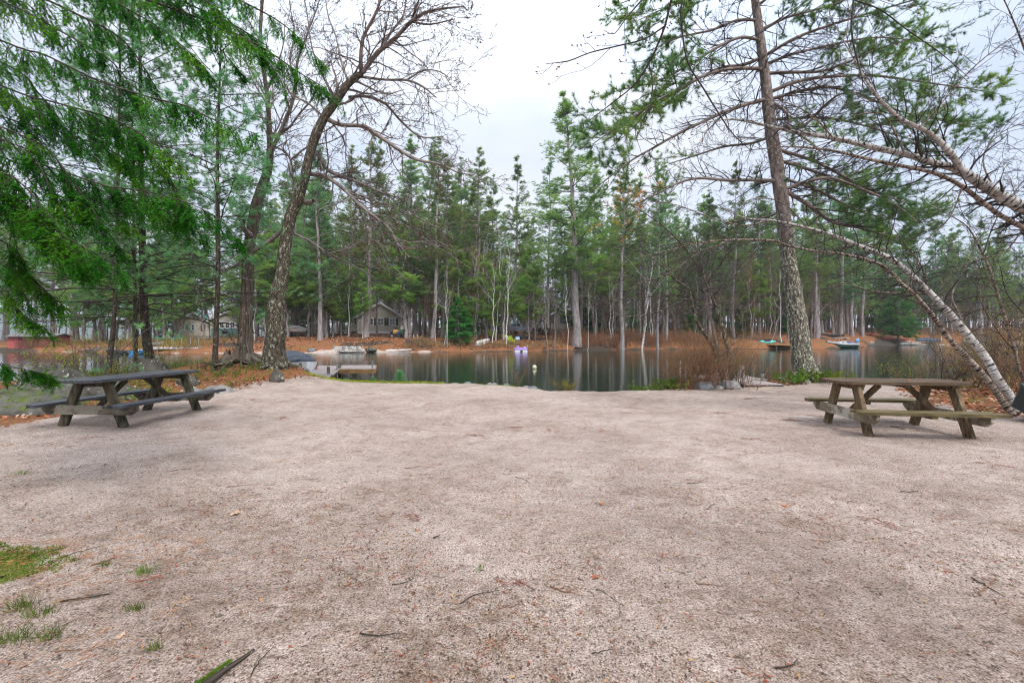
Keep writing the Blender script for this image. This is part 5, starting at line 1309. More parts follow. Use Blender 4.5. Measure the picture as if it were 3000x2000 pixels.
def left_dock():
    e = empty('dock', (-8.3, 18, WATER), 0, 'wooden dock with ramp and orange side boards beyond the leaning oak', 'dock')
    lx, ly, lz = 8.3, -18, -WATER
    def o(q): return [(p[0]+lx, p[1]+ly) for p in q]
    m = MB(); deck(m, o([(-8.3, 18.1), (-7.1, 18.1), (-8.7, 23.6), (-10.0, 23.6)]), -.02-WATER-.0, 34); m.build('deck', [deckm], e)
    m = MB(); deck(m, o([(-8.0, 20.7), (-6.25, 20.7), (-7.0, 23.4), (-8.72, 23.4)]), .02-WATER, 18); m.build('side_deck', [deckm], e)
    m = MB(); bar(m, (-8.05+lx, 20.66+ly, -.09+lz), (-6.23+lx, 20.66+ly, -.09+lz), .2, .04, 0, up=(0, 1, 0)); bar(m, (-6.22+lx, 20.66+ly, -.09+lz), (-6.97+lx, 23.4+ly, -.09+lz), .04, .2, 0, up=(0, 0, 1))
    bar(m, (-8.3+lx, 18.05+ly, -.12+lz), (-7.1+lx, 18.05+ly, -.12+lz), .16, .04, 0, up=(0, 1, 0)); m.build('side_board', [fascia], e)
    m = MB(); n = 14
    for k in range(n):
        t0, t1 = k/n, (k+.93)/n; a0 = np.array([-6.9, 14.9, .05]); b0 = np.array([-6.1, 15.0, .05]); d0 = np.array([-8.25, 18.12, 0.0]); c0 = np.array([-7.15, 18.12, 0.0])
        q = [a0+(d0-a0)*t0, b0+(c0-b0)*t0, b0+(c0-b0)*t1, a0+(d0-a0)*t1]; q = [p+[lx, ly, lz] for p in q]
        v = np.array(q+[p-[0, 0, .03] for p in q]); m.add(v, [[0, 1, 2, 3], [7, 6, 5, 4], [0, 4, 5, 1], [1, 5, 6, 2], [2, 6, 7, 3], [3, 7, 4, 0]])
    m.build('ramp', [deckg], e)
    for (px, y0, Y, mt, r) in [(880, 1063, 18.2, woodpost, .06), (898, 1058, 22.5, woodpost, .05), (905, 1062, 23.2, galv, .03), (962, 1074, 18.3, woodpost, .06), (988, 1068, 20.6, galv, .035), (995, 1060, 21.2, woodpost, .07), (1091, 1056, 20.7, galv, .035), (1078, 1090, 22.9, galv, .03), (1030, 1090, 20.8, galv, .03)]:
        x, y, z = P(px, y0, Y); post(e, x+lx, y+ly, lz-1.1, z+lz, r, mt)
left_dock()
def right_dock():
    e = empty('dock', (8.3, 17, WATER), 0, 'weathered dock half hidden behind the twiggy brown shrub', 'dock'); lx, ly, lz = -8.3, -17, -WATER
    m = MB(); deck(m, [(-1.1, -.6), (.9, -.6), (.95, 1.4), (-1.4, 1.4)], .30, 14); m.build('deck', [deckm], e)
    m = MB(); bar(m, (-1.1, -.63, .2), (.9, -.63, .2), .2, .04, 0, up=(0, 1, 0)); m.build('side_board', [deckm], e)
    pale = plain('painted_post', (.5, .5, .5), .6)
    for (px, y0, Y, r) in [(2102, 1053, 16.6, .09), (2132, 1062, 16.9, .035), (2170, 1071, 16.0, .13), (1993, 1056, 16.6, .03), (2010, 1075, 17.6, .04)]:
        x, y, z = P(px, y0, Y); post(e, x+lx, y+ly, -1.0, z+lz, r, pale, sides=12)
right_dock()
def ramp_boards():
    x, y, z = P(2205, 1122, 13.9); z = gz(x, y)
    e = empty('wooden_ramp', (x, y, z), 0, 'pale wooden ramp running down to the water left of the huge pine', 'ramp')
    m = MB(); n = 9
    for k in range(n):
        t0, t1 = k/n, (k+.94)/n; a0 = np.array([-.45, -.5, .07]); b0 = np.array([.62, -.5, .07]); d0 = np.array([-.5, 1.5, .12]); c0 = np.array([.02, 1.5, .12])
        q = [a0+(d0-a0)*t0, b0+(c0-b0)*t0, b0+(c0-b0)*t1, a0+(d0-a0)*t1]
        v = np.array(q+[p-[0, 0, .04] for p in q]); m.add(v, [[0, 1, 2, 3], [7, 6, 5, 4], [0, 4, 5, 1], [1, 5, 6, 2], [2, 6, 7, 3], [3, 7, 4, 0]])
    m.build('boards', [deckm], e)
    m = MB(); bar(m, (-.5, -.5, .02), (-.55, 1.5, .07), .05, .1); bar(m, (.64, -.5, .02), (.06, 1.5, .07), .05, .1); m.build('stringer', [deckg], e)
ramp_boards()
x, y, z = P(2234, 1118, 14.6)
e = empty('dock_post', (x, y, WATER), 0, 'galvanised post with a black cap standing in the water left of the huge pine', 'post')
post(e, 0, 0, -.5, P(0, 1092, 14.6)[2]-WATER, .05, galv, 'pipe', 14)
m = MB(); n0 = P(0, 1092, 14.6)[2]-WATER; t = np.linspace(0, 1, 5); tubes(m, np.c_[t*0, t*0, n0+.09*t], .065*np.sqrt(1-t**2*.9), 14, cap=True); m.build('cap', [plain('black_rubber', (.02, .02, .022), .4)], e)
# slab of plank lying at the water's edge
e = empty('plank_step', (PX(1760, 13.0), 13.0, gz(PX(1760, 13), 13.0)-.03), 0, 'flat grey plank platform at the edge of the sand', 'platform')
m = MB(); deck(m, [(-.34, -.2), (.34, -.2), (.24, .5), (-.32, .5)], .08, 5, th=.04); m.build('boards', [deckg], e)
m = MB(); bar(m, (-.26, -.2, .02), (-.24, .5, .02), .05, .05); bar(m, (.26, -.2, .02), (.18, .5, .02), .05, .05); m.build('bearer', [deckg], e)

# ------------------------------------------------------------------ boats
def hull(mb, L, W, H, rise=.18, n=15, mat=0, flat=.35, stern=.8, rake=.0, th=.025, z0=0.0, pointy=1.0, sheerw=.12):
    """open hull along +x (bow at +x): outer skin, inner skin and a rolled rim"""
    secs_o, secs_i = [], []
    for k in range(n):
        t = k/(n-1); x = -L/2+L*t
        w = W/2*min(1, (stern+(1-stern)*min(1, t/.35)))*(1-max(0, (t-.55)/.45)**(2.0*pointy))+.012
        top = H+rise*max(0, t-.4)**2/.36; keel = z0+(H*.75)*max(0, (t-.8)/.2)**2
        pr = []
        for a in np.linspace(-1, 1, 13):
            yy = w*np.sign(a)*min(1, abs(a)/.62)**.8*(flat+(1-flat)*abs(a)**.7+ (1-flat)*0) if abs(a) < .62 else w*np.sign(a)*(1-sheerw+sheerw*(abs(a)-.62)/.38)
            zz = keel+(top-keel)*max(0, (abs(a)-.35)/.65)**1.3
            pr.append((x+rake*(zz-z0)*t, yy, zz))
        pr = np.array(pr); secs_o.append(pr)
        q = pr.copy(); q[:, 1] *= max(0, 1-th*2/max(w, .05)); q[:, 2] += th; q[0, 2] -= th; q[-1, 2] -= th; secs_i.append(q)
    loft(mb, np.array(secs_o)[:, ::-1], mat, False); loft(mb, np.array(secs_i), mat, False)
    o = np.array(secs_o); i_ = np.array(secs_i)
    for s in (0, -1): loft(mb, np.stack([o[:, s], i_[:, s]], 1), mat, False)
    v = np.vstack([o[0]]); mb.add(v, np.array([list(range(13))]), mat); mb.add(i_[0]+[th, 0, 0], np.array([list(range(13))][::-1]), mat)
    return o
def at(px, py, Y): return tuple(P(px, py, Y))
white_p = plain('white_hull', (.68, .69, .70), .35); green_p = plain('dark_green_hull', (.018, .06, .045), .3); blackp = plain('black_plastic', (.02, .021, .024), .4)
redp = plain('red_plastic', (.55, .035, .03), .4); bluep = plain('blue_tarp', (.03, .09, .17), .6); alu = plain('aluminium', (.50, .52, .54), .35, .7); glassm = plain('dark_window_glass', (.03, .04, .05), .08, spec=.8)
yellowp = plain('lime_yellow_plastic', (.55, .75, .02), .5)

# covered motorboat behind the oak
x, y, z = at(868, 1095, 20.6)
e = empty('covered_boat', (x-.6, y+1.0, WATER-.12), R(-52), 'white boat with red stripe under a dark cover, moored behind the oak', 'boat')
m = MB(); hull(m, 4.6, 1.8, .75, .12, 15, 0); m.build('hull', [white_p], e)
m = MB(); 
for s in (-1, 1): 
    q = []
    for k in range(12):
        t = k/11*.8; xx = -2.3+4.6*t; w_ = .9*min(1, .8+.2*min(1, t/.35))*(1-max(0, (t-.55)/.45)**2)+.012
        q.append([(xx, s*(w_*.985+.012), .40), (xx, s*(w_+.016), .56)])
    loft(m, q, 0, False)
m.build('stripe', [redp], e)
m = MB(); secs = []
for t in np.linspace(0, 1, 11):
    xx = -2.32+3.9*t; w_ = .92*min(1, .8+.2*min(1, t/.35))*(1-max(0, (t-.62)/.45)**2)
    hh = .30+.42*math.sin(math.pi*min(1, t*1.15+.12))**.8
    a = np.linspace(0, np.pi, 11); secs.append(np.c_[np.full(11, xx), -np.cos(a)*w_, .74+np.sin(a)**.7*hh*.75])
loft(m, secs, 0, True); m.build('cover', [noisy('boat_cover', (.02, .025, .035), (.06, .07, .09), 3, .8, bump=.4)], e, True)

# fishing boat with outboard at the right bay
x, y, z = at(2462, 1019, 72)
e = empty('motorboat', (x, y, WATER-.1), R(184), 'dark green and white motorboat with a blue outboard on the far right shore', 'boat')
m = MB(); hull(m, 4.9, 1.95, .85, .45, 17, 0, stern=.88); m.build('hull', [green_p], e)
m = MB()
for s in (-1, 1):
    q = []
    for k in range(14):
        t = k/13*.97; xx = -2.45+4.9*t; w_ = .975*min(1, .88+.12*min(1, t/.35))*(1-max(0, (t-.55)/.45)**2)+.03; top = .85+.45*max(0, t-.4)**2/.36
        q.append([(xx, s*(w_*1.0), top-.20), (xx, s*(w_+.02), top+.03)])
    loft(m, q, 0, False)
m.build('white_gunwale', [white_p], e)
m = MB(); box(m, (-.9, -.35, .75), (.5, .5, .9), 0, None, .04); box(m, (.5, .45, .72), (.5, .5, .8), 0, None, .04); m.build('console', [white_p], e)
m = MB()
for cx in (-.9, .6):
    for s in (-1, 1):
        bar(m, (cx, s*.42, 1.2), (cx-.12, s*.42, 1.62), .03, .03)
    bar(m, (cx-.12, -.42, 1.62), (cx-.12, .42, 1.62), .03, .03); bar(m, (cx, -.42, 1.2), (cx, .42, 1.2), .03, .03)
m.build('windscreen_frame', [alu], e)
m = MB(); box(m, (-1.5, .3, .95), (.55, .6, .3), 0, None, .05); box(m, (-.1, -.3, .95), (.5, .5, .35), 0, None, .05); m.build('seat', [plain('blue_seat', (.08, .16, .42), .6)], e)
def outboard(e, x, z, s=1.0, cm=None):
    m = MB(); secs = []
    for t in np.linspace(0, 1, 7):
        r = (.16+.06*math.sin(math.pi*min(1, t*1.1)))*s*(1 if t < .95 else .75); a = np.linspace(0, 2*np.pi, 12, endpoint=False)
        secs.append(np.c_[x-.12*s*t+r*1.35*np.cos(a), r*np.sin(a), np.full(12, z+.30*s+t*.62*s)])
    loft(m, secs); m.build('motor_cowl', [cm], e, True)
    m = MB(); box(m, (x-.02, 0, z+.0), (.2*s, .12*s, .75*s), 0, None, .02); box(m, (x-.06, 0, z-.42*s), (.42*s, .06*s, .08*s), 0, None, .01); m.build('motor_leg', [cm], e)
outboard(e, -2.75, .55, 1.15, plain('blue_outboard', (.17, .30, .50), .35))
m = MB(); cyl(m, (-2.3, .8, .8), (-2.3, .8, 2.0), .015, .01, 6); m.build('light_pole', [alu], e)

# purple and white pedal boat
x, y, z = at(1525, 1029, 55)
e = empty('pedal_boat', (x, y, WATER-.05), R(8), 'purple and white pedal boat on the water by the far bank', 'pedal boat')
def rounded(mb, cx, cy, z0, z1, lx, ly, r, top=.9, mat=0, n=6):
    a = np.linspace(0, 2*np.pi, 24, endpoint=False); secs = []
    for t in np.linspace(0, 1, n):
        k = 1-(1-top)*t**2; xx = np.sign(np.cos(a))*np.abs(np.cos(a))**.45*lx/2*k+cx; yy = np.sign(np.sin(a))*np.abs(np.sin(a))**.45*ly/2*k+cy
        secs.append(np.c_[xx, yy, np.full(24, z0+(z1-z0)*t)])
    loft(mb, secs, mat)
m = MB(); rounded(m, 0, -.42, 0, .26, 1.55, .5, .1); rounded(m, 0, .42, 0, .26, 1.55, .5, .1); m.build('float', [white_p], e)
pur = plain('purple_deck', (.42, .27, .66), .45)
m = MB(); rounded(m, 0, 0, .262, .50, 1.6, 1.38, .1, .96); m.build('deck', [pur], e)
m = MB(); box(m, (-.35, -.3, .62), (.15, .5, .28), 0, None, .04); box(m, (-.35, .3, .62), (.15, .5, .28), 0, None, .04); box(m, (.5, 0, .56), (.3, .4, .16), 0, None, .04); m.build('seat', [pur], e)
m = MB(); box(m, (0, -.70, .14), (.3, .02, .14), 0, None, .004); m.build('paddle_well', [blackp], e)

# buoy
x, y, z = at(1566, 1078, 26)
e = empty('mooring_buoy', (x, y, WATER), R(30), 'small cream and yellow mooring buoy floating in the lake', 'buoy')
m = MB(); t = np.linspace(-1, 1, 11); tubes(m, np.c_[t*0, t*0, .08+t*.14], .12*np.sqrt(np.clip(1-t**2, .003, 1)), 16); m.build('float', [plain('cream_buoy', (.72, .66, .42), .4)], e, True)
m = MB(); cyl(m, (0, 0, .2), (.07, 0, .30), .02, .02, 8); m.build('ring', [blackp], e)

# upturned white canoe and kayaks
def canoe(px, py, Y, L, W, H, mat, label, rz, tilt=(0, 0), flip=False, name='canoe', cat='canoe', group=None, dz=0.0):
    x, y, _ = at(px, py, Y); e = empty(name, (x, y, gz(x, y)+dz), rz, label, cat, group); e.rotation_euler = (tilt[0]+(math.pi if flip else 0), tilt[1], rz)
    m = MB(); n = 15; o_ = []; i_ = []
    for k in range(n):
        t = k/(n-1); u = abs(2*t-1); w_ = W/2*(1-u**2.2)+.01; top = H*(1+.28*u**3); a = np.linspace(-1, 1, 11)
        pr = np.c_[np.full(11, -L/2+L*t), w_*np.sin(a*np.pi/2), top*(1-np.cos(a*np.pi/2)**.9)+H*.25*u**4]; o_.append(pr); q = pr*[1, .95, 1]+[0, 0, .02]; i_.append(q)
    o_ = np.array(o_); i_ = np.array(i_); loft(m, o_[:, ::-1], 0, False); loft(m, i_, 0, False)
    for s in (0, -1): loft(m, np.stack([o_[:, s], i_[:, s]], 1), 0, False)
    m.build('hull', [mat], e, True)
    m = MB(); box(m, (-.2*L, 0, H*.8), (.09, W*.80, .03), 0, None, .004); box(m, (.2*L, 0, H*.8), (.09, W*.80, .03), 0, None, .004); m.build('thwart', [woodpost], e); return e
canoe(1415, 1007, 58.5, 4.2, .95, .45, white_p, 'white canoe lying upturned on the far bank slope', R(68), (R(12), R(-6)), True, dz=.5)
canoe(492, 1020, 58, 3.3, .85, .4, plain('green_canoe', (.02, .22, .13), .4), 'green canoe on the white jetty across the water at left', R(2), dz=.28)
def kayak(px, py, Y, L, mat, label, rz, group=None, W=.75, H=.36, tilt=0.0):
    x, y, _ = at(px, py, Y); e = empty('kayak', (x, y, gz(x, y)+.02), rz, label, 'kayak', group); e.rotation_euler = (tilt, 0, rz)
    m = MB(); secs = []
    for t in np.linspace(0, 1, 15):
        u = abs(2*t-1); w_ = W/2*(1-u**2.3)+.012; h = H*(1-.25*u**2); a = np.linspace(0, 2*np.pi, 14, endpoint=False)
        secs.append(np.c_[np.full(14, -L/2+L*t), w_*np.cos(a), h/2+h/2*np.sin(a)*(.7 if False else 1)+.10*u**3])
    loft(m, secs); m.build('hull', [mat], e, True)
    m = MB(); a = np.linspace(0, 2*np.pi, 17); tubes(m, np.c_[.48*np.cos(a), .22*np.sin(a), H+.0*a], np.full(17, .03), 6); a = a[:-1]
    m.add(np.c_[.48*np.cos(a), .22*np.sin(a), np.full(16, H+.004)], [list(range(16))]); m.build('cockpit', [blackp], e)
kayak(2547, 970, 100, 1.3*2.2, redp, 'short red kayak under the trees, first red boat from the left', R(75))
kayak(2602, 977, 97.2, 3.2, plain('faded_red_plastic', (.60, .08, .09), .45), 'longer faded red kayak below the broad spruce', R(4))
kayak(2644, 974, 98.6, 2.8, redp, 'red kayak half behind the broad spruce trunk', R(-8))
kayak(2249, 985, 69.5, 2.2, plain('turquoise_plastic', (.10, .62, .58), .4), 'turquoise kayak tipped on the bank behind the huge pine', R(-40), tilt=.5)
x, y, z = at(2720, 981, 99)
e = empty('tarped_boat', (x, y, gz(x, y)), R(-3), 'long low boat under a dark blue tarp at the right', 'boat')
m = MB(); secs = []
for t in np.linspace(0, 1, 15):
    u = 2*t-1; a = np.linspace(0, np.pi, 12); hh = (.75-.35*abs(u)**2)*(1+.06*math.sin(t*25)); w_ = .95*(1-abs(u)**3)+.06
    secs.append(np.c_[np.full(12, u*2.7), -np.cos(a)*w_, np.sin(a)**.75*hh])
loft(m, secs); m.build('tarp', [noisy('blue_tarp_cloth', (.015, .04, .08), (.04, .11, .19), 3, .6, bump=.5)], e, True)
m = MB()
for u in (-1.6, 0, 1.6): a = np.linspace(0, np.pi, 14); hh = .76-.35*(u/2.7)**2; tubes(m, np.c_[np.full(14, u), -np.cos(a)*.98*(1-abs(u/2.7)**3), np.sin(a)**.75*(hh+.03)], np.full(14, .02), 5)
m.build('rope', [plain('pale_rope', (.5, .48, .42), .8)], e)

# rowing boat and white plank beside the right bay
x, y, z = at(2435, 982, 82)
e = empty('rowing_boat', (x, y, gz(x, y)+.05), R(175), 'dark rowing boat pulled up behind the motorboat', 'boat')
m = MB(); hull(m, 4.0, 1.3, .45, .15); m.build('hull', [plain('dark_boat', (.05, .055, .07), .5)], e); m = MB(); box(m, (0, 0, .34), (.25, 1.1, .04), 0, None, .004); m.build('seat', [white_p], e)
x, y, z = at(2458, 980, 78.5)
e = empty('jetty_section', (x, y, gz(x, y)+.25), R(-2), 'white jetty section lying on the bank behind the motorboat', 'jetty'); m = MB(); deck(m, [(-1.6, -.4), (1.6, -.4), (1.6, .4), (-1.6, .4)], .12, 6); m.build('boards', [white_p], e)
m = MB(); box(m, (-1, 0, -.07), (.1, .7, .3), 0, None, .01); box(m, (1, 0, -.07), (.1, .7, .3), 0, None, .01); m.build('support', [woodpost], e)
x, y, z = at(2300, 1012, 66.5)
e = empty('low_dock', (x, y, WATER), R(3), 'low weathered dock left of the huge pine on the far shore', 'dock'); m = MB(); deck(m, [(-1.8, -.5), (2.2, -.5), (2.2, 1.6), (-1.8, 1.6)], .62, 10); m.build('boards', [fascia], e)
for a, b in ((-1.5, -.3), (2, -.3), (2, 1.3), (-1.5, 1.3)): post(e, a, b, -.6, .58, .07)
x, y, z = at(2722, 1004, 97)
e = empty('low_dock', (x, y, WATER), R(0), 'dark low dock at the waterline right of the kayaks', 'dock'); m = MB(); deck(m, [(-2.6, -.6), (2.6, -.6), (2.6, 1.6), (-2.6, 1.6)], .6, 10); m.build('boards', [woodpost], e)
for a, b in ((-2.4, -.4), (2.4, -.4), (2.5, 1.3), (-2.4, 1.3)): post(e, a, b, -.6, .57, .09)
post(e, 2.6, 0, -.6, 1.9, .06, white_p, 'mast')

# long white jetty with poles, left
x, y, z = at(520, 1024, 51.5)
e = empty('jetty', (x, y, WATER), R(1), 'long white jetty on thin poles across the water at left', 'jetty')
m = MB(); deck(m, [(-2.7, -.45), (2.75, -.45), (2.75, .45), (-2.7, .45)], .62, 6); box(m, (0, -.47, .50), (5.5, .04, .14), 0, None, .01); m.build('deck', [plain('whitewashed_boards', (.62, .61, .60), .6)], e)
for px, b in [(471, -.5), (494, .5), (517, -.5), (537, .5), (541, -.5), (562, .5), (567, -.5), (590, -.5)]: post(e, (px-520)/F*51.5, b, -.9, 1.72 if px not in (537, 562) else 1.45, .035, galv, 'pole')
x, y, z = at(370, 1034, 48)
e = empty('moored_boat', (x, y, WATER-.08), R(188), 'long dark boat moored across the water behind the thin dark pine', 'boat')
m = MB(); hull(m, 3.9, 1.2, .42, .18); m.build('hull', [plain('navy_boat', (.03, .04, .07), .4)], e); m = MB(); box(m, (-1.2, 0, .42), (.3, .6, .25), 0, None, .03); box(m, (.6, 0, .36), (.25, 1.0, .04), 0, None, .004); m.build('seat', [white_p], e); outboard(e, -2.1, .25, .7, white_p)
x, y, z = at(407, 1035, 47.5)
e = empty('dinghy', (x, y, WATER-.06), R(80), 'small bright blue dinghy beside the long dark boat', 'boat'); m = MB(); hull(m, 1.7, .9, .4, .1); m.build('hull', [plain('bright_blue_hull', (.03, .22, .55), .4)], e); m = MB(); box(m, (0, 0, .3), (.2, .7, .03), 0, None, .004); m.build('seat', [white_p], e)
x, y, z = at(455, 1020, 54)
e = empty('rowing_boat', (x, y, gz(x, y)), R(5), 'small grey boat on the sand left of the white jetty', 'boat'); m = MB(); hull(m, 2.0, 1.0, .42, .1); m.build('hull', [alu], e); m = MB(); box(m, (0, 0, .3), (.2, .8, .03), 0, None, .004); m.build('seat', [alu], e)
x, y, z = at(300, 1030, 51)
e = empty('jetty', (x, y, WATER), R(2), 'low grey jetty along the far shore left of the dark moored boat', 'jetty'); m = MB(); deck(m, [(-2.8, -.4), (2.0, -.4), (2.0, .4), (-2.8, .4)], .48, 6); m.build('deck', [deckm], e)
for a in (-2.6, -.4, 1.8): post(e, a, -.35, -.8, .9, .05)

# fallen white birch log
m = MB(); limb(m, np.array([[*at(1102, 1030, 53.0)[:2], -.24, .16], [*at(1140, 1030, 53.2)[:2], -.2, .15], [*at(1170, 1029, 53.4)[:2], -.14, .12], [*at(1206, 1028, 53.8)[:2], -.06, .07]]), 10, .06)
tag(m.build('fallen_log', [M['birch_far']], None, True), 'bleached fallen log lying along the far waterline', 'log')
# raft on the bank
x, y, z = at(1215, 1009, 57.5)
e = empty('swim_raft', (x, y, gz(x, y)+.02), R(-6), 'dark blue swim raft with a brown top pulled up on the bank', 'raft')
m = MB(); rounded(m, 0, 0, 0, .36, 2.2, 1.7, .1, .97); m.build('float', [plain('raft_blue', (.03, .05, .075), .5)], e)
m = MB(); deck(m, [(-1.05, -.8), (1.05, -.8), (1.05, .8), (-1.05, .8)], .42, 9, th=.05); m.build('top_boards', [noisy('brown_raft_top', (.10, .055, .035), (.20, .12, .08), 6, .8)], e)
m = MB()
for s in (-.25, .25):
    tubes(m, np.array([[s, .2, .42], [s, .2, .85], [s, .35, .95], [s, .5, .85], [s, .5, .42]]), np.full(5, .03), 6)
m.build('ladder_rail', [plain('cream_rail', (.7, .62, .52), .5)], e)

# Adirondack chairs
def chair_proto():
    e = empty('garden_chair', (0, 0, 0), 0, 'lime yellow plastic garden chair on the far bank', 'garden chair', 'lime yellow chairs on the far bank')
    m = MB()
    for k in range(5): bar(m, (.0, -.22+k*.11, .32), (-.42, -.26+k*.13, 1.02+(.05 if k in (1, 2, 3) else 0)), .02, .1, 0, up=(1, 0, 0))
    m.build('backrest', [yellowp], e)
    m = MB(); bar(m, (.42, -.0, .40), (-.05, 0, .30), .55, .03, 0, up=(1, 0, 0)); m.build('seat', [yellowp], e)
    for s in (-1, 1):
        m = MB(); box(m, (.1, s*.34, .58), (.75, .13, .03), 0, None, .005); m.build('armrest', [yellowp], e)
        m = MB(); box(m, (.38, s*.32, .28), (.1, .03, .57), 0, None, .004); m.build('leg', [yellowp], e)
        m = MB(); bar(m, (.4, s*.29, .32), (-.55, s*.29, 0), .03, .1, 0); m.build('leg', [yellowp], e)
    return e
cp = chair_proto()
for i, (px, py, Y, rz, lab) in enumerate([(1437, 982, 66, -60, 'lime yellow chair, leftmost of the chairs on the far bank'), (1448, 985, 65, -120, 'lime yellow chair just right of the leftmost one'), (1478, 983, 64, 200, 'lime yellow chair partly behind the tall white birch'),
                          (1490, 1003, 59, -30, 'lime yellow chair nearest the water beside the white birch'), (1497, 1005, 58.6, -70, 'lime yellow chair close by the one nearest the water')]):
    c = cp if i == 0 else copy_tree(cp); x, y, _ = at(px, py, Y); c.location = (x, y, gz(x, y)); c.rotation_euler = (0, 0, R(rz)); c['label'] = lab

# pickup truck
def pickup():
    x, y, _ = at(1512, 978, 75); e = empty('pickup_truck', (x, y, gz(x, y)+.12), R(187), 'silver pickup truck parked in the wood by the small cottage', 'pickup truck')
    sil = plain('silver_paint', (.24, .26, .31), .3, .4)
    def shell(mb, prof, W, ins=0.0):
        n = len(prof); a = np.array([(p[0], -W/2, p[1]) for p in prof]); b = np.array([(p[0], W/2, p[1]) for p in prof]); c = a.copy(); d = b.copy()
        mb.add(np.vstack([a, b]), np.stack([np.arange(n), (np.arange(n)+1) % n, (np.arange(n)+1) % n+n, np.arange(n)+n], 1)); mb.f.append((np.array([list(range(n))[::-1]])+mb.n-2*n, 0)); mb.f.append((np.array([list(range(n))])+mb.n-n, 0))
    m = MB(); shell(m, [(-2.6, .42), (2.55, .42), (2.65, .6), (2.6, .95), (2.45, 1.05), (1.25, 1.14), (-.75, 1.16), (-2.6, 1.14), (-2.65, .7)], 1.85); m.build('body', [sil], e)
    m = MB(); v = []
    prof = [(1.2, 1.12), (.55, 1.72), (-.55, 1.75), (-.8, 1.14)]
    for w_, k in ((.88, 0),): pass
    a = [(p[0], -(.9 if p[1] < 1.3 else .72), p[1]) for p in prof]; b = [(p[0], (.9 if p[1] < 1.3 else .72), p[1]) for p in prof]
    m.add(a+b, [[0, 1, 5, 4], [1, 2, 6, 5], [2, 3, 7, 6], [3, 2, 1, 0], [4, 5, 6, 7]]); m.build('cab', [sil], e)
    for s in (-1, 1):
        m = MB(); q = [(1.02, s*.893, 1.18), (.52, s*.765, 1.64), (.10, s*.765, 1.65), (.10, s*.893, 1.18)]; q2 = [(.04, s*.893, 1.18), (.04, s*.765, 1.65), (-.48, s*.765, 1.66), (-.62, s*.893, 1.18)]
        m.add(q, [[0, 1, 2, 3]]); m.add(q2, [[0, 1, 2, 3]]); m.build('side_window', [glassm], e)
        for xx in (-1.65, 1.7):
            w_ = MB(); cyl(w_, (xx, s*.70, .34), (xx, s*.97, .34), .38, .38, 20); o = w_.build('wheel', [blackp], e); r_ = MB(); cyl(r_, (xx, s*.972, .34), (xx, s*.985, .34), .22, .2, 12); r_.build('rim', [alu], o)
    m = MB(); m.add([(1.185, -.80, 1.16), (1.185, .80, 1.16), (.6, .66, 1.70), (.6, -.66, 1.70)], [[0, 1, 2, 3]]); m.build('windscreen', [glassm], e)
    m = MB(); box(m, (-1.7, 0, 1.145), (1.75, 1.6, .05), 0); m.build('bed', [blackp], e)
    m = MB(); box(m, (2.62, 0, .55), (.14, 1.8, .2), 0, None, .03); box(m, (-2.68, 0, .55), (.12, 1.8, .18), 0, None, .03); m.build('bumper', [alu], e)
    for s in (-.7, .7): m = MB(); box(m, (2.6, s, .86), (.1, .3, .18), 0, None, .02); m.build('headlight', [white_p], e)
    x, y, _ = at(1514, 962, 75.2)
    m = MB(); rounded(m, 0, 0, 0, .55, .9, 1.0, .1, .8); o = m.build('cargo_bundle', [noisy('tan_bundle', (.20, .10, .06), (.42, .26, .18), 4)], None, True, (x, y, gz(x, y)+1.25)); tag(o, 'tan bundle lying in the bed of the pickup', 'bundle')
pickup()
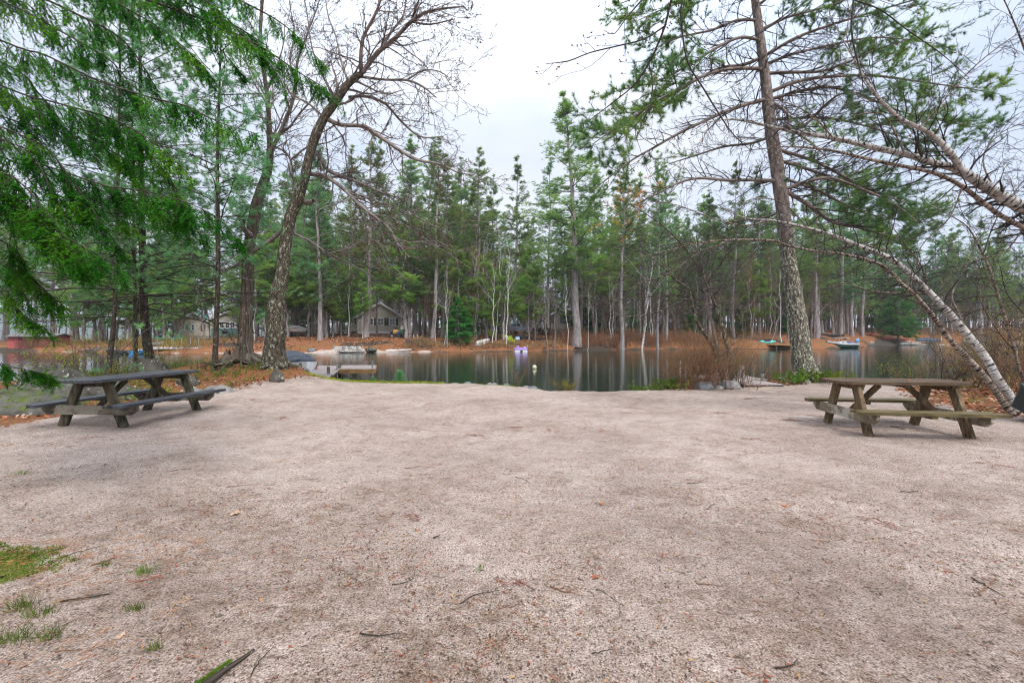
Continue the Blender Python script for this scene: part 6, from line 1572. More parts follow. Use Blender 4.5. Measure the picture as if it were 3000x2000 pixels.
# trailer with water toys
def trailer():
    x, y, _ = at(1170, 997, 62.5); z = gz(x, y)
    e = empty('utility_trailer', (x, y, z), R(3), 'black utility trailer carrying water toys beside the tan cottage', 'trailer')
    m = MB(); box(m, (0, 0, .52), (2.0, 1.4, .14), 0, None, .01); 
    for s in (-1, 1): bar(m, (-1, s*.7, .75), (1, s*.7, .75), .04, .04); [bar(m, (k, s*.7, .55), (k, s*.7, .75), .04, .04) for k in (-1, 0, 1)]
    m.build('bed', [blackp], e)
    for s in (-1, 1): w_ = MB(); cyl(w_, (0, s*.74, .26), (0, s*.90, .26), .27, .27, 18); w_.build('wheel', [blackp], e)
    for s in (-.85, .85): m = MB(); box(m, (s, -.72, .2), (.08, .08, .4), 0, None, .01); m.build('jack_stand', [white_p], e)
    m = MB(); bar(m, (1.0, 0, .5), (2.0, 0, .42), .08, .08); m.build('drawbar', [blackp], e)
    zt = z+.60
    def toy(dx, dy, dz, name, label, cat, fn, mats):
        o = empty(name, (x+dx, y+dy, zt+dz), R(3), label, cat)
        for pn, f, mt in fn: m_ = MB(); f(m_); m_.build(pn, [mt], o, False)
    gr = plain('dark_green_plastic', (.03, .10, .05), .45); og = plain('orange_yellow_plastic', (.70, .33, .02), .45); cr_ = plain('cream_plastic', (.55, .50, .40), .5)
    toy(-.45, 0, 0, 'jet_ski', 'small yellow and black jet ski on the trailer', 'jet ski', [('hull', lambda m_: rounded(m_, 0, 0, 0, .5, .8, 1.0, .1, .8), og), ('seat', lambda m_: rounded(m_, 0, .1, .502, .75, .35, .7, .1, .8), blackp),
        ('handlebar', lambda m_: (bar(m_, (-.3, -.25, .85), (.3, -.25, .85), .05, .05), bar(m_, (0, -.25, .5), (0, -.25, .85), .08, .08)), blackp)], None)
    toy(.45, 0, 0, 'covered_jet_ski', 'white and dark green jet ski on the right half of the trailer', 'jet ski', [('hull', lambda m_: rounded(m_, 0, 0, 0, .55, .75, 1.1, .1, .8), gr), ('seat', lambda m_: rounded(m_, 0, 0, .552, 1.0, .55, .9, .1, .65), cr_),
        ('handlebar', lambda m_: bar(m_, (-.3, -.3, 1.05), (.3, -.3, 1.05), .06, .06), cr_)], None)
    toy(-.05, -.45, 0, 'cooler_box', 'blue box at the front edge of the trailer', 'box', [('box', lambda m_: box(m_, (0, 0, .12), (.4, .3, .24), 0, None, .02), plain('cool_box_blue', (.08, .18, .42), .5)), ('lid', lambda m_: box(m_, (0, 0, .265), (.42, .32, .045), 0, None, .01), white_p)], None)
trailer()

# covered boat on a trailer, left bank
x, y, _ = at(862, 998, 62); e = empty('boat_on_trailer', (x, y, gz(x, y)), R(12), 'grey covered boat on a trailer on the needle bank behind the oak', 'boat trailer')
m = MB(); hull(m, 3.6, 1.5, .6, .2, z0=0); m.v = [v+[0, 0, .5] for v in m.v]; m.build('hull', [alu], e)
m = MB(); secs = []
for t in np.linspace(0, 1, 11):
    a = np.linspace(0, np.pi, 11); w_ = .74*(1-max(0, (t-.6)/.45)**2); secs.append(np.c_[np.full(11, -1.8+3.3*t), -np.cos(a)*w_, 1.1+np.sin(a)**.7*(.12+.40*math.sin(math.pi*t)**.8)])
loft(m, secs); m.build('cover', [noisy('grey_cover', (.14, .14, .14), (.34, .34, .34), 3, .8, bump=.4)], e, True)
m = MB(); bar(m, (-1.7, -.4, .42), (2.2, 0, .42), .07, .07); bar(m, (-1.7, .4, .42), (2.2, 0, .42), .07, .07); bar(m, (-.5, -.8, .35), (-.5, .8, .35), .07, .07); m.build('frame', [blackp], e)
for s in (-1, 1): m = MB(); cyl(m, (-.5, s*.72, .27), (-.5, s*.88, .27), .27, .27, 16); m.build('wheel', [blackp], e)

# gear under tarp, kettle grill, dark tractor, etc.
x, y, _ = at(1523, 990, 62.5); e = empty('wheelbarrow', (x, y, gz(x, y)), R(190), 'blue and black cart with a white tub near the yellow chairs', 'cart')
m = MB(); rounded(m, 0, 0, .3, .6, 1.2, .7, .1, 1.15); m.build('tray', [plain('navy_tray', (.02, .03, .06), .5)], e)
m = MB(); cyl(m, (.75, -.06, .2), (.75, .06, .2), .2, .2, 14); m.build('wheel', [blackp], e)
m = MB(); [bar(m, (-.5, s*.3, .32), (-1.2, s*.34, .55), .05, .05) for s in (-1, 1)]; [bar(m, (-.4, s*.3, 0), (-.4, s*.3, .32), .05, .05) for s in (-1, 1)]; m.build('handle', [blackp], e)
x, y, _ = at(1516, 991, 62.1)
m = MB(); rounded(m, 0, 0, 0, .42, .62, .5, .1, .9); o = m.build('plastic_tub', [plain('pale_blue_tub', (.45, .65, .80), .4)], None, False, (x, y, gz(x, y))); tag(o, 'pale blue tub in front of the dark cart', 'tub')
def tractor():
    x, y, _ = at(1582, 979, 74.5); e = empty('garden_tractor', (x, y, gz(x, y)), R(200), 'dark tractor parked between the pickup and the small cottage', 'tractor')
    m = MB(); box(m, (.55, 0, .85), (1.3, .7, .7), 0, None, .08); box(m, (-.6, 0, .75), (1.1, .9, .3), 0, None, .05); m.build('body', [blackp], e)
    m = MB(); [bar(m, (a, s*.5, .9), (a*.9, s*.5, 2.3), .06, .06) for a in (-1.0, .1) for s in (-1, 1)]; box(m, (-.42, 0, 2.35), (1.5, 1.2, .08), 0, None, .03); m.build('canopy_frame', [blackp], e)
    for (a, r, w_) in ((-.75, .62, .36), (.85, .38, .24)):
        for s in (-1, 1): m = MB(); cyl(m, (a, s*.55, r), (a, s*(.55+w_), r), r, r, 20); o = m.build('wheel', [blackp], e); q = MB(); cyl(q, (a, s*(.56+w_), r), (a, s*(.57+w_), r), r*.5, r*.45, 12); q.build('rim', [plain('grey_rim', (.25, .25, .25), .5)], o)
    m = MB(); box(m, (-.65, 0, 1.1), (.5, .5, .1), 0, None, .03); box(m, (-.88, 0, 1.35), (.08, .5, .5), 0, None, .03); m.build('seat', [blackp], e)
tractor()
x, y, _ = at(657, 990, 72); e = empty('kettle_grill', (x, y, gz(x, y)), 0, 'black grill in front of the blue cottage porch', 'grill')
m = MB(); t = np.linspace(-1, 1, 11); tubes(m, np.c_[t*0, t*0, .95+t*.28], .38*np.sqrt(np.clip(1-t**2, .003, 1)), 18); m.build('bowl', [blackp], e, True)
for a in (0.5, 2.6, 4.7): m = MB(); cyl(m, (.2*math.cos(a), .2*math.sin(a), .75), (.4*math.cos(a), .4*math.sin(a), 0), .025, .025, 6); m.build('leg', [blackp], e)

# black tub at the right edge
x, y, _ = at(3045, 1235, 8.0); e = empty('plastic_tub', (x, y, gz(x, y)), R(-12), 'black plastic tub at the right edge by the foot of the leaning birches', 'tub')
m = MB(); secs = []
for z_, k in ((0, .82), (.05, .84), (.36, .96), (.38, 1.02), (.42, 1.02), (.42, .93), (.36, .90), (.08, .78)):
    a = np.linspace(0, 2*np.pi, 24, endpoint=False); secs.append(np.c_[np.sign(np.cos(a))*np.abs(np.cos(a))**.4*.42*k, np.sign(np.sin(a))*np.abs(np.sin(a))**.4*.32*k, np.full(24, z_)])
loft(m, secs); m.build('basin', [blackp], e); e.rotation_euler = (R(18), R(22), R(-12)); e.location.z += .07
m = MB(); [tubes(m, np.array([[s*.42, -.1, .40], [s*.47, -.08, .41], [s*.47, .08, .41], [s*.42, .1, .40]]), np.full(4, .012), 6) for s in (-1, 1)]; m.build('handle', [blackp], e)

# ------------------------------------------------------------------ buildings
def clapmat(name, a, b, step=.14):
    m, t, o = newmat(name); v = coords(t, 'Object'); s = N(t, 'ShaderNodeSeparateXYZ'); t.links.new(v, s.inputs[0])
    f = N(t, 'ShaderNodeMath', operation='FRACT'); d = N(t, 'ShaderNodeMath', operation='DIVIDE'); d.inputs[1].default_value = step; t.links.new(s.outputs[2], d.inputs[0]); t.links.new(d.outputs[0], f.inputs[0])
    c = ramp(t, tnoise(t, v, 2.2, 4), [(.35, a), (.65, b)]); c = mixc(t, ramp(t, f.outputs[0], [(.0, (.45, .45, .45)), (.12, (1, 1, 1))]), (0, 0, 0), c)
    principled(t, o, c, .8, f.outputs[0], .5, .02); return m
trim = plain('white_trim', (.82, .83, .85), .5)
def window(e, cx, y, cz, w_, h, shutters=None, bars=True, frame=.14, face=-1, fm=None, cols=1):
    m = MB()
    for s in (-1, 1): box(m, (cx+s*(w_/2), y+face*.03, cz), (frame, .06, h+frame), 0, None, .006); box(m, (cx, y+face*.031, cz+s*h/2), (w_-frame+.004, .058, frame), 0, None, .006)
    f = m.build('window', [fm or trim], e)
    g = MB(); g.add([(cx-w_/2, y+face*.012, cz-h/2), (cx+w_/2, y+face*.012, cz-h/2), (cx+w_/2, y+face*.012, cz+h/2), (cx-w_/2, y+face*.012, cz+h/2)], [[0, 1, 2, 3] if face < 0 else [3, 2, 1, 0]]); g.build('pane', [glassm], f)
    if bars:
        b = MB(); box(b, (cx, y+face*.03, cz), (w_-.1, .03, .04), 0); [box(b, (cx-w_/2+w_*(k+1)/(cols+1), y+face*.034, cz), (.035, .03, h-.1), 0) for k in range(cols)] ; b.build('sash', [fm or trim], f)
    if shutters:
        for s in (-1, 1): q = MB(); box(q, (cx+s*(w_/2+.24), y+face*.02, cz), (.30, .04, h+.1), 0, None, .006); q.build('shutter', [shutters], e)
def gable_house(x, y, z, W, D, wall_h, ridge, wallm, roofm, label, cat='cottage', ov=.3, rz=0, name='cottage', found=.35, fm=None, group=None):
    e = empty(name, (x, y, z), rz, label, cat, group)
    m = MB(); v = [(-W/2, 0, found), (W/2, 0, found), (W/2, 0, wall_h), (0, 0, ridge), (-W/2, 0, wall_h)]; v2 = [(a, D, c) for a, b, c in v]
    m.add(v+v2, np.array([[1, 6, 7, 2], [5, 0, 4, 9]])); m.f.append((np.array([[0, 1, 2, 3, 4]])+m.n-10, 0)); m.f.append((np.array([[9, 8, 7, 6, 5]])+m.n-10, 0)); m.build('wall', [wallm], e)
    m = MB(); box(m, (0, D/2, found/2-.3), (W-.06, D-.06, found+.6), 0); m.build('foundation', [fm or trim], e)
    m = MB(); sl = (ridge-wall_h)/(W/2); th = .12
    for s in (-1, 1):
        xe = s*(W/2+ov); ze = wall_h-sl*ov
        q = [(0, -ov, ridge+.02), (xe, -ov, ze+.02), (xe, -ov, ze+.02+th), (0, -ov, ridge+.02+th)]
        loft(m, [q, [(a, D+ov, c) for a, b, c in q]], 0)
    m.build('roof', [roofm], e)
    m = MB()
    for s in (-1, 1): bar(m, (s*.02, -ov-.03, ridge+.05), (s*(W/2+ov), -ov-.03, wall_h-sl*ov+.05), .26, .05, 0, up=(0, 1, 0)); box(m, (s*(W/2+ov+.02), D/2, wall_h-sl*ov+.04), (.12, D+2*ov, .12), 0)
    m.build('eaves_trim', [trim], e); return e
shingle = noisy('grey_shingles', (.10, .10, .105), (.20, .20, .205), 9, .9); greenroof = plain('green_metal_roof', (.02, .22, .16), .4)
brownsh = plain('brown_shutter', (.035, .028, .026), .6)
# tan cottage
Yh = 70.0; xh = PX(1113, Yh); zh = 1.87
tan = clapmat('tan_clapboard', (.54, .51, .45), (.62, .59, .53))
e = gable_house(xh, Yh, zh, 6.6, 9.5, 2.65, 4.72, tan, shingle, 'tan clapboard cottage with white trimmed windows facing the water', found=.42, ov=.35, rz=R(17))
for px in (1086, 1115, 1148): window(e, PX(px, Yh)-xh, 0, 1.88, .92, 1.05, brownsh)
m = MB(); cyl(m, (0, -.01, 4.25), (0, -.05, 4.25), .17, .17, 14); m.build('gable_vent', [trim], e)
m = MB(); [box(m, (s*3.21, -.015, 1.52), (.12, .06, 2.2), 0) for s in (-1, 1)]; m.build('corner_board', [trim], e)
m = MB(); box(m, (PX(1150, Yh)-xh, -.02, .2), (.9, .06, .3), 0, None, .01); m.build('crawl_vent', [blackp], e)
# its side wing with porch steps
w_ = MB(); box(w_, (-3.9, 2.6, 1.55), (1.5, 3.6, 2.3), 0); w_.build('side_wing', [tan], e)
w_ = MB(); v = [(-5.1, .55, 2.72), (-3.15, .55, 2.72), (-3.15, 4.7, 3.1), (-5.1, 4.7, 3.1)]; loft(w_, [[(a, b, c) for a, b, c in v], [(a, b, c+.12) for a, b, c in v]], 0); w_.build('wing_roof', [shingle], e)
w_ = MB(); box(w_, (-4.62, .78, 1.4), (.12, .12, 2.6), 0); box(w_, (-4.12, .56, 2.68), (2.0, .06, .14), 0); w_.build('porch_post', [trim], e)
window(e, -4.3, .8, 1.9, .35, 1.1, None, False); window(e, -3.6, .8, 1.9, .4, 1.1, None, False)
w_ = MB(); [box(w_, (-5.3, .7+k*.0, .9+0*k), (1.3, .05, .05), 0) for k in (0,)]; [box(w_, (-5.9+k*.15, .7, .62), (.03, .03, .6), 0) for k in range(9)]; box(w_, (-5.3, 1.6, .28), (1.4, 1.9, .1), 0); w_.build('deck_railing', [woodpost], e)
# small beige cottage
Yc = 79.0; xc = PX(1654, Yc); zc = gz(xc, Yc)+.1
bei = clapmat('beige_clapboard', (.44, .39, .34), (.52, .47, .42)); block = noisy('concrete_block', (.22, .22, .21), (.34, .34, .33), 4, .9)
e = gable_house(xc, Yc, zc, 4.2, 7, 3.55, 4.65, bei, shingle, 'small beige cottage on grey blocks behind the tallest pine', found=.95, fm=block, ov=.28, rz=R(-6))
window(e, PX(1655, Yc)-xc, 0, 2.7, 1.5, 1.35, None, True, cols=2, fm=plain('dark_frame', (.10, .10, .11), .5)); window(e, -1.82, 0, 2.6, .30, 1.2, None, False, fm=brownsh); window(e, PX(1668, Yc)-xc+.6, 0, 2.65, .45, 1.2, None, False, fm=brownsh)
m = MB(); box(m, (.4, -.02, .35), (.45, .06, .3), 0, None, .01); m.build('cellar_window', [glassm], e)
# cottages with green roofs on the left bank
Yg = 76.0; xg = PX(566, Yg); cream = clapmat('cream_clapboard', (.52, .49, .42), (.62, .59, .52)); teal = clapmat('teal_clapboard', (.12, .25, .25), (.17, .32, .32))
e = gable_house(xg, Yg, gz(xg, Yg), 4.6, 7, 2.9, 4.3, cream, greenroof, 'cream cottage with a green roof seen between the slim pines', found=.5, fm=block, rz=R(22))
window(e, -.9, 0, 1.9, .5, 1.0); window(e, .0, 0, 1.9, .5, 1.0); window(e, 1.4, 0, 1.9, .55, 1.1, None, True, fm=plain('brown_frame', (.16, .07, .05), .6))
xg = PX(668, 77); e = gable_house(xg, 77, gz(xg, 77), 5.2, 6, 3.1, 4.4, cream, greenroof, 'green roofed cottage with teal porch wall between the slim pine and the maple', found=.4, fm=block, rz=R(20))
m = MB(); box(m, (0, -.06, .95), (5.0, .1, 1.3), 0); m.build('porch_wall', [teal], e)
for k in (-1.7, -.9, -.1, .7, 1.5): window(e, k, 0, 2.2, .62, 1.1, None, True, fm=trim)
# white outbuilding glimpsed in the wood
x, y, _ = at(1420, 975, 110); e = gable_house(x, y, 3.0, 9, 6, 2.8, 4.2, plain('white_siding', (.6, .62, .64), .6), shingle, 'white house glimpsed deep in the wood behind the yellow chairs', found=.2); window(e, -2, 0, 1.7, 1, 1); window(e, 2, 0, 1.7, 1, 1)
x, y, _ = at(2040, 880, 118); e = gable_house(x, y, 4.5, 7, 6, 5.2, 6.6, plain('pale_siding', (.55, .55, .57), .6), shingle, 'pale house glimpsed through the trunks behind the dead leaning stems', found=.2); window(e, -2, 0, 3.7, 1, 1.2); window(e, 2, 0, 3.7, 1, 1.2)
# red boathouse
def boathouse():
    x, y = PX(92, 57), 57.0; e = empty('boathouse', (x, y, WATER), R(4), 'low red boathouse standing over the water at far left', 'boathouse')
    redw = noisy('faded_red_boards', (.16, .03, .04), (.34, .08, .09), 3, .85, sc3=(4, 4, .5)); redl = noisy('brighter_red_boards', (.38, .07, .07), (.52, .13, .12), 3, .8, sc3=(4, 4, .5)); rf = noisy('grey_shed_roof', (.10, .095, .095), (.20, .185, .18), 3, .9)
    Lh, D, h = 5.3, 2.2, 1.62
    m = MB(); box(m, (0.5, 0, .25+h/2), (Lh-1.0, .08, h), 0); box(m, (.5, D, .25+h/2), (Lh-1.0, .08, h), 0); box(m, (Lh/2, D/2, .25+h/2), (.08, D, h), 0); m.build('wall', [redw], e)
    m = MB(); v = [(-Lh/2, -.05), (-Lh/2+1.15, -.05), (-Lh/2+1.15, .05), (-Lh/2, .05)]
    Mx = np.eye(4); q = [(-Lh/2, .15), (-Lh/2+1.1, .15), (-Lh/2+1.1, 1.75), (-Lh/2+.8, 2.0), (-Lh/2+.3, 2.0), (-Lh/2, 1.75)]
    prism(m, q, -.06, .06, 0, np.array([[1, 0, 0, 0], [0, 0, 1, 0], [0, 1, 0, 0]], float)); m.build('end_panel', [redl], e)
    m = MB(); loft(m, [[(-Lh/2-.2, -.4, h+.15), (-Lh/2-.2, -.4, h+.25), (-Lh/2-.2, D/2, h+.62), (-Lh/2-.2, D+.4, h+.25), (-Lh/2-.2, D+.4, h+.15), (-Lh/2-.2, D/2, h+.52)], [(Lh/2+.3, -.4, h+.15), (Lh/2+.3, -.4, h+.25), (Lh/2+.3, D/2, h+.62), (Lh/2+.3, D+.4, h+.25), (Lh/2+.3, D+.4, h+.15), (Lh/2+.3, D/2, h+.52)]]); m.build('roof', [rf], e)
    for k in np.linspace(-Lh/2+.2, Lh/2-.1, 6): post(e, k, 0, -.8, .3, .09, woodpost, 'pile')
    for k in (-1, .6, 2): q = MB(); bar(q, (k-.8, -.05, .35), (k+.5, -.055, h+.1), .05, .05); q.build('brace', [woodpost], e)
boathouse()
# ------------------------------------------------------------------ shrubs, saplings, ground cover, litter
def shrub_mb(rg, n, h, spread, r0=.008, lean=.35, K=(5, 4), arch=-.05, curv=.12, m=0, base=.25):
    a = rg.uniform(0, 6.28, n); b = np.c_[rg.normal(0, base, n), rg.normal(0, base*.6, n), np.zeros(n)-.05]
    d = nrm(np.c_[np.cos(a)*lean*rg.uniform(.2, 1.6, n), np.sin(a)*lean*rg.uniform(.2, 1.6, n), np.ones(n)])
    L = h*rg.uniform(.5, 1.15, n); k = 9; pp = [b]; cur = b; dd = d
    for i in range(k-1):
        dd = nrm(dd+rg.normal(0, curv, (n, 3))+np.array([0, 0, arch])*i/4); cur = cur+dd*(L/(k-1))[:, None]; pp.append(cur)
    S = np.stack(pp, 1); Sr = r0*rg.uniform(.6, 1.3, n)[:, None]*np.linspace(1, .35, k)[None]
    mb = MB(); tubes(mb, S, Sr, 5, m)
    A, Ar = spawn(S, Sr, K[0], .25, 1, (38, 12), (.42, .12), 6, curv*1.3, (0, 0, .02), .6, .0035, rg=rg, shape=.3); tubes(mb, A, Ar, 3, m)
    B, Br = spawn(A, Ar, K[1], .2, 1, (40, 14), (.45, .15), 4, curv*1.4, (0, 0, .0), .6, .0028, rg=rg); tubes(mb, B, Br, 3, m)
    return mb, B
def shrub(px, Y, n, h, label, seed, mats, leaf=None, spread=1, nl=1, name='shrub', group=None, py=None, **k):
    rg = np.random.default_rng(seed); x = PX(px, Y); z = gz(x, Y); mb, B = shrub_mb(rg, n, h, spread, **k)
    e = empty(name, (x, Y, z), 0, label, 'shrub', group); mb.build('stems', [mats], e, True)
    if leaf:
        lf = MB(); b, t = along(B, nl, .3, 1, rg); leaves(lf, b+rg.normal(0, .01, b.shape), nrm(rg.normal(size=b.shape)+np.array([0, 0, .6])), leaf[1], 0, rg); lf.build('leaves', [leaf[0]], e)
    return e
shrub(2075, 13.5, 90, 1.75, 'big twiggy brown shrub at the water between the sand and the dead stems', 301, M['twig_red'], (M['leaf_yellow'], .022), nl=1, base=.55, lean=.55, r0=.009, curv=.10, K=(6, 5))
shrub(2005, 13.3, 60, 1.35, 'lower left flank of thin brown stems beside the big twiggy shrub', 302, M['twig_red'], base=.35, lean=.6, r0=.007, K=(6, 4))
shrub(2150, 13.7, 36, 1.2, 'sparse dark stems right of the big twiggy shrub', 303, M['twig'], (M['leaf_yellow'], .02), base=.25, lean=.5, r0=.008)
shrub(1915, 13.1, 50, .42, 'low yellow green plant at the sand edge left of the brown shrub', 304, M['twig'], (M['leaf_green'], .04), nl=3, base=.38, lean=.7)
shrub(1965, 13.2, 40, .40, 'low yellow green plant touching the left flank of the brown shrub', 305, M['twig'], (M['leaf_green'], .04), nl=3, base=.3, lean=.7)
shrub(2330, 14.0, 40, .38, 'bright green low plant at the mossy foot of the huge pine', 306, M['twig'], (M['leaf_green'], .04), nl=3, base=.3, lean=.8)
shrub(2392, 14.2, 60, .42, 'yellow green low plant right of the foot of the huge pine', 307, M['twig'], (M['leaf_green'], .045), nl=3, base=.35, lean=.8)
shrub(2285, 14.9, 26, .75, 'small tan grass like bush in front of the water left of the huge pine', 308, M['twig_red'], base=.25, lean=.35)
shrub(2450, 15.1, 30, .8, 'small tan bush in front of the water right of the huge pine', 309, M['twig_red'], base=.3, lean=.4)
shrub(1665, 12.6, 14, .38, 'sprig of yellow grass at the edge of the sand', 310, M['twig_red'], (M['leaf_yellow'], .03), nl=2, base=.12, lean=.5)
shrub(1515, 13.7, 5, .65, 'single dry stalk standing at the water edge of the sand', 311, M['twig_red'], base=.05, lean=.25)
for i, (px, Y, n, h, lab) in enumerate([(2700, 13.6, 20, 1.1, 'dry branching bush at the water behind the right table'), (2790, 12.8, 30, 1.3, 'leafless bush between the right table and the birches'), (2875, 12.4, 34, 1.7, 'tall leafless bush behind the leaning birch stems'),
        (2950, 11.6, 40, 2.0, 'tangled bare bush behind the foot of the birches'), (3040, 10.5, 40, 2.2, 'bare bush half cut off by the right edge'), (2640, 13.4, 26, .8, 'low bush with young leaves behind the middle of the right table')]):
    shrub(px, Y, n, h, lab, 320+i, M['twig'] if i % 2 else M['twig_red'], (M['leaf_yellow'], .028), nl=1, base=.35, lean=.5, r0=.010)
for i, (px, Y, n, h, lab) in enumerate([(235, 14.2, 16, 1.7, 'airy shrub with yellow green leaves behind the near end of the left table'), (360, 14.6, 14, 1.5, 'thin shrub with young leaves between the dark pines'), (140, 13.6, 10, 1.3, 'dry sapling twig in front of the red boathouse'),
        (470, 15.6, 16, .9, 'low leafy shrub right of the upright lichened boulder'), (290, 13.2, 14, 1.2, 'yellow green sprays right above the flat boulder')]):
    shrub(px, Y, n, h, lab, 340+i, M['twig'], (M['leaf_yellow'], .045) if i != 2 else None, nl=2, base=.35, lean=.9, r0=.009, curv=.16)
# seedling pines at the sand edge
def seedling(px, Y, h, label, seed):
    rg = np.random.default_rng(seed); x = PX(px, Y); e = empty('pine_seedling', (x, Y, gz(x, Y)-.02), 0, label, 'seedling', 'pine seedlings at the sand edge'); st = MB(); nd = MB()
    n = 26; zs = np.linspace(.08, h*.92, n); a = np.arange(n)*2.4+rg.uniform(0, 1, n); el = .4+zs/h*.6
    tubes(st, np.array([[0, 0, 0], [0.01, 0, h*.5], [0, .01, h]]), np.array([.012, .009, .004]), 5)
    d = np.c_[np.cos(a)*np.cos(el), np.sin(a)*np.cos(el), np.sin(el)]; L = h*.62*(1-zs/h*.75); k = np.linspace(0, 1, 5)[None, :, None]
    q = np.c_[zs*0, zs*0, zs][:, None]+d[:, None]*L[:, None, None]*k; tubes(st, q, np.full((n, 5), .004), 3)
    b, t = along(q, 7, .2, 1, rg); blades(nd, b, t, 16, .085, .007, .55, 0, rg=rg); st.build('stem', [M['twig']], e, True); nd.build('needles', [M['needle_near']], e)
seedling(1172, 15.0, .52, 'largest pine seedling at the sand edge, right of the left dock', 401)
seedling(1093, 15.3, .34, 'smaller pine seedling beside the orange sided dock', 402)
seedling(1012, 15.4, .30, 'tiny pine seedling in front of the dock posts', 403)
seedling(1118, 15.5, .22, 'lowest pine seedling between the two taller ones', 404)

def scat(n, x0, x1, y0, y1, fn, rg):
    x = rg.uniform(x0, x1, n*4); y = rg.uniform(y0, y1, n*4); k = rg.uniform(0, 1, n*4) < fn(x, y); x, y = x[k][:n], y[k][:n]
    return x, y, ground(x, y)
# undergrowth on the left mound and along the boulders
rg = np.random.default_rng(55)
def ugl(x, y):
    xl = np.interp(y, [0, 6, 7.5, 9, 10.5, 12, 13, 14, 15, 17], [-5.5, -8.4, -8.8, -8.9, -8.6, -8.1, -7.6, -7.0, -6.3, -5.4])
    return (x < xl-.05)*(y > 9.5)*(1-.9*(x < -9.4)*(y < 12.6))*np.clip(.35+vnoise(x, y, 1.6, 2)*1.2, 0, 1)
x, y, z = scat(2500, -17, -5, 9.5, 17, ugl, rg); n = len(x)
mb = MB(); a = rg.uniform(0, 6.28, n); d = nrm(np.c_[np.cos(a)*.6, np.sin(a)*.6, np.ones(n)]); L = rg.uniform(.06, .30, n); k = np.linspace(0, 1, 4)[None, :, None]
q = np.c_[x, y, z][:, None]+d[:, None]*L[:, None, None]*k; tubes(mb, q, np.full((n, 4), .003), 3, 0)
b, t = along(q, 5, .3, 1, rg); leaves(mb, b+rg.normal(0, .02, b.shape), nrm(rg.normal(size=b.shape)*.6+np.array([0, 0, 1])), .05, 1, rg)
o = mb.build('undergrowth', [M['twig'], M['leaf_green']]); tag(o, 'low green plants among dead leaves on the left mound', 'undergrowth', kind='stuff')
x, y, z = scat(520, 9, 19, 8.8, 15, lambda x, y: (x > np.interp(y, [5, 8, 9, 10, 11.5, 12.5, 13.2, 14], [11.5, 10.2, 9.9, 10.0, 10.6, 11.3, 12.0, 12.8]))*np.clip(.3+vnoise(x, y, 1.6, 2), 0, 1), rg); n = len(x)
mb = MB(); a = rg.uniform(0, 6.28, n); d = nrm(np.c_[np.cos(a)*.6, np.sin(a)*.6, np.ones(n)]); L = rg.uniform(.08, .32, n)
q = np.c_[x, y, z][:, None]+d[:, None]*L[:, None, None]*k; tubes(mb, q, np.full((n, 4), .003), 3, 0)
b, t = along(q, 4, .3, 1, rg); leaves(mb, b+rg.normal(0, .02, b.shape), nrm(rg.normal(size=b.shape)*.6+np.array([0, 0, 1])), .045, 1, rg)
o = mb.build('undergrowth', [M['twig'], M['leaf_green']]); tag(o, 'low green plants behind the right table', 'undergrowth', kind='stuff')

# fallen leaves
def litter(name, label, fn, n, box4, size, mats, seed, up=.03):
    rg = np.random.default_rng(seed); x, y, z = scat(n, *box4, fn, rg); m_ = len(x); mb = MB()
    for i in range(len(mats)):
        s = slice(i, None, len(mats)); p = np.c_[x, y, z+rg.uniform(.004, up, m_)][s]; leaves(mb, p, nrm(rg.normal(0, .35, p.shape)+np.array([0, 0, 1])), size, i, rg, .7)
    o = mb.build(name, mats); tag(o, label, 'litter', kind='stuff')
LM = [noisy('leaf_brown', (.10, .045, .025), (.26, .12, .06), 7, .8, 'Position'), noisy('leaf_russet', (.22, .07, .03), (.42, .15, .06), 7, .8, 'Position'), noisy('leaf_tan', (.30, .18, .11), (.50, .34, .24), 7, .8, 'Position')]
litter('leaf_litter', 'dead leaves on the mound and around the boulders at left', lambda x, y: (x < np.interp(y, [5, 7.5, 9, 10.5, 12, 13, 14, 15, 17], [-8.3, -8.3, -8.4, -8.2, -7.6, -7.2, -6.6, -5.9, -5])+.1)*np.clip(.45+vnoise(x, y, 1.3, 7), .06, 1), 6500, (-17, -5, 6, 18), .075, LM, 61)
litter('leaf_litter', 'dead leaves under the birches behind the right table', lambda x, y: (x > np.interp(y, [5, 8, 9, 10, 11.5, 12.5, 13.2, 14], [10.9, 9.5, 9.0, 9.1, 9.8, 10.5, 11.4, 12.2]))*1.0, 5200, (8.5, 18, 5.5, 15), .085, LM, 62, .06)
litter('leaf_litter', 'russet leaves along the sand edge by the twiggy shrub', lambda x, y: ((y > np.interp(x, [3, 4, 5, 6, 7.5, 9, 10.3], [13.2, 12.75, 12.7, 12.8, 13.3, 13.8, 14.1]))*(y < np.interp(x, NEAR[:, 0], NEAR[:, 1])))*1.0, 1100, (3.2, 10.3, 12.6, 15.2), .07, LM, 63)
litter('leaf_litter', 'fallen leaves strewn over the needle covered far bank', lambda x, y: (ground(x, y) > -.15)*np.clip(.4+vnoise(x, y, .6, 3), .1, 1), 9000, (-34, 34, 50, 74), .22, LM, 64, .05)

